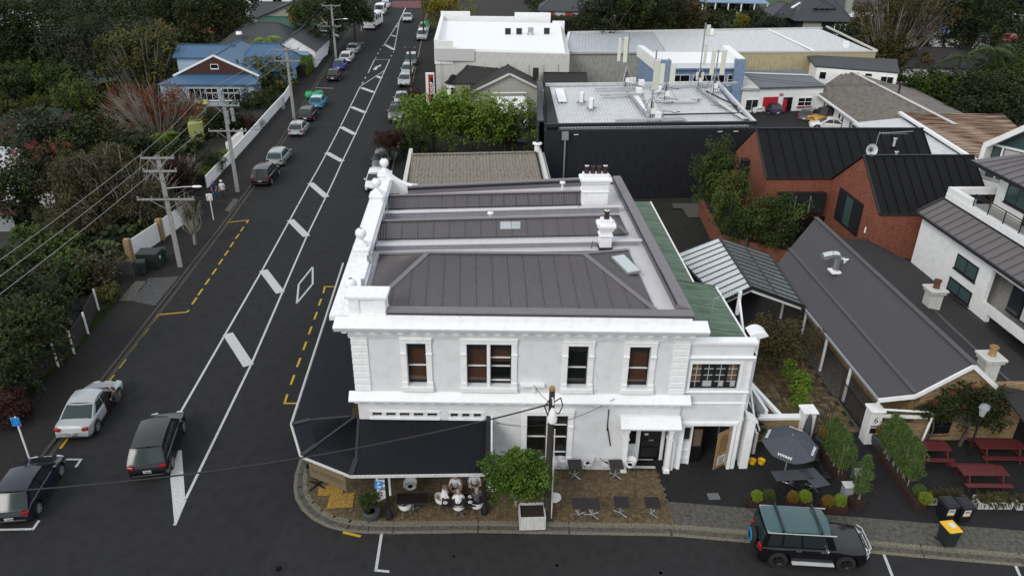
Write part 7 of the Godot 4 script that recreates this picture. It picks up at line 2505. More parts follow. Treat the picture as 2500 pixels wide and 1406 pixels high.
	for sx in [-1.0,1.0]:
		b = MB.new()
		b.bbox(V(sx * W * 0.66,yl,zf + 0.09),V(0.36,0.15,0.22),0.04,Basis(Vector3.UP,-sx * 0.35))
		part(o,"headlight",b,MT.headlight)
		b = MB.new()
		b.bbox(V(sx * W * 0.76,yr,-zf - 0.07),V(0.3,0.17 if kind != "offroad" else 0.3,0.16),0.03,Basis(Vector3.UP,sx * 0.3))
		part(o,"tail_light",b,MT.tail_light)
		b = MB.new()
		b.bbox(V(sx * (W + 0.06),belt + 0.05,z1 + 0.42),V(0.2,0.14,0.12),0.03)
		part(o,"wing_mirror",b,opts.get("mirror",body))
	b = MB.new()
	b.bbox(V(0,0.42,zf + 0.03),V(W * 1.5,0.16,0.1),0.03)
	b.bbox(V(0,0.36,-zf - 0.04),V(W * 1.6,0.12,0.12),0.03)
	b.bbox(V(0,yl - 0.03,zf + 0.035),V(W * 0.8,0.11,0.06),0.02)
	for sx in [-1.0,1.0]:
		b.beam(V(sx * W * 0.975,0.24,w1 + wr + 0.1),V(sx * W * 0.975,0.24,w2 - wr - 0.1),0.05,0.07)
		for z in [lerpf(z1,z4,0.12),lerpf(z1,z4,0.5),lerpf(z1,z4,0.84)]: b.box(V(sx * W * 0.993,(belt + 0.3) * 0.5 + 0.02,z),V(0.016,belt - 0.36,0.012))
	part(o,"trim",b,MT.black_trim)
	for e in 2:
		b = MB.new()
		b.box(V(0,0.52 if e == 0 else yr - 0.22,(zf - 0.03) if e == 0 else (-zf + 0.035)),V(0.38,0.13,0.02))
		var pl := part(o,"number_plate",b,MT.paper)
		if plate != "" and e == 1: words(pl,"plate_letters",plate,0.12,MT.sign_black,Transform3D(Basis(),V(0,yr - 0.22,-zf + 0.046)),false,true)
	if opts.has("bars"):
		for z in [lerpf(z2,z3,0.15),lerpf(z2,z3,0.75)]:
			b = MB.new()
			b.beam(V(-wt - 0.05,H + 0.1,z),V(wt + 0.05,H + 0.1,z),0.07,0.05)
			for sx in [-1.0,1.0]: b.beam(V(sx * wt,H - 0.05,z),V(sx * wt,H + 0.1,z),0.05,0.05,Vector3.RIGHT)
			part(o,"roof_bar",b,MT.black_trim)
	if opts.has("bed"):
		b = MB.new()
		b.bbox(V(0,1.25,-zf - L * 0.19),V(W * 1.9,0.55,L * 0.34),0.06)
		part(o,"canopy_box",b,opts.bed)
	o.position = p
	o.rotation.y = deg_to_rad(-heading)
	return o


func cars() -> void:
	mat("tyre",Color(0.012,0.012,0.012),0.85)
	mat("rim",Color(0.42,0.43,0.44),0.35,0.5)
	mat("headlight",Color(0.5,0.52,0.54),0.15)
	mat("tail_light",Color(0.28,0.008,0.012),0.25)
	mat("glass_rear",Color(0.022,0.035,0.036),0.1)
	mat("lime_green",Color(0.02,0.3,0.1),0.6)
	var silver := paint("silver",Color(0.33,0.35,0.36)); var black := paint("black",Color(0.006,0.006,0.008)); var white := paint("white",Color(0.7,0.7,0.69)); var grey := paint("grey",Color(0.10,0.105,0.11)); var navy := paint("navy",Color(0.008,0.01,0.02)); var pale := paint("pale",Color(0.25,0.30,0.29))
	# near cars
	var s := car("silver sedan on the left kerb with its driver's door open","sedan",silver,V(-20.45,0,-33.9),-2,"HMK 301",{name = "sedan"})
	car_door(s,silver)
	car("black sport wagon driving up the street over the white wedge marking","suv",black,V(-15.8,0,-30.75),-8,"LTB884",{rim = MT.rim,name = "moving_car",group = "cars on the street"})
	car("dark blue hatchback parked at the bottom left corner","hatch",navy,V(-20.5,0,-27.75),-5,"CTW309",{name = "hatchback"})
	var j := car("black off-road wagon with teal roof, spare wheel and bull bar","offroad",black,V(13.9,0,-23.0),90.0 + 6.5,"",{roof = paint("teal",Color(0.035,0.085,0.088)),bars = true,rim = MT.black_trim,mirror = MT.chrome,name = "off_road_car",cat = "car",group = "cars on the street"})
	offroad_extras(j)
	# left row, near to far
	var lc := "cars parked on the left of the street"
	car("black crossover parked by the transformer pole, left kerb","suv",black,V(-20.55,0,-72.6),1,"NGR 52",{group = lc})
	car("pale silver-green station wagon behind the black crossover","wagon",pale,V(-20.5,0.1,-78.4),1,"",{group = lc})
	car("silver small hatchback in front of the dark wagon, left row","hatch",silver,V(-20.4,0.45,-88.2),1,"",{group = lc})
	car("black wagon with roof rails beside the slim power pole","wagon",black,V(-20.3,0.8,-93.9),1,"",{bars = true,group = lc,roof = grey})
	car("bright blue hatchback beside the green bins","hatch",paint("sky",Color(0.03,0.27,0.45)),V(-20.0,1.05,-98.9),1,"",{roof = paint("sky_top",Color(0.35,0.55,0.62)),group = lc})
	car("black hatchback with bright red tail lights, left row","hatch",black,V(-20.0,1.8,-112.4),1,"",{roof = grey,group = lc})
	car("royal blue hatchback with silver roof between black and white cars","hatch",paint("royal",Color(0.012,0.06,0.28)),V(-20.1,2.1,-118.6),1,"",{roof = silver,group = lc})
	car("white wagon parked behind the royal blue hatchback","wagon",white,V(-19.8,2.35,-123.6),1,"",{group = lc})
	car("silver grey sedan at the head of the left row before the campervan","sedan",silver,V(-19.6,2.65,-129.6),1,"",{group = lc})
	car("pale blue small car parked in the driveway behind the white fence","hatch",pale,V(-25.54,3.27,-138.79) ,80,"",{group = lc})
	car("white utility van parked beyond the campervan","van",white,V(-18.6,4.5,-163.5),1,"",{group = lc})
	car("white sedan farthest in the left row by the speed table","sedan",white,V(-18.4,4.85,-171),1,"",{group = lc})
	camper()
	# right row
	var rc := "cars parked on the right of the street"
	car("white small hatchback facing the camera below the hotel's ball finials","hatch",white,V(-9.55,0,-70.6),180,"",{group = rc})
	car("dark grey wagon half hidden by the purple-leaved tree","wagon",grey,V(-9.6,0.1,-76.8),180,"",{group = rc})
	car("black pickup truck facing the camera under the bright green trees","pickup",grey,V(-9.5,0.85,-93.6),180,"",{bed = MT.black_trim,bars = true,mirror = MT.chrome,group = rc})
	car("grey sedan behind the black pickup, under the small dark tree","sedan",silver,V(-9.4,1.15,-100.2),180,"",{group = rc})
	car("silver sedan facing the camera beside the dark wooden pole","sedan",silver,V(-9.7,1.7,-109.6),180,"",{group = rc})
	car("grey wagon second in line at the dark wooden pole","wagon",pale,V(-9.7,2.0,-115.2),180,"",{group = rc})
	car("dark green off-road wagon third in line at the dark wooden pole","suv",paint("forest",Color(0.02,0.045,0.04)),V(-9.6,2.3,-121.2),180,"",{roof = silver,group = rc})
	car("white van-like wagon facing the camera near the parking bays","suv",silver,V(-8.9,3.25,-139.6),180,"",{roof = white,group = rc})
	car("silver wagon behind the white one near the yellow tree","suv",silver,V(-8.9,3.55,-146),180,"",{group = rc})
	car("silver sedan driving towards the camera at the top of the street","sedan",silver,V(-12.7,4.15,-156.2),178,"",{name = "moving_car",group = "cars on the street"})
	# yard
	var yc := "cars parked in the yard"
	car("white off-road wagon with a pale teal roof by the blue building","offroad",white,V(35.82,0.95,-96.68),160,"",{roof = paint("teal_top",Color(0.3,0.45,0.45)),group = yc})
	car("dark blue hatchback parked before the red garage door","hatch",paint("deepblue",Color(0.008,0.02,0.05)),V(38.12,0.95,-95.81),-14,"",{group = yc})
	car("charcoal hatchback beside the yellow jeep in the yard","hatch",grey,V(42.21,0.9,-92.65),40,"",{group = yc})
	car("yellow soft-top jeep-style car beside the long workshop","offroad",paint("gold",Color(0.45,0.2,0.015)),V(43.47,0.9,-91.04),-115,"",{roof = MT.black_trim,hardtop = MT.black_trim,group = yc})
	car("white car nearest the black seamed roof in the yard","sedan",white,V(43,0.8,-88.34),-70,"",{group = yc})
	car("silver wagon with red lights seen over the warehouse roof edge","suv",silver,V(17.5,3.6,-132),80,"",{group = yc})
	car("red hatchback parked on the cross street at the far right","hatch",paint("redcar",Color(0.36,0.015,0.03)),V(98.52,3.32,-139.66),60,"",{group = "cars on the cross street"})
	car("white wagon on the cross street in the top right corner","wagon",white,V(113.13,4.4,-159.48),60,"",{group = "cars on the cross street"})


func car_door(o: Node3D,m: Material) -> void:
	var b := MB.new()
	var bs := Basis(Vector3.UP,deg_to_rad(-48))
	b.bbox(V(0.88,0.62,-0.75) + bs * V(0.0,0,0.5),V(0.09,0.62,1.0),0.03,bs)
	var d := part(o,"open_door",b,m)
	b = MB.new()
	b.box(V(0.86,1.12,-0.75) + bs * V(-0.02,0,0.5),V(0.02,0.38,0.8),bs)
	part(d,"pane",b,MT.glass_pane)
	b = MB.new()
	b.box(V(0.888,0.72,-0.22),V(0.02,0.75,0.98))
	part(o,"door_opening",b,MT.black_trim)


func offroad_extras(o: Node3D) -> void:
	var b := MB.new()
	b.lathe(V(0.1,1.05,2.36),[V2(0,-0.1),V2(0.36,-0.1),V2(0.39,-0.05),V2(0.39,0.06),V2(0.34,0.1),V2(0,0.1)],20,Basis(Vector3.RIGHT,PI / 2))
	var sw := part(o,"spare_wheel",b,MT.tyre)
	b = MB.new()
	b.lathe(V(0.1,1.05,2.47),[V2(0.31,0),V2(0.3,0.02),V2(0,0.03)],20,Basis(Vector3.RIGHT,PI / 2))
	part(sw,"wheel_cover",b,mat("cover_blue",Color(0.01,0.3,0.6),0.4))
	b = MB.new()
	for y in [0.62,0.85,1.08]: b.tube([V(-0.75,y,-2.2),V(-0.55,y,-2.36),V(0.55,y,-2.36),V(0.75,y,-2.2)],0.03,8)
	for x in [-0.4,0.4]: b.tube([V(x,0.45,-2.34),V(x,1.1,-2.36)],0.035,8)
	part(o,"bull_bar",b,MT.chrome)
	for sx in [-0.95,0.95]:
		b = MB.new()
		b.box(V(sx,0.42,0.0),V(0.2,0.05,1.7))
		part(o,"side_step",b,MT.zinc)
	b = MB.new()
	for sx in [-1.0,1.0]: b.beam(V(sx * 0.8,1.83,-0.75),V(sx * 0.8,1.83,1.98),0.025,0.04)
	b.beam(V(-0.8,1.83,1.99),V(0.8,1.83,1.99),0.025,0.04)
	part(o,"rain_gutter",b,MT.zinc)
	b = MB.new()
	for z in [-0.35,0.65]: b.box(V(0.9,1.0,z),V(0.03,0.04,0.2))
	part(o,"door_handle",b,MT.chrome)


func camper() -> void:
	var p := V(-18.6,3.75,-149.3)
	var o := thing("campervan","white boxy campervan with a dark rear window parked on the left","campervan",Vector3.ZERO)
	var b := MB.new()
	b.bbox(V(0,1.75,0.3),V(2.25,2.4,5.6),0.25)
	b.bbox(V(0,1.3,-3.0),V(2.0,1.5,1.6),0.2)
	part(o,"body",b,MT.plastic_white)
	b = MB.new()
	b.box(V(0,1.95,3.1),V(1.7,0.85,0.04))
	part(o,"rear_window",b,MT.window_dark)
	for z in [-1.2,0.2,1.6]:
		for sx in [-1.135,1.135]:
			b = MB.new()
			b.box(V(sx,2.1,z),V(0.02,0.7,1.0))
			part(o,"side_window",b,MT.window_dark)
	for sx in [-0.95,0.95]:
		b = MB.new()
		b.bbox(V(sx,0.95,3.11),V(0.16,0.4,0.04),0.01)
		part(o,"tail_light",b,MT.tail_light)
		for z in [-2.4,1.9]:
			b = MB.new()
			b.cyl(V(sx * 0.85,0.38,z),V(sx * 1.14,0.38,z),0.38,0.38,16)
			part(o,"wheel",b,MT.tyre)
	b = MB.new()
	b.bbox(V(0,0.55,3.1),V(2.2,0.25,0.15),0.04)
	part(o,"bumper",b,MT.plastic_white)
	b = MB.new()
	b.box(V(0,0.95,3.11),V(0.42,0.14,0.02))
	part(o,"number_plate",b,MT.paper)
	o.position = p
	o.rotation.y = deg_to_rad(-8)


func courtyard() -> void:
	# herringbone path between stair and restaurant: big clay blocks
	var b := MB.new()
	b.prism(PackedVector2Array([V2(16.0,-30.9),V2(19.9,-30.9),V2(20.1,-40.5),V2(15.2,-40.5)]),-0.05,0.125)
	var bed := setting("courtyard_path",b,MT.paving_joint)
	var pm := []
	for t in 4:
		b = MB.new()
		b.use_col = true
		b.col = [Color(0.19,0.14,0.065),Color(0.15,0.105,0.05),Color(0.23,0.17,0.085),Color(0.11,0.08,0.042)][t]
		b.bbox(Vector3.ZERO,V(0.44,0.05,0.21),0.01)
		var m := b.fin()
		m.surface_set_material(0,MT.paving)
		pm.append(m)
	for i in 10:
		for j in 22:
			for k in 2:
				var odd := (i + j) % 2 == 0
				var p := V(15.9 + i * 0.46 + (0.0 if odd else (k - 0.5) * 0.23),0.135,-31.2 - j * 0.46 + ((k - 0.5) * 0.23 if odd else 0.0))
				if p.x > 19.95 or p.x < 15.9 - (p.z + 30.9) * -0.07: continue
				var o := MeshInstance3D.new()
				o.name = "paving_brick"
				o.mesh = pm[rng.randi() % 4]
				o.position = p
				if not odd: o.rotation.y = PI / 2
				bed.add_child(o,true)
	b = MB.new()
	b.prism(PackedVector2Array([V2(20.0,-30.6),V2(22.1,-30.6),V2(22.3,-47),V2(20.2,-47)]),-0.05,0.14)
	setting("veranda_floor",b,MT.concrete)
	# front garden wall with cap, piers, gate
	var o := thing("garden_wall","tan brick garden wall with white cap beside the gate pier","wall",V(15,0,-30.6))
	b = MB.new()
	b.beam(V(13.1,0.75,-30.5),V(16.4,0.75,-30.5),0.25,1.5)
	part(o,"wall",b,MT.tan_brick)
	b = MB.new()
	b.beam(V(13.0,1.56,-30.5),V(16.4,1.56,-30.5),0.36,0.14)
	b.beam(V(15.6,1.35,-30.6),V(14.7,1.75,-33.2),0.2,0.2)
	b.beam(V(14.7,1.0,-30.7),V(14.6,1.0,-33.2),0.16,1.7)
	part(o,"wall_cap",b,MT.white_paint)
	b = MB.new()
	for k in 3: b.tri(V(13.9 + k * 0.25,0.9 + k * 0.1,-30.36),V(14.5 + k * 0.2,1.05,-30.3),V(13.95 + k * 0.2,1.2,-30.36))
	part(o,"metal_ornament",b,MT.white_dirty,"stuff")
	for q in [[16.65,"white pier at the left of the courtyard gate"],[20.1,"white pier numbered 6 at the right of the courtyard gate"]]:
		var g := thing("gate_pier",q[1],"pier",V(q[0],0,-30.3))
		b = MB.new()
		b.bbox(V(q[0],1.05,-30.3),V(0.62,2.1,0.62),0.02)
		b.bbox(V(q[0],2.14,-30.3),V(0.78,0.12,0.78),0.03)
		part(g,"shaft",b,MT.white_paint)
		if q[0] > 18:
			words(g,"house_number","6",0.42,MT.sign_black,Transform3D(Basis(),V(q[0],1.6,-29.98)))
			b = MB.new()
			b.box(V(q[0],1.25,-29.98),V(0.4,0.06,0.03))
			b.box(V(q[0],0.98,-29.98),V(0.4,0.32,0.03))
			part(g,"plate",b,MT.sign_black)
	o = thing("iron_gate","open black iron gate leaf beside the left gate pier","gate",V(17.2,0,-30.4))
	for k in 8:
		b = MB.new()
		b.tube([V(17.0 + k * 0.2,0.15,-30.4 - k * 0.1),V(17.0 + k * 0.2,1.5 + k * 0.06,-30.4 - k * 0.1)],0.015,5)
		part(o,"bar",b,MT.black_trim)
	beams(o,"rail",[[V(17.0,0.4,-30.4),V(18.4,0.4,-31.1)],[V(17.0,1.3,-30.4),V(18.4,1.6,-31.1)]],0.03,0.03,MT.black_trim)
	o = thing("iron_fence","black iron fence between the veranda posts and the numbered pier","fence",V(20.2,0,-32))
	for k in 26:
		b = MB.new()
		b.tube([V(20.15,0.15,-30.8 - k * 0.12),V(20.15,1.5,-30.8 - k * 0.12)],0.014,4)
		part(o,"bar",b,MT.black_trim)
	beams(o,"rail",[[V(20.15,1.4,-30.7),V(20.15,1.4,-33.9)],[V(20.15,0.3,-30.7),V(20.15,0.3,-33.9)]],0.03,0.04,MT.black_trim)
	o = thing("brick_front_wall","low tan brick wall with white pipe rail in front of the restaurant","wall",V(21.4,0,-30.2))
	b = MB.new()
	b.beam(V(20.5,0.7,-30.0),V(22.6,0.7,-29.9),0.25,1.4)
	part(o,"wall",b,MT.tan_brick)
	b = MB.new()
	b.tube([V(20.4,2.2,-30.1),V(22.7,2.2,-29.8),V(22.75,2.1,-29.7),V(22.4,0.1,-29.5)],0.06,8)
	b.beam(V(20.4,1.85,-30.05),V(22.6,1.85,-29.85),0.1,0.16)
	part(o,"pipe_rail",b,MT.white_paint)
	o = thing("lantern","pale glass street lantern in front of the ivy","lantern",V(24.6,0,-28.9))
	b = MB.new()
	b.tube([V(24.6,0,-28.9),V(24.6,2.6,-28.9)],0.05,8)
	part(o,"post",b,MT.black_trim)
	b = MB.new()
	b.lathe(V(24.6,2.6,-28.9),[V2(0.13,0),V2(0.27,0.5)],4)
	part(o,"lamp_glass",b,MT.lamp_glass)
	b = MB.new()
	b.lathe(V(24.6,3.1,-28.9),[V2(0.32,0),V2(0.2,0.14),V2(0.04,0.2),V2(0.0,0.3)],4)
	part(o,"lamp_cap",b,MT.steel_grey)


func box_planter(label: String,p: Vector3,size: Vector3,turn: float,m: Material,kind := "planter") -> Node3D:
	var o := thing("planter",label,kind,p,"planters in front of the restaurant")
	var bs := Basis(Vector3.UP,turn)
	var b := MB.new()
	for s in [-1.0,1.0]:
		b.bbox(p + bs * V(s * (size.x / 2 - 0.03),size.y / 2,0),V(0.06,size.y,size.z),0.008,bs)
		b.bbox(p + bs * V(0,size.y / 2,s * (size.z / 2 - 0.03)),V(size.x - 0.122,size.y,0.06),0.008,bs)
	part(o,"box",b,m)
	b = MB.new()
	b.box(p + V(0,size.y * 0.85 * 0.5,0),V(size.x - 0.13,size.y * 0.85,size.z - 0.13),bs)
	part(o,"soil",b,MT.soil)
	return o


func ball_shrub(label: String,p: Vector3,r: float,pal: String) -> void:
	var o := thing("ball_shrub",label,"shrub",p - V(0,r,0),"clipped ball shrubs")
	var pts := []
	for k in 130:
		var d := Vector3(rng.randf_range(-1,1),rng.randf_range(-0.8,1),rng.randf_range(-1,1)).normalized()
		pts.append([p + d * r * 0.8,rng.randf()])
	leaves(o,"foliage","fine",pts,0.16,pal)


func bamboo(label: String,p: Vector3,h: float) -> void:
	var o := thing("screen_plant",label,"plant",p,"tall screen plants in planters")
	var b := MB.new()
	for k in 4: b.tube([p + V(rng.randf_range(-0.12,0.12),0,rng.randf_range(-0.12,0.12)),p + V(rng.randf_range(-0.25,0.25),h * 0.8,rng.randf_range(-0.25,0.25))],0.018,5)
	part(o,"stem",b,MT.bark_pale,"stuff")
	var pts := []
	for k in 120: 
		var t := rng.randf()
		var w := 0.42 * sin(t * 2.6 + 0.5)
		pts.append([p + V(rng.randf_range(-1,1) * w,h * (0.22 + 0.8 * t),rng.randf_range(-1,1) * w),rng.randf()])
	leaves(o,"foliage","fine",pts,0.3,"mid_bright")


func bin_cart(label: String,p: Vector3,turn: float,m: Material,lid: Material) -> Node3D:
	var o := thing("wheelie_bin",label,"bin",p,"wheeled bins")
	var bs := Basis(Vector3.UP,turn)
	var b := MB.new()
	var q := []
	for y in [0.08,1.0]:
		var w := 0.23 if y < 0.5 else 0.29
		var line := PackedVector3Array()
		for c in [[-1,1],[1,1],[1,-1],[-1,-1],[-1,1]]: line.append(p + bs * V(c[0] * w,y,c[1] * w * 1.15))
		q.append(line)
	for k in 4: b.quad(q[0][k],q[0][k + 1],q[1][k + 1],q[1][k])
	b.bbox(p + bs * V(0,0.98,0.02),V(0.62,0.06,0.70),0.02,bs)
	part(o,"body",b,m)
	b = MB.new()
	b.bbox(p + bs * V(0,1.05,0.0),V(0.62,0.08,0.72),0.03,bs)
	b.bbox(p + bs * V(0,1.1,0.0),V(0.44,0.05,0.52),0.02,bs)
	part(o,"lid",b,lid)
	b = MB.new()
	for s in [-0.25,0.25]: b.cyl(p + bs * V(s - 0.03,0.1,-0.3),p + bs * V(s + 0.03,0.1,-0.3),0.1,0.1,10)
	part(o,"wheel",b,MT.tyre)
	return o


func square_table(label: String,p: Vector3,turn: float,sx := 0.7,sz := 0.7,h := 0.74,legs := 4) -> Node3D:
	var o := thing("cafe_table",label,"table",p,"dark cafe tables")
	var bs := Basis(Vector3.UP,turn)
	var b := MB.new()
	b.bbox(p + V(0,h,0),V(sx,0.04,sz),0.01,bs)
	part(o,"table_top",b,MT.table_top)
	b = MB.new()
	b.tube([p + V(0,0.1,0),p + V(0,h - 0.02,0)],0.035,8)
	part(o,"column",b,MT.steel_grey)
	b = MB.new()
	for k in legs:
		var a := turn + PI / 4 + k * TAU / legs
		b.beam(p + V(0,0.1,0),p + V(cos(a) * 0.36,0.03,sin(a) * 0.36),0.05,0.035)
	part(o,"foot",b,MT.chrome)
	return o


func picnic_table(label: String,p: Vector3,turn: float,l: float) -> void:
	var o := thing("picnic_table",label,"picnic table",p,"red picnic tables")
	var bs := Basis(Vector3.UP,turn)
	var b := MB.new()
	for k in 4:
		b = MB.new()
		b.bbox(p + bs * V(0,0.75,-0.285 + k * 0.19),V(l,0.045,0.175),0.008,bs)
		part(o,"table_plank",b,MT.bench_red)
	for s in [-0.72,0.72]:
		b = MB.new()
		b.bbox(p + bs * V(0,0.45,s),V(l,0.045,0.27),0.008,bs)
		part(o,"seat_plank",b,MT.bench_red)
	for e in [-0.36,0.36]:
		b = MB.new()
		for s in [-1.0,1.0]: b.beam(p + bs * V(e * l,0.02,s * 0.62),p + bs * V(e * l,0.72,s * 0.3),0.06,0.1)
		b.beam(p + bs * V(e * l,0.4,-0.8),p + bs * V(e * l,0.4,0.8),0.06,0.09)
		part(o,"leg_frame",b,MT.bench_red)


func terrace() -> void:
	# umbrella with lettered panels
	var p := V(14.69,0,-27.6)
	var o := thing("umbrella","open grey eight-sided umbrella with white lettering over the dark table","umbrella",p)
	var b := MB.new()
	b.tube([p,p + V(0,2.75,0)],0.03,8)
	part(o,"pole",b,MT.steel_grey)
	var tip := p + V(0,2.7,0)
	var tilt := Basis(Vector3.RIGHT,0.12)
	for k in 8:
		b = MB.new()
		var a := TAU * k / 8 + 0.2; var c := TAU * (k + 1) / 8 + 0.2
		var rows := []
		for i in 5:
			var t := i / 4.0
			var line := PackedVector3Array()
			for j in 5:
				var e := V(cos(a),0,sin(a)).lerp(V(cos(c),0,sin(c)),j / 4.0) * 1.3 * t
				line.append(tip + tilt * (e + V(0,-0.58 * t - 0.05 * sin(PI * j / 4.0) * t,0)))
			rows.append(line)
		b.grid(rows)
		var pn := part(o,"canopy_panel",b,MT.umbrella_cloth)
		if k % 2 == 0:
			var m := (a + c) / 2
			var d := V(cos(m),0,sin(m))
			var up := (tilt * (V(0,0.42,0) - d)).normalized()
			var rt := (tilt * V(-d.z,0,d.x)).normalized() * -1.0
			words(pn,"lettering","VOYAGE",0.17,MT.plastic_white,Transform3D(Basis(rt,up,rt.cross(up)),tip + tilt * (d * 1.05 + V(0,-0.49,0)) + rt.cross(up) * 0.015),false,true)
	p = V(16.53,0,-29.81)
	o = thing("closed_umbrella","folded dark grey umbrella standing by the left gate pier","umbrella",p)
	b = MB.new()
	b.lathe(p + V(0,0.75,0),[V2(0.24,0),V2(0.2,0.5),V2(0.15,1.0),V2(0.1,1.3),V2(0.03,1.45),V2(0,1.5)],9)
	part(o,"folded_canopy",b,MT.umbrella_cloth)
	b = MB.new()
	b.tube([p,p + V(0,0.8,0)],0.03,8)
	b.lathe(p,[V2(0.3,0),V2(0.28,0.08),V2(0,0.1)],12)
	part(o,"stand",b,MT.black_trim)
	var tm: Material = MT.umbrella_cloth
	for q in [["long dark grey table under the umbrella's front edge",V(14.8,0.76,-27.07),0.05,1.8,0.7],["narrow grey table set crosswise beside the umbrella",V(15.78,0.76,-26.86),0.25,0.85,1.25]]:
		var t := square_table(q[0],V(q[1].x,0.1,q[1].z),q[2],q[3],q[4],0.66)
		t.get_child(0).mesh.surface_set_material(0,tm)
	for q in [["black chair beyond the crosswise table",V(16.58,0,-28.64),2.8],["black chair at the right of the crosswise table",V(16.6,0,-27.36),-1.7],["black chair before the long table, left one",V(14.43,0,-26.59),0.1],["black chair before the long table, right one",V(15.02,0,-26.52),0.0],["black chair behind the umbrella near the folded one",V(16.86,0,-29.16),2.2]]:
		var c := thing("metal_chair",q[0],"chair",q[1],"black terrace chairs")
		var bs := Basis(Vector3.UP,q[2])
		b = MB.new()
		b.bbox(q[1] + V(0,0.46,0),V(0.46,0.04,0.46),0.01,bs)
		part(c,"seat",b,MT.black_trim)
		b = MB.new()
		for k in 5: b.beam(q[1] + bs * V(-0.2 + k * 0.1,0.48,0.22),q[1] + bs * V(-0.2 + k * 0.1,0.86,0.27),0.03,0.02)
		b.beam(q[1] + bs * V(-0.23,0.87,0.27),q[1] + bs * V(0.23,0.87,0.27),0.04,0.04)
		part(c,"backrest",b,MT.black_trim)
		for s in 4:
			b = MB.new()
			var x := -0.2 if s % 2 else 0.2
			var z := -0.2 if s < 2 else 0.2
			b.tube([q[1] + bs * V(x,0.45,z),q[1] + bs * V(x * 1.15,0.0,z * 1.15)],0.014,5)
			part(c,"leg",b,MT.black_trim)
	# rusty steel planters and their plants
	var rows := [["left rusty planter with two green balls near the jeep",1858,1238,"lime","lime_olive"],["middle rusty planter with an orange and a green ball",1946,1240,"rust","lime"],["right rusty planter with a bronze and a green ball",2031,1250,"rust","lime"]]
	for k in 3:
		var r = rows[k]
		var g: Vector3 = [V(12.99,0,-25.83),V(14.63,0,-25.72),V(16.13,0,-25.4)][k]
		box_planter(r[0],g,V(1.2,0.48,0.46),-0.06,MT.corten)
		for i in 2:
			var nm := "%s ball shrub in the %s rusty planter" % [["left","right"][i],["left","middle","right"][k]]
			ball_shrub(nm,g + V(-0.28 + i * 0.56,0.66,0),0.27 if i == 0 else 0.3,r[3 + i])
	box_planter("square rusty planter holding the tall screen plant",V(17.32,0,-25.63),V(0.55,0.6,0.55),0.3,MT.corten)
	bamboo("tall screen plant in the square rusty planter",V(17.37,0,-25.73) + V(0,0.5,0),2.3)
	var a := V(17.36,0,-29.15); var e := V(17.37,0,-27.28)
	box_planter("slanting rusty trough left of the entrance drive",(a + e) / 2,V(0.5,0.5,(e - a).length()),atan2(e.x - a.x,e.z - a.z),MT.corten)
	for k in 4: bamboo(["first screen plant in the left trough, by the pot","second screen plant in the left trough","third screen plant in the left trough","fourth screen plant in the left trough, nearest the kerb"][k],a.lerp(e,(k + 0.5) / 4.0) + V(0,0.4,0),2.2)
	a = V(20.26,0,-29.05); e = V(20.18,0,-25.26)
	box_planter("long rusty trough right of the entrance drive",(a + e) / 2,V(0.55,0.5,(e - a).length()),atan2(e.x - a.x,e.z - a.z),MT.corten)
	for k in 6: bamboo("%s screen plant from the wall in the long right trough" % ["first","second","third","fourth","fifth","sixth"][k],a.lerp(e,(k + 0.4) / 8.2) + V(0,0.4,0),2.4)
	ball_shrub("upper green ball at the kerb end of the long trough",V(20.43,0,-26) + V(0,0.62,0),0.3,"mid_bright")
	ball_shrub("lower green ball at the kerb end of the long trough",V(20.43,0,-25.46) + V(0,0.62,0),0.32,"lime")
	for q in [["large grey pot with orange shrub by the left gate pier",V(17.51,0,-29.72)],["large grey pot with russet shrub by the numbered pier",V(20.49,0,-29.78)]]:
		o = thing("plant_pot",q[0],"pot",q[1])
		b = MB.new()
		b.lathe(q[1],[V2(0.26,0),V2(0.42,0.35),V2(0.47,0.65),V2(0.42,0.85),V2(0.36,0.86),V2(0.36,0.75),V2(0,0.74)],18)
		part(o,"pot",b,MT.pot_grey)
		ball_shrub("russet shrub growing in the " + ("left" if q[1].x < 18 else "right") + " large grey pot",q[1] + V(0,1.1,0),0.38,"rust")
	o = thing("menu_stand","brushed steel menu plinth with a post lamp by the entrance drive","stand",V(17.01,0,-26.04))
	p = V(17.01,0,-26.04)
	b = MB.new()
	b.bbox(p + V(0,0.5,0),V(0.4,1.0,0.4),0.02)
	part(o,"plinth",b,MT.steel_grey)
	b = MB.new()
	b.bbox(p + V(0,1.02,0),V(0.5,0.04,0.46),0.01)
	part(o,"top_plate",b,MT.zinc)
	b = MB.new()
	b.tube([p + V(0.3,0,0),p + V(0.3,1.7,0)],0.04,8)
	b.bbox(p + V(0.3,1.75,0),V(0.36,0.3,0.24),0.02)
	part(o,"post_lamp",b,MT.zinc)
	for q in [["picnic table behind the long trough, far left",V(22.61,0.76,-28.86),1.6],["picnic table at the far right by the brick wall",V(26.06,0.76,-28.88),2.3],["picnic table nearest the concrete troughs",V(24,0.76,-26.99),2.2]]: picnic_table(q[0],V(q[1].x,0.1,q[1].z),-0.05,q[2])
	for q in [["pale concrete trough with dry grass below the near picnic table",V(23.67,0,-25.46)],["pale concrete trough behind the black bins",V(21.53,0,-25.8)],["pale concrete trough cut by the right edge of the picture",V(25.45,0,-25.34)]]:
		box_planter(q[0],q[1],V(1.6,0.5,0.55),-0.04,MT.white_dirty)
		var pts := []
		for k in 26: pts.append([q[1] + V(rng.randf_range(-0.7,0.7),0.5,rng.randf_range(-0.15,0.15)),rng.randf()])
		leaves(get_child(get_child_count() - 1),"grass_tuft","spiky",pts,0.42,"drab")
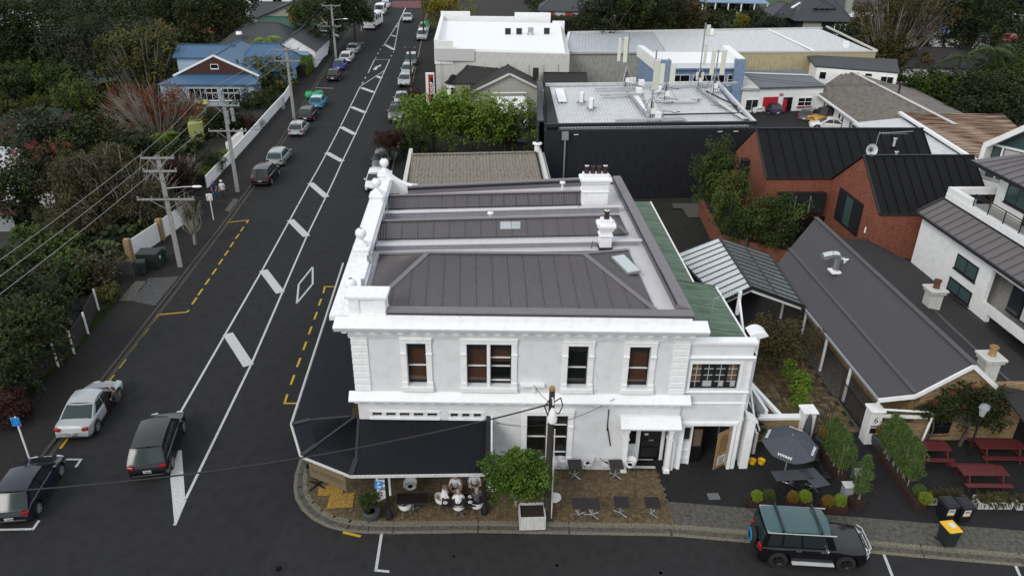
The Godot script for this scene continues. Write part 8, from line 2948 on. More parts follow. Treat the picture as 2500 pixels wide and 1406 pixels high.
	for q in [["black wheeled bin with white sticker, left of the pair",V(21.02,0,-24.77)],["black wheeled bin with white sticker, right of the pair",V(21.7,0,-24.69)]]:
		o = bin_cart(q[0],q[1],0.05,MT.bin_black,MT.bin_black)
		b = MB.new()
		b.box(q[1] + V(0,0.7,0.318),V(0.3,0.36,0.02),Basis(Vector3.RIGHT,0.06))
		part(o,"sticker",b,MT.paper)
		b = MB.new()
		b.box(q[1] + V(0,0.56,0.33),V(0.26,0.06,0.01),Basis(Vector3.RIGHT,0.06))
		part(o,"sticker_band",b,MT.yellow_lid)
		words(o,"sticker_text","NIS",0.14,MT.bin_green,Transform3D(Basis(Vector3.RIGHT,0.06),q[1] + V(0,0.77,0.334)),false,true)
	o = bin_cart("dark green recycling bin with a yellow lid on the kerb",V(20.23,0,-23.27),0.1,MT.bin_green,MT.yellow_lid)
	b = MB.new()
	b.box(V(20.23,0,-23.27) + V(0.02,1.135,0),V(0.22,0.01,0.3),Basis(Vector3.UP,0.1))
	part(o,"lid_label",b,MT.paper)
	for q in [["yellow and black bucket by the wing's corner, left one",V(13.55,0,-28.75)],["small yellow bucket behind the umbrella",V(14,0,-28.73)]]:
		o = thing("mop_bucket",q[0],"bucket",q[1])
		b = MB.new()
		b.lathe(q[1],[V2(0.14,0),V2(0.18,0.3),V2(0.19,0.32),V2(0.16,0.32),V2(0.13,0.05),V2(0,0.05)],12)
		part(o,"body",b,MT.yellow_lid)
	# drain grate, leaf litter and stains on the forecourt
	o = thing("drain_grate","iron drain grate in the dark forecourt before the side entrance","grate",V(10.96,0,-26.46))
	for k in 7:
		b = MB.new()
		b.box(V(10.96,0,-26.46) + V(-0.24 + k * 0.08,0.13,0),V(0.04,0.02,0.42))
		part(o,"bar",b,MT.steel_grey)
	# bins, frame and green sacks on the left footpath
	for q in [["dark green wheeled bin beside the wooden notice frame",V(-24.3,0.12,-51.0)],["dark green wheeled bin in front of the brick pier",V(-23.6,0.12,-53.2)]]: bin_cart(q[0],q[1],0.3,MT.bin_green,MT.bin_green)
	o = thing("bin_enclosure","large dark green storage box between the wheeled bins","box",V(-24.2,0.12,-52.4))
	b = MB.new()
	b.bbox(V(-24.2,0.75,-52.4),V(1.6,1.25,1.2),0.04)
	part(o,"box",b,MT.bin_green)
	b = MB.new()
	b.box(V(-23.38,0.95,-52.2),V(0.02,0.22,0.18))
	part(o,"label",b,MT.paper)
	o = thing("notice_frame","weathered timber slatted frame at the edge of the left footpath","frame",V(-25.5,0.1,-50.3))
	for k in 5:
		b = MB.new()
		b.bbox(V(-25.5,0.5 + k * 0.22,-50.3),V(1.7,0.17,0.06),0.01)
		part(o,"slat",b,MT.grey_timber)
	for s in [-0.85,0.85]:
		b = MB.new()
		b.bbox(V(-25.5 + s,0.8,-50.25),V(0.1,1.5,0.1),0.01)
		part(o,"post",b,MT.grey_timber)
	o = thing("green_sacks","heap of bright green garden sacks on the kerb by the blue hatchback","sacks",V(-21.29,1.33,-102.65))
	b = MB.new()
	for k in 5: b.ball(V(-21.29,1.33,-102.65) + V(rng.randf_range(-0.8,0.8),0.4,rng.randf_range(-0.7,0.7)),V(0.55,0.5,0.5),9,6)
	part(o,"sack",b,MT.lime_green)


func seats() -> void:
	var proto: Node3D = null
	var d := "white bucket chair "
	for q in [[d + "left of the first table by the hotel wall",V(4.13,0,-28.46),-1.4],[d + "right of the first table by the hotel wall",V(5.32,0,-28.42),1.4],[d + "left of the second table by the hotel wall",V(6.2,0,-28.39),-1.4],[d + "right of the second table, turned outwards",V(7.33,0,-28.26),1.9],[d + "beyond the dark table under the veranda",V(-3.1,0,-27.09),3.0],[d + "in front of the dark table under the veranda",V(-3.24,0,-25.77),0.4],[d + "of the diner in white at the left",V(-1.64,0,-26.13),-1.25],[d + "of the diner in white facing the camera",V(-0.99,0,-26.93),2.9],[d + "of the capped diner at the back right",V(-0.16,0,-27.09),3.3],[d + "of the diner in white seen from behind",V(-0.86,0,-25.69),0.05],[d + "of the grey-shirted diner seen from behind",V(-0.05,0,-25.76),-0.1],[d + "standing empty behind the clipped tree",V(0.71,0,-26.87),2.4]]:
		if proto == null:
			proto = thing("bucket_chair",q[0],"chair",Vector3.ZERO,"white bucket chairs")
			var b := MB.new()
			b.lathe(V(0,0.43,0),[V2(0,0),V2(0.2,0.0),V2(0.25,0.03),V2(0.23,0.06),V2(0,0.045)],16)
			part(proto,"seat",b,MT.plastic_white)
			b = MB.new()
			var r0 := []
			for e in 2:
				var rows := []
				for i in 5:
					var line := PackedVector3Array()
					for j in 17:
						var an := PI / 2 + lerpf(-2.05,2.05,j / 16.0)
						var ht := 0.50 + (0.30 * pow(cos((j / 16.0 - 0.5) * PI),0.4) + 0.0) * i / 4.0 * 0.95
						var r := (0.27 + 0.05 * i / 4.0) - 0.018 * e
						line.append(V(cos(an) * r,ht,sin(an) * r))
					rows.append(line)
				b.grid(rows,e == 0)
			part(proto,"backrest",b,MT.plastic_white)
			for k in 4:
				b = MB.new()
				var an := PI / 4 + k * PI / 2
				b.tube([V(cos(an) * 0.19,0.44,sin(an) * 0.19),V(cos(an) * 0.31,0.0,sin(an) * 0.31)],0.014,6)
				part(proto,"leg",b,MT.chrome)
			proto.position = q[1] + V(0,0.12,0)
			proto.rotation.y = q[2]
		else: dup(proto,q[1] + V(0,0.12,0),q[2],q[0])
	for q in [["dark square table by the wall, left of the two",V(4.63,0.86,-28.05),0.0,4],["dark square table by the wall, nearer the door",V(6.6,0.86,-27.98),0.0,4],["left half of the joined dark tables on the brick paving",V(4.49,0.86,-25.43),-0.02,5],["right half of the joined dark tables on the brick paving",V(5.1,0.86,-25.41),-0.02,5],["separate dark table in the middle of the brick paving",V(6.39,0.86,-25.45),-0.05,4],["dark table nearest the forecourt edge",V(7.77,0.86,-25.37),-0.05,4]]:
		square_table(q[0],V(q[1].x,0.12,q[1].z),q[2],0.66 if q[3] == 4 else 0.62,0.7,0.74,q[3])
	square_table("wide dark table under the veranda with two white chairs",V(V(-2.92,0.86,-25.98).x,0.12,V(-2.92,0.86,-25.98).z),0.0,1.4,0.7)
	var tp := V(-0.84,0.86,-25.8)
	square_table("dark table with crockery between the five diners",V(tp.x,0.12,tp.z),0.0,1.5,0.85)
	for k in 6:
		var b := MB.new()
		var c := tp + V(-0.6 + (k % 3) * 0.55,0.02,-0.2 + (k / 3) * 0.35)
		b.lathe(c,[V2(0.05,0),V2(0.1,0.012),V2(0.1,0.016),V2(0,0.012)],12)
		b.lathe(c + V(0,0.015,0),[V2(0.025,0),V2(0.04,0.06),V2(0.032,0.06),V2(0,0.05)],10)
		one("coffee_cup","white cup and saucer, %s on the diners' table" % ["back left","back middle","back right","front left","front middle","front right"][k],"cup",b,MT.plastic_white,c,"cups on the diners' table")
	# tree planter, corner pots, banner, stand
	var p := V(2.38,0,-25.12)
	box_planter("pale timber box planter holding the clipped tree",p + V(0,0.12,0),V(1.15,0.72,0.95),0.0,MT.white_dirty)
	p = V(-4.72,0,-25.67) + V(0,0.12,0)
	var o := thing("plant_pot","round dark pot with leafy plant beside the veranda post","pot",p)
	var b := MB.new()
	b.lathe(p,[V2(0.3,0),V2(0.42,0.3),V2(0.4,0.5),V2(0.35,0.5),V2(0.34,0.42),V2(0,0.4)],16)
	part(o,"pot",b,MT.pot_grey)
	tree("shrub","leafy dark green plant in the round pot by the veranda post",p + V(0,0.95,0),V(0.45,0.6,0.45),"mid",{cat = "plant",leaf = 0.25,ground = p.y + 0.3,trunk = 0.03})
	p = V(-7.69,0,-28.48) + V(0,0.12,0)
	o = thing("plant_pot","big grey pot with dark shrub at the very corner under the veranda","pot",p)
	b = MB.new()
	b.lathe(p,[V2(0.26,0),V2(0.42,0.4),V2(0.45,0.7),V2(0.38,0.7),V2(0.36,0.6),V2(0,0.58)],16)
	part(o,"pot",b,MT.pot_grey)
	p = V(-7.52,0,-27.85) + V(0,0.12,0)
	o = thing("sign_stand","black cross-legged stand at the kerb corner","stand",p)
	b = MB.new()
	for k in 4: b.beam(p + V(0,0.06,0),p + V(cos(k * PI / 2 + 0.6) * 0.5,0.03,sin(k * PI / 2 + 0.6) * 0.5),0.06,0.05)
	b.tube([p,p + V(0,1.7,0)],0.025,6)
	part(o,"frame",b,MT.black_trim)
	p = V(-4.15,0,-25.95)
	o = thing("banner","white feather banner with small dark print behind the veranda post","banner",p)
	b = MB.new()
	b.slab([p + V(-0.3,2.35,0),p + V(0.32,2.35,0),p + V(0.32,1.2,0.02),p + V(-0.3,0.8,0.02)],0.02)
	b.quad(p + V(-0.3,0.8,0.03),p + V(0.32,1.15,0.03),p + V(0.32,2.4,0.01),p + V(-0.3,2.4,0.01))
	part(o,"cloth",b,MT.plastic_white)
	b = MB.new()
	for q in [[0.0,2.1,0.4],[0.02,1.85,0.2],[0.0,1.6,0.34],[0.02,1.5,0.42]]: b.box(p + V(q[0],q[1],0.05),V(q[2],0.05,0.01))
	part(o,"print",b,MT.sign_black)
	b = MB.new()
	b.tube([p + V(-0.33,0.1,0),p + V(-0.33,2.4,0)],0.02,6)
	part(o,"pole",b,MT.metal)
	o = thing("parking_sign","small blue parking sign fixed on the veranda post","sign",V(-4.3,2.2,-25.4))
	b = MB.new()
	b.bbox(V(-4.25,2.25,-25.36),V(0.34,0.42,0.03),0.008,Basis(Vector3.BACK,-0.1))
	part(o,"sign_panel",b,MT.sign_blue)
	words(o,"sign_text","P",0.2,MT.plastic_white,Transform3D(Basis(),V(-4.25,2.33,-25.34)),false,true)
	words(o,"sign_text","120",0.13,MT.plastic_white,Transform3D(Basis(),V(-4.25,2.15,-25.34)),false,true)


# ------------------------------------------------------------------ people: one skin over tapered bones, meshed as surface nets
func skin(b: MB,bones: Array,cell: float,k: float) -> void:  # bones: [a,b,ra,rb,colour]
	var f := {}
	var near := {}
	for i in bones.size():
		var q = bones[i]
		var m: float = maxf(q[2],q[3]) + cell * 2.5
		var lo: Vector3 = (q[0].min(q[1]) - Vector3.ONE * m) / cell
		var hi: Vector3 = (q[0].max(q[1]) + Vector3.ONE * m) / cell
		for x in range(int(floor(lo.x)),int(ceil(hi.x)) + 1):
			for y in range(int(floor(lo.y)),int(ceil(hi.y)) + 1):
				for z in range(int(floor(lo.z)),int(ceil(hi.z)) + 1):
					var p := Vector3(x,y,z) * cell
					var ab: Vector3 = q[1] - q[0]
					var h := clampf((p - q[0]).dot(ab) / maxf(ab.length_squared(),1e-8),0,1)
					var d: float = (p - q[0] - ab * h).length() - lerpf(q[2],q[3],h)
					var key := Vector3i(x,y,z)
					if not f.has(key):
						f[key] = d
						near[key] = [d,i]
					else:
						var e: float = f[key]
						var t := clampf(0.5 + 0.5 * (e - d) / k,0,1)
						f[key] = lerpf(e,d,t) - k * t * (1 - t)
						if d < near[key][0]: near[key] = [d,i]
	var vt := {}
	var cs := []
	for i in 8: cs.append(Vector3i(i & 1,(i >> 1) & 1,(i >> 2) & 1))
	for key in f:
		var inside := 0; var sum := Vector3.ZERO; var n := 0
		var ok := true
		for c in cs:
			if not f.has(key + c): ok = false; break
			if f[key + c] < 0: inside += 1
		if not ok or inside == 0 or inside == 8: continue
		for i in 8:
			for ax in 3:
				if cs[i][ax] == 1: continue
				var c2: Vector3i = cs[i]
				c2[ax] = 1
				var a: float = f[key + cs[i]]; var e: float = f[key + c2]
				if (a < 0) != (e < 0):
					sum += Vector3(key + cs[i]).lerp(Vector3(key + c2),a / (a - e)); n += 1
		vt[key] = sum / n * cell
	var ax3 := [Vector3i(1,0,0),Vector3i(0,1,0),Vector3i(0,0,1)]
	for key in f:
		for ax in 3:
			var k2: Vector3i = key + ax3[ax]
			if not f.has(k2) or (f[key] < 0) == (f[k2] < 0): continue
			var u: Vector3i = ax3[(ax + 1) % 3]; var w: Vector3i = ax3[(ax + 2) % 3]
			if not (vt.has(key) and vt.has(key - u) and vt.has(key - w) and vt.has(key - u - w)): continue
			b.col = bones[near[key][1]][4]
			if f[key] < 0: b.quad(vt[key - u - w],vt[key - w],vt[key],vt[key - u])
			else: b.quad(vt[key - u - w],vt[key - u],vt[key],vt[key - w])


func person(label: String,at: Vector3,turn: float,sit: bool,shirt: Color,legs: Color,hair: Color,hat := "",stride := 0.0,group := "diners at the veranda table") -> void:  # faces -z before the turn
	var o := thing("person",label,"person",Vector3.ZERO,group)
	var sk := Color(0.42,0.24,0.17)
	var hy := 0.50 if sit else 0.92
	var lean := -0.10 if sit else -0.03
	var sh := V(0,hy + 0.46,lean)
	var B := [[V(0,hy,0),V(0,hy + 0.24,lean * 0.5),0.155,0.145,shirt],[V(0,hy + 0.24,lean * 0.5),sh + V(0,-0.06,0),0.145,0.155,shirt],[sh + V(-0.14,0.0,0),sh + V(0.14,0.0,0),0.075,0.075,shirt],[sh,sh + V(0,0.13,-0.02),0.06,0.052,sk]]
	var hands := []
	for s in [-1.0,1.0]:
		var hp := V(s * 0.09,hy - 0.01,0)
		var kn := V(s * 0.12,hy + 0.02,-0.44) if sit else V(s * 0.09,0.49,-0.04 - s * stride)
		var an := V(s * 0.13,0.08,-0.42) if sit else V(s * 0.09,0.08,s * -stride * 1.4 + 0.04 + absf(stride) * 0.3)
		B.append([hp,kn,0.088,0.06,legs]); B.append([kn,an,0.058,0.038,legs if not sit else legs.lerp(sk,0.5)])
		B.append([an + V(0,-0.035,0.03),an + V(0,-0.045,-0.16),0.04,0.032,Color(0.05,0.045,0.04)])
		var s0 := sh + V(s * 0.185,-0.01,0)
		var el := sh + (V(s * 0.27,-0.26,-0.12) if sit else V(s * 0.24,-0.29,0.03 + s * stride * 0.5))
		var wr := sh + (V(s * 0.14,-0.22,-0.36) if sit else V(s * 0.22,-0.50,-0.10 + s * stride))
		B.append([s0,s0.lerp(el,0.55),0.056,0.05,shirt]); B.append([s0.lerp(el,0.5),el,0.046,0.04,sk]); B.append([el,wr,0.04,0.027,sk])
		hands.append([wr,(wr - el).normalized(),s])
	var b := MB.new()
	b.use_col = true
	skin(b,B,0.028,0.05)
	for h in hands:  # palm,four fingers and a thumb,gently curled
		var d: Vector3 = h[1]
		var x: Vector3 = d.cross(Vector3.UP).normalized()
		var y := x.cross(d)
		b.col = sk
		b.bbox(h[0] + d * 0.05,V(0.08,0.03,0.09),0.01,Basis(x,y,-d))
		for k in 4:
			var r: Vector3 = h[0] + d * 0.09 + x * (k - 1.5) * 0.02
			var l: float = [0.06,0.075,0.07,0.055][k]
			b.tube([r,r + d * l * 0.5 - y * 0.008,r + d * l * 0.85 - y * 0.03],0.009,5)
		b.tube([h[0] + d * 0.03 + x * h[2] * -0.04,h[0] + d * 0.06 + x * h[2] * -0.065,h[0] + d * 0.09 + x * h[2] * -0.06 - y * 0.015],0.01,5)
	# head with a face
	var c := sh + V(0,0.24,-0.035)
	b.col = sk
	skin(b,[[c + V(0,0.03,0.01),c + V(0,0.03,-0.01),0.092,0.088,sk],[c + V(0,-0.045,-0.03),c + V(0,-0.08,-0.05),0.068,0.042,sk],[c + V(0,0.015,-0.085),c + V(0,-0.03,-0.108),0.012,0.018,sk],[c + V(-0.088,0,0.01),c + V(-0.094,-0.02,0.01),0.018,0.014,sk],[c + V(0.088,0,0.01),c + V(0.094,-0.02,0.01),0.018,0.014,sk]],0.012,0.02)
	b.col = Color(0.02,0.015,0.012)
	for s in [-0.034,0.034]: b.ball(c + V(s,0.012,-0.083),Vector3.ONE * 0.011,6,4)
	b.col = Color(0.25,0.08,0.07)
	b.ball(c + V(0,-0.062,-0.089),V(0.026,0.006,0.008),6,4)
	part(o,"body",b,MT.figure)
	b = MB.new()
	b.use_col = true
	b.col = hair
	skin(b,[[c + V(0,0.055,0.025),c + V(0,0.06,0.0),0.094,0.09,hair],[c + V(0,-0.02,0.055),c + V(0,0.03,0.045),0.07,0.08,hair]],0.016,0.03)
	part(o,"hair",b,MT.figure)
	if hat != "":
		b = MB.new()
		b.lathe(c + V(0,0.075,0),[V2(0.155 if hat == "sun" else 0.108,-0.01),V2(0.11,0.0),V2(0.105,0.06),V2(0.07,0.1),V2(0,0.11)],14)
		if hat == "cap": b.bbox(c + V(0,0.075,-0.14),V(0.13,0.012,0.12),0.005)
		part(o,"hat",b,MT.paper if hat == "sun" else MT.steel_grey)
	o.position = at
	o.rotation.y = turn


func people() -> void:
	mat("figure",gr(1.0),0.75,0,null,1.0,{vc = true})
	var w := Color(0.66,0.66,0.66); var dk := Color(0.03,0.03,0.035); var grey_hair := Color(0.28,0.26,0.24)
	var u := V(0,0.12,0)
	person("seated diner in white at the left end of the veranda table",V(-1.57,0,-26.13) + u,-1.25,true,w,Color(0.12,0.08,0.05),Color(0.12,0.1,0.09))
	person("seated diner in a white top with folded arms, facing the camera",V(-0.99,0,-26.99) + u,2.9,true,w,dk,Color(0.2,0.12,0.07))
	person("seated diner in white with a grey cap, facing the camera",V(-0.16,0,-27.15) + u,3.3,true,w,dk,grey_hair,"cap")
	person("seated grey-haired diner in white seen from behind",V(-0.86,0,-25.74) + u,0.05,true,w,dk,grey_hair)
	person("seated grey-haired diner in a dark grey shirt seen from behind",V(-0.05,0,-25.82) + u,-0.1,true,Color(0.05,0.055,0.06),dk,grey_hair)
	var g := "people walking on the left footpath"
	person("walker in a dark blue patterned top and blue shorts, left footpath",V(-23.85,0,-67.07) + u,PI,false,Color(0.02,0.03,0.09),Color(0.04,0.10,0.22),Color(0.03,0.03,0.04),"cap",0.10,g)
	person("walker in white with a white sun hat and black trousers, left footpath",V(-23.11,0,-67.05) + u,PI,false,w,dk,grey_hair,"sun",-0.12,g)
	var o := thing("handbag","black bag held by the walker in the white sun hat","bag",V(-23.08,0,-67.6) + V(0.1,0.72,0))
	var b := MB.new()
	b.bbox(V(-23.08,0,-67.6) + V(0.1,0.72,0),V(0.32,0.2,0.1),0.03)
	part(o,"body",b,MT.black_trim)
	# driver leaning out of the silver sedan
	person("person in a dark top leaning by the silver sedan's open door",V(-19.3,0.05,-34.5),1.6,true,Color(0.05,0.04,0.04),dk,Color(0.06,0.04,0.03),"",0.0,"drivers")


# ------------------------------------------------------------------ plants
const PAL := {
	"dark": [Color(0.014,0.020,0.007),Color(0.044,0.056,0.017)],"grey": [Color(0.026,0.032,0.018),Color(0.055,0.064,0.036)],"mid": [Color(0.022,0.038,0.010),Color(0.060,0.088,0.020)],
	"bright": [Color(0.085,0.145,0.018),Color(0.14,0.21,0.026)],"olive": [Color(0.060,0.062,0.020),Color(0.10,0.10,0.030)],"yellow": [Color(0.20,0.16,0.015),Color(0.13,0.14,0.02)],
	"lime": [Color(0.13,0.19,0.02),Color(0.20,0.26,0.03)],"red": [Color(0.11,0.030,0.012),Color(0.16,0.055,0.016)],"plum": [Color(0.035,0.016,0.014),Color(0.055,0.022,0.016)],
	"drab": [Color(0.060,0.055,0.030),Color(0.080,0.074,0.034)],"autumn": [Color(0.075,0.050,0.020),Color(0.060,0.060,0.022)],"mid_bright": [Color(0.06,0.10,0.028),Color(0.09,0.14,0.035)],"lime_olive": [Color(0.085,0.10,0.018),Color(0.05,0.072,0.02)],"bright_dark": [Color(0.045,0.085,0.014),Color(0.085,0.14,0.02)],"pink": [Color(0.32,0.06,0.06),Color(0.05,0.06,0.02)],"rust": [Color(0.20,0.10,0.02),Color(0.13,0.12,0.02)],
}
var clump_mesh := {}


func clump(kind: String) -> ArrayMesh:  # a tuft of leaves about one metre across
	if clump_mesh.has(kind): return clump_mesh[kind]
	var r := RandomNumberGenerator.new()
	r.seed = hash(kind)
	var b := MB.new()
	var n := 16; var ln := 0.30; var wd := 0.15
	if kind == "fine": n = 34; ln = 0.2; wd = 0.085
	if kind == "spiky": n = 22; ln = 0.95; wd = 0.06
	for k in n:
		var d := Vector3(r.randf_range(-1,1),r.randf_range(-0.75,1),r.randf_range(-1,1)).normalized()
		var p := d * r.randf_range(0.12,0.46)
		if kind == "spiky": p = d * 0.04
		var t := (d + Vector3(r.randf_range(-1,1),r.randf_range(-0.6,0.6),r.randf_range(-1,1)) * 0.8).normalized()
		if kind == "spiky": t = (d + V(0,0.25,0)).normalized()
		var s := t.cross(Vector3(r.randf_range(-0.4,0.4),1,r.randf_range(-0.4,0.4))).normalized() * wd * r.randf_range(0.7,1.2)
		var l := ln * r.randf_range(0.7,1.25)
		var droop := V(0,-0.25 * l if kind == "spiky" else -0.05,0)
		var m := p + t * l * 0.5 + s.cross(t).normalized() * 0.03
		b.tri(p,m + s,p + t * l + droop)
		b.tri(p,p + t * l + droop,m - s)
	var me := b.fin()
	me.surface_set_material(0,MT.leaf)
	clump_mesh[kind] = me
	return me


func leaves(o: Node,called: String,kind: String,pts: Array,s: float,pal: String,kind_meta := "") -> void:  # pts: [position,tone]
	var c: Array = PAL[pal]
	var me := clump(kind)
	var off: Vector3 = base_of.get(o,Vector3.ZERO)
	var mm := MultiMesh.new()
	mm.transform_format = MultiMesh.TRANSFORM_3D
	mm.use_colors = true
	mm.mesh = me
	if kind_meta != "": mm.instance_count = pts.size()
	var arr := me.surface_get_arrays(0)
	var v := PackedVector3Array(); var n := PackedVector3Array(); var cl := PackedColorArray()
	var one_c := PackedColorArray()
	one_c.resize(arr[Mesh.ARRAY_VERTEX].size())
	for k in pts.size():
		var bs := (Basis(Vector3.UP,rng.randf() * TAU) * Basis(Vector3.RIGHT,rng.randf_range(-0.6,0.6)))
		var tf := Transform3D(bs.scaled(Vector3.ONE * s * rng.randf_range(0.75,1.25)),pts[k][0] - off)
		var col: Color = c[0].lerp(c[1],clampf(pts[k][1] + rng.randf_range(-0.35,0.35),0,1)) * rng.randf_range(0.82,1.18)
		col.a = 1.0
		if kind_meta != "":
			mm.set_instance_transform(k,tf)
			mm.set_instance_color(k,col)
			continue
		v.append_array(tf * arr[Mesh.ARRAY_VERTEX])
		n.append_array(Transform3D(bs,Vector3.ZERO) * arr[Mesh.ARRAY_NORMAL])
		one_c.fill(col)
		cl.append_array(one_c)
	if kind_meta != "":
		var mi := MultiMeshInstance3D.new()
		mi.name = called
		mi.multimesh = mm
		mi.set_meta("kind",kind_meta)
		o.add_child(mi,true)
		return
	var out := []
	out.resize(Mesh.ARRAY_MAX)
	out[Mesh.ARRAY_VERTEX] = v
	out[Mesh.ARRAY_NORMAL] = n
	out[Mesh.ARRAY_COLOR] = cl
	var m := ArrayMesh.new()
	m.add_surface_from_arrays(Mesh.PRIMITIVE_TRIANGLES,out)
	m.surface_set_material(0,MT.leaf)
	var ob := MeshInstance3D.new()
	ob.name = called
	ob.mesh = m
	o.add_child(ob,true)


func crown_points(c: Vector3,r: Vector3,n: int,lobes: int) -> Array:
	var lb := []
	for k in lobes:
		var d := Vector3(rng.randf_range(-1,1),rng.randf_range(-0.5,1),rng.randf_range(-1,1)).normalized() * rng.randf_range(0.45,0.72)
		lb.append([c + d * r,rng.randf_range(0.36,0.56),rng.randf()])
	lb.append([c,0.6,0.4])
	var pts := []
	for k in n:
		var q = lb[rng.randi() % lb.size()]
		var d := Vector3(rng.randf_range(-1,1),rng.randf_range(-0.8,1),rng.randf_range(-1,1)).normalized()
		pts.append([q[0] + d * r * q[1] * (rng.randf_range(0.8,1.06) if rng.randf() < 0.8 else rng.randf_range(0.3,0.8)),q[2]])
	return [pts,lb]


func tree(called: String,label: String,c: Vector3,r: Vector3,pal: String,opt := {}) -> Node3D:
	var g: float = opt.get("ground",T(c.x,c.z))
	var base := V(c.x,minf(g,c.y - r.y),c.z)
	var o := thing(called,label,opt.get("cat","tree"),base,opt.get("group","trees and shrubs"))
	var s: float = opt.get("leaf",clampf(r.x * 0.23,0.4,1.0))
	var n := int(opt.get("n",8.5 * (r.x * r.z + r.x * r.y) / (s * s)))
	var cp := crown_points(c,r,n,opt.get("lobes",9))
	var b := MB.new()
	var tr: float = opt.get("trunk",clampf(r.x * 0.05,0.05,0.35))
	b.tube([base,base.lerp(c,0.5) + V(rng.randf_range(-0.2,0.2),0,0.1),c],tr,7,tr * 0.6)
	for q in cp[1]: b.tube([base.lerp(c,0.6),base.lerp(c,0.75).lerp(q[0],0.5) + V(0,0.1,0),q[0]],tr * 0.55,5,tr * 0.2)
	part(o,"trunk",b,MT[opt.get("bark","bark")])
	if opt.has("bare"):
		b = MB.new()
		for k in int(opt.bare):
			var d := Vector3(rng.randf_range(-1,1),rng.randf_range(0.05,0.9),rng.randf_range(-1,1)).normalized()
			var e := c + d * r * rng.randf_range(0.75,1.05)
			var m := base.lerp(e,0.5) + V(0,-0.25 * r.y * 0.3,0) + Vector3(rng.randf_range(-1,1),0,rng.randf_range(-1,1)) * 0.3
			b.tube([base.lerp(c,0.25),m,m.lerp(e,0.55) + Vector3(rng.randf_range(-0.3,0.3),0.15,rng.randf_range(-0.3,0.3)),e],tr * 0.4,4,0.012)
			for j in 3:
				var f := m.lerp(e,rng.randf_range(0.3,0.9))
				b.tube([f,f + (d + Vector3(rng.randf_range(-1,1),0.4,rng.randf_range(-1,1)) * 0.8).normalized() * r.x * rng.randf_range(0.15,0.3)],0.02,3,0.008)
		part(o,"bare_branches",b,MT[opt.get("twig","bark_pale")],"stuff")
	leaves(o,"crown",opt.get("kind","broad"),cp[0],s,pal)
	if opt.has("flower"):
		var fl := []
		for k in opt.get("nf",60): fl.append([c + Vector3(rng.randf_range(-1,1),rng.randf_range(-0.2,1),rng.randf_range(-1,1)).normalized() * r * 0.98,0.2])
		leaves(o,"blossom","fine",fl,s * 0.5,opt.flower)
	return o


func palm(label: String,p: Vector3,h: float,r: float,pal := "mid",cat := "palm") -> void:
	var o := thing("palm_tree" if cat == "palm" else "cabbage_tree",label,cat,p,"palms and cabbage trees")
	var b := MB.new()
	b.tube([p,p + V(0.1,h * 0.5,0),p + V(0,h,0)],0.2,7,0.12)
	part(o,"trunk",b,MT.bark)
	if cat != "palm":
		var pts := []
		for k in 14: pts.append([p + V(rng.randf_range(-0.5,0.5),h + rng.randf_range(-0.3,0.4),rng.randf_range(-0.5,0.5)) * V(1,1,1),0.6])
		leaves(o,"crown","spiky",pts,r,pal)
		return
	for k in 13:
		b = MB.new()
		b.use_col = true
		var an := k * 2.4
		var d := V(cos(an),0,sin(an))
		var up := 1.1 - 0.12 * k
		var pts := []
		for j in 8:
			var t := j / 7.0
			pts.append(p + V(0,h,0) + d * r * t * (1.1 - 0.2 * up) + V(0,up * r * 0.7 * t - r * 0.75 * t * t,0))
		for j in 7:
			var sd := d.cross(Vector3.UP)
			b.col = PAL[pal][0].lerp(PAL[pal][1],rng.randf())
			for i in 5:
				var q: Vector3 = pts[j].lerp(pts[j + 1],i / 5.0)
				var w: float = r * 0.32 * sin(clampf((j + i / 5.0) / 7.0,0.08,1) * PI * 0.92 + 0.15)
				for sg in [-1.0,1.0]:
					var e: Vector3 = q + sd * sg * w + d * w * 0.5 - V(0,w * 0.45,0)
					b.tri(q - d * 0.03,q + d * 0.05,e)
		part(o,"frond",b,MT.leaf)


func hedge(label: String,a: Vector3,b2: Vector3,w: float,h: float,pal: String) -> void:
	var o := thing("hedge",label,"hedge",a,"clipped hedges")
	var pts := []
	var l := (b2 - a).length()
	var d := (b2 - a) / l
	var s := V(-d.z,0,d.x)
	for k in int(l * (w + 2.0 * h) * 9.0):
		var t := rng.randf() * l
		var f := rng.randf() * (w + 2 * h)
		var p := V(0,0,0)
		if f < h: p = s * -w / 2 + V(0,f,0)
		elif f < h + w: p = s * (f - h - w / 2) + V(0,h,0)
		else: p = s * w / 2 + V(0,f - h - w,0)
		pts.append([a + d * t + p,rng.randf()])
	leaves(o,"foliage","fine",pts,0.5,pal)
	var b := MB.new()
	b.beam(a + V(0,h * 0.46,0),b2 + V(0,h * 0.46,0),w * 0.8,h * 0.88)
	part(o,"inner_twigs",b,MT.earth)


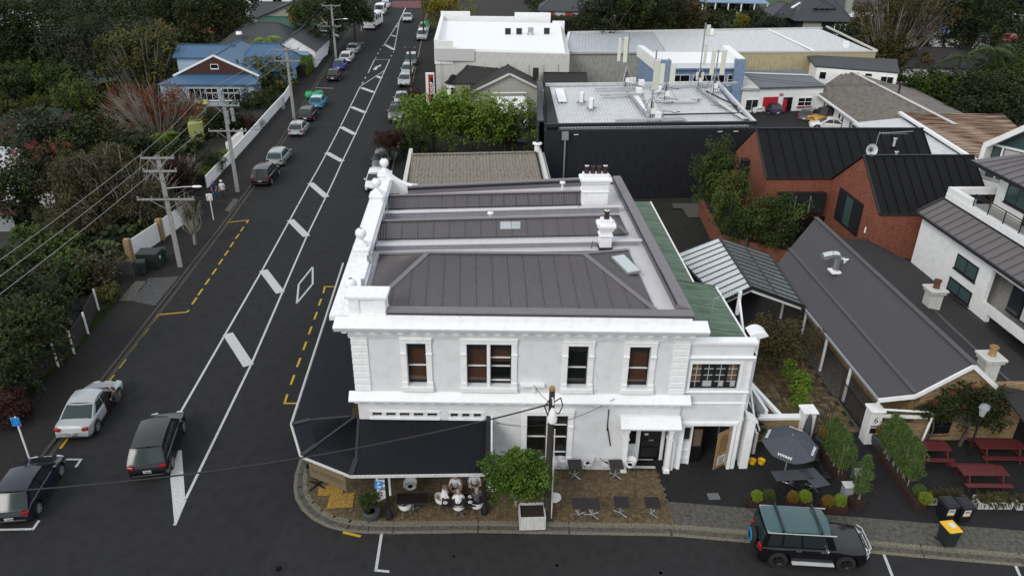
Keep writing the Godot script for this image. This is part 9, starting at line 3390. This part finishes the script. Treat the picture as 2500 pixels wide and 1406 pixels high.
func vegetation() -> void:
	# undergrowth on the western slope and behind the yards, too dense to count
	var pts := []
	while pts.size() < 15000:
		var x := rng.randf_range(-110,-27.2); var z := rng.randf_range(-235,-24)
		if x > -30.5 and z < -62: continue
		if absf(x + 34) < 8.5 and absf(z + 108) < 10: continue
		pts.append([on(x,z,rng.randf_range(0.0,0.9)),rng.randf()])
	var u := Node3D.new()
	u.name = "undergrowth"
	u.set_meta("kind","stuff")
	add_child(u)
	leaves(u,"low_plants","broad",pts,1.7,"dark","stuff")
	pts = []
	while pts.size() < 5000:
		var x := rng.randf_range(62,130); var z := rng.randf_range(-235,-72)
		if x < 96 and z < -142: continue
		if (absf(x - 83) < 11 and absf(z + 138) < 8) or (absf(x - 73) < 9 and absf(z + 118) < 6): continue
		pts.append([on(x,z,rng.randf_range(0.0,0.6)),rng.randf()])
	for k in 2600: pts.append([on(rng.randf_range(12,62),rng.randf_range(-230,-133),0.2),rng.randf()])
	leaves(u,"low_plants","broad",pts,1.6,"dark","stuff")
	for q in [
		["dense black-green conifer mass in the top left corner",V(-65.86,5,-122.58),V(9,8,8),"dark",{lobes = 14}],
		["dark spreading tree at the left edge below the pale blue roof",V(-68.78,3,-118.47),V(7,6,6),"dark",{}],
		["broad grey-green tree with a domed top, upper left",V(-52.09,5,-115.7),V(9.5,6,7),"grey",{lobes = 16,kind = "fine",leaf = 1.5}],
		["large round dark tree behind the blue house roof",V(-40.48,8,-130.58),V(7.5,7,7),"dark",{lobes = 14}],
		["dark tree between the brick house and the round tree",V(-51.76,6,-140.67),V(7,6,6),"dark",{}],
		["dark low tree behind the blue house, left of its roof",V(-46.95,3,-125.95),V(5,4,5),"dark",{}],
		["olive tree with light leaf tips in front of the blue house",V(-46.28,4.2,-110.68),V(6,5.4,5),"olive",{lobes = 16,leaf = 1.0,bare = 40}],
		["yellow-green bush above the green gabled roof",V(-48,2,-95.07),V(3.2,3.6,3),"lime_olive",{}],
		["mid-green tree under the grey-green dome, left",V(-63.67,1,-113.72),V(5.5,4.5,5),"mid",{}],
		["small green tree between the green roofs",V(-57.46,1,-109.67),V(4,3.5,4),"mid",{}],
		["tall shrub at the left edge above the sloping green roof",V(-64.9,0.5,-109.31),V(4,4,4),"mid",{}],
		["rust red tree with pale bare branches left of the transformer pole",V(-36.86,2,-89.65),V(6.6,4.6,4),"red",{bare = 200,n = 420,kind = "fine",leaf = 0.9,bark = "bark_pale"}],
		["wide dark green tree below the rust red tree",V(-37.46,1.6,-78.47),V(5.2,3.4,4),"dark",{lobes = 14}],
		["dark green shrub left of the near power pole's top",V(-33.76,1.2,-76.17),V(3.4,2.6,3),"dark",{}],
		["dark tree with silvery leaves at the left, above the red roof",V(-45.7,2,-78.63),V(5,3.6,4),"grey",{}],
		["tree with pink blossom over the dull red roof",V(-41.07,1.6,-72.28),V(3.6,2.4,3),"dark",{flower = "pink",nf = 90}],
		["dark tree hiding the white house, left edge",V(-41.58,0.6,-68.64),V(3.4,3.2,3),"dark",{}],
		["drab olive tree with tangled grey branches behind the near power pole",V(-29.5,2.6,-61.75),V(5.2,4.2,4.4),"drab",{bare = 55,n = 1500,kind = "fine",leaf = 0.9}],
		["thin-leaved drab shrub left of the tangled tree",V(-33.31,0.4,-60.86),V(3,2.2,3),"drab",{bare = 60,kind = "fine",n = 420}],
		["brownish shrub between the near power pole and the white wall",V(-28.16,1.6,-69.05),V(3,2.4,2.4),"plum",{bare = 40,kind = "fine"}],
		["bright leafed shrub above the dark shed, left",V(-32.98,0.2,-54.6),V(3.2,2.6,3),"mid",{}],
		["dark shrub at the left edge under the dark shed",V(-32.9,0.4,-49.91),V(3,2.6,2.6),"dark",{}],
		["large dark shrub mass at the left edge beside the wires",V(-28.71,1.6,-43.27),V(3.2,3,3),"dark",{}],
		["dark tree at the left edge above the board fence",V(-25.66,2,-37.6),V(2.6,2.8,2.4),"dark",{}],
		["dark shrub by the left edge behind the silver sedan",V(-25.23,1.4,-34.81),V(1.8,2.2,2),"dark",{}],
		["leafy shrub with pale stems at the bottom left behind the sign post",V(-24.34,0.8,-33.41),V(1.2,1.6,1.4),"plum",{}],
		["olive brown shrub between the driveway and the dark trees",V(-27.8,0.6,-49.71),V(3.2,1.9,2.4),"drab",{}],
		["green shrub left of the wooden notice frame",V(-29.15,0.4,-49.16),V(2.6,2.2,2.4),"mid",{}],
		["small bushy shrub at the end of the board fence",V(-25.06,0.5,-46.99),V(0.9,0.7,1.2),"olive",{cat = "shrub"}],
		["big bush with cream flower tips beside the blue house windows",V(-28.86,2.6,-107.69),V(4.4,3.4,4),"mid",{flower = "yellow",nf = 120}],
		["dense shrub below the cream-flowered bush, behind the white fence",V(-28.09,1.4,-99.48),V(3,2.2,3),"dark",{}],
		["dark shrub right of the transformer pole",V(-29.46,1.6,-87.48),V(3,2.4,2.6),"dark",{}],
		["reddish brown shrub behind the picket fence",V(-27.15,1.2,-89),V(2.2,1.4,2),"plum",{kind = "fine"}],
		["dark clipped shrub below the lime green wall",V(-26.78,1.2,-74.06),V(2,1.6,2),"dark",{}],
		["tall dark tree beside the campervan, left of the street",V(-23.22,8,-128.95),V(5,5,5),"dark",{}],
		["leafy tree over the driveway with the pale blue car",V(-27.55,7,-134.07),V(4,3.6,4),"mid",{}],
		["green tree by the farthest white cars",V(-20.57,8.5,-138.26),V(5,4,5),"dark",{}],
		["bright green street tree nearest the black hall",V(3.49,3.4,-81.43),V(4.6,2.8,3.6),"bright",{lobes = 16,leaf = 0.8,bare = 50,twig = "bark"}],
		["bright green street tree in the middle of the row",V(-0.29,3.8,-82.51),V(4.8,3.2,3.8),"bright",{lobes = 16,leaf = 0.8,bare = 40,twig = "bark"}],
		["bright green street tree nearest the road",V(-4.54,3.4,-82.3),V(4.6,3.0,3.6),"bright",{lobes = 16,leaf = 0.8}],
		["green shrub below the street trees beside the old shop",V(-6.4,1.8,-79.12),V(2.4,1.8,2.4),"mid",{}],
		["purple-leaved small tree over the dark grey wagon",V(-9.01,2.6,-77.56),V(1.9,1.5,1.8),"plum",{}],
		["small plum tree behind the black pickup",V(-7.73,3.6,-92.65),V(1.5,1.2,1.4),"plum",{}],
		["yellow autumn tree beside the white gallery, top of the street",V(-5.15,7.4,-147.52),V(5,4.4,5),"yellow",{}],
		["deep green tree behind the hedge, left of the warehouse ridge",V(22.81,8.5,-127.24),V(7,6.5,6),"dark",{lobes = 14}],
		["large dark evergreen behind the warehouse roof",V(29.07,8.5,-130.07),V(7,7,6),"dark",{lobes = 14}],
		["brownish tree right of the dark evergreen",V(36.31,7,-134.47),V(4.6,5,4.6),"autumn",{}],
		["dark shrub below the columned veranda",V(42.42,6,-139.69),V(3.6,3,3.4),"dark",{}],
		["yellow shrub beside the white garden steps",V(50.51,5.4,-146.7),V(1.5,1.6,1.5),"yellow",{cat = "shrub"}],
		["grey shrub in front of the dark villa's side",V(55.3,5.2,-145.13),V(3.6,2.4,3),"grey",{}],
		["tall autumn brown tree right of the dark villa",V(66.89,8.5,-122.12),V(7.5,8.5,7),"autumn",{lobes = 16,kind = "fine",leaf = 1.5,bare = 60}],
		["dark trees below the autumn tree, beside the warehouse end",V(65.87,4,-117.35),V(5,4.6,4),"autumn",{}],
		["green tree right of the dark villa's wall",V(65.82,5,-130.84),V(4.4,3.4,4),"mid",{}],
		["dark shrub at the warehouse corner",V(65.26,4.2,-123.49),V(4,3,3.6),"dark",{}],
		["large glossy dark green tree at the upper right",V(79.75,7,-122.25),V(7.5,8,7),"dark",{lobes = 16}],
		["dark tree in the top right corner",V(98.2,8,-143.36),V(7,5,6),"dark",{}],
		["round dark bush beside the cross street",V(102.79,4,-148.74),V(3,2.6,3),"dark",{}],
		["leafy green tree mass right of the long workshop",V(62.77,2.4,-99.15),V(6,4,5),"mid",{}],
		["dark bush mass above the glazed white house",V(65.27,2.4,-94.48),V(6.4,4,5),"dark",{}],
		["light green shrub among the palms",V(62.13,3.6,-98.61),V(3,2,2.6),"bright",{}],
		["dark shrubs at the end of the long workshop roof",V(61.48,1.8,-104.37),V(4,2.6,3.4),"dark",{}],
		["shrubs behind the rusty roof",V(61.68,1.8,-90.53),V(6,3,4),"dark",{}],
		["green bank at the right edge below the cross street",V(76.8,3,-105.61),V(6,4,5),"mid",{}],
		["feathery tree against the black wall, left of the brick office",V(19.86,5.4,-57.62),V(2.4,2.6,2.2),"mid",{lobes = 14,kind = "fine",leaf = 0.9,ground = 0.0}],
		["yellow-tipped feathery tree by the brick office gable",V(20.19,4.2,-54.71),V(2.1,2.4,2),"lime_olive",{lobes = 12,kind = "fine",leaf = 0.9,ground = 0.0}],
		["dark feathery tree above the glass canopy",V(21.2,3,-52.99),V(2.8,2.2,2.2),"mid",{lobes = 12,kind = "fine",leaf = 0.9,ground = 0.0}],
		["feathery tree spreading over the restaurant ridge end",V(23.3,3.2,-52.46),V(2.5,2.0,2.0),"mid",{lobes = 12,kind = "fine",leaf = 0.9,ground = 0.0}],
		["feathery low branches above the concrete yard",V(20.15,3,-60.47),V(1.5,1.3,1.5),"mid",{kind = "fine",leaf = 0.8,ground = 0.0}],
		["russet courtyard shrub in front of the glass canopy",V(17.7,1.9,-37.01),V(2.2,1.7,1.8),"autumn",{kind = "fine",leaf = 0.7,ground = 0.0}],
		["green courtyard shrub beside the outside stair",V(17.8,1.1,-34.58),V(0.8,1.0,0.9),"bright",{cat = "shrub",ground = 0.0,leaf = 0.4}],
		["thin courtyard shrub behind the white garden wall",V(17.33,0.9,-32.53),V(0.55,0.9,0.6),"bright",{cat = "shrub",ground = 0.0,leaf = 0.35}],
		["ivy and climbing rose covering the restaurant's brick end",V(24.7,2.2,-29.75),V(2.1,1.75,0.6),"dark",{cat = "climber",lobes = 14,ground = 0.0,leaf = 0.42,flower = "pink",nf = 16}],
		["ivy hanging over the restaurant gable's left side",V(22.9,2.2,-29.85),V(0.9,0.7,0.35),"dark",{cat = "climber",ground = 0.0,leaf = 0.35}],
		["clipped leafy tree in the pale box planter on the brick pavement",V(1.71,2.35,-25.58),V(1.55,1.2,1.2),"bright_dark",{lobes = 16,n = 900,ground = 0.75,leaf = 0.34,trunk = 0.1,bark = "bark_pale"}],
		["dark rounded bush by the hotel wing's corner",V(14.25,1,-30.53),V(0.6,0.95,0.6),"dark",{cat = "shrub",ground = 0.0,leaf = 0.3,kind = "fine"}],
	]:
		var nm := "shrub" if q[0].contains("shrub") or q[0].contains("bush") else ("climber" if q[4].has("cat") and q[4].cat == "climber" else "tree")
		if nm == "shrub": q[4]["cat"] = "shrub"
		tree(nm,q[0],q[1],q[2],q[3],q[4])
	# young street tree in a pit on the left footpath
	tree("tree","slender nearly bare young tree in a brick-edged pit, left footpath",V(-22.3,3.2,-56.4),V(1.2,1.7,1.2),"dark",{bare = 24,n = 40,ground = 0.12,trunk = 0.13,bark = "bark_pale",leaf = 0.4})
	for q in [["slim dark palm standing in front of the blue house roof",V(-29.65,1.5,-114.56),5.5,2.6,"bright"],["tall palm with arching fronds at the upper right",V(73.31,1.8,-107.16),5.5,3.6,"mid"],["smaller palm left of the tall palm, upper right",V(70.98,1.8,-109.94),4.0,3.0,"mid"],["palm with bare trunk in the dark trees behind the warehouse",V(33.65,5,-139.02),6.0,2.4,"olive"],["low palm at the foot of the rust red tree",V(-35.58,-0.6,-87.3),1.2,2.0,"bright"]]: palm(q[0],q[1],q[2],q[3],q[4])
	for q in [["cabbage tree in front of the sloping green roof",V(-60.64,-3,-100.92),3.0,1.6],["cabbage tree between the two green roofs",V(-57.41,-3,-102.34),3.4,1.6],["cabbage tree beside the yellow-green bush",V(-55.54,-3,-102.33),3.4,1.4]]: palm(q[0],q[1],q[2],q[3],"olive","cabbage tree")
	hedge("tall brown-topped hedge behind the warehouse and parked cars",V(11.44,4.2,-139.4) - V(0,1,0),V(23.79,4.2,-139.84) - V(0,1,0),3.0,4.0,"drab")
	hedge("clipped green hedge beside the left footpath near the slim pole",V(-24.92,1.87,-112.79),V(-25.16,2.73,-128.83),1.6,2.0,"bright")
	hedge("tiered hedge in the grey villa's front garden",V(-26.02,2.73,-128.81),V(-25.38,3.06,-134.9),1.4,1.2,"mid")
	hedge("clipped hedge under the columned veranda",V(51.22,5.5,-148.21),V(55.64,5.5,-150.71),2.5,1.6,"dark")
	hedge("dark hedge in front of the solar cottage",V(78.18,2.6,-134.69),V(85.64,2.6,-136.6),2.0,2.0,"dark")
	hedge("low planting on top of the white garden wall",V(-25.75,0,-71.08) + V(-0.6,0.3,0),V(-25.55,0.17,-78.44) + V(-0.6,0.3,0),0.8,0.8,"bright")
	# grass verge under the board fence
	pts = []
	for k in 900:
		var t := rng.randf()
		pts.append([V(-25.2,0.12,-34).lerp(V(-24.9,0.12,-47),t) + V(rng.randf_range(0.1,0.9) * (1 - absf(t - 0.5)),0,0),rng.randf()])
	leaves(u,"grass","fine",pts,0.22,"mid","stuff")
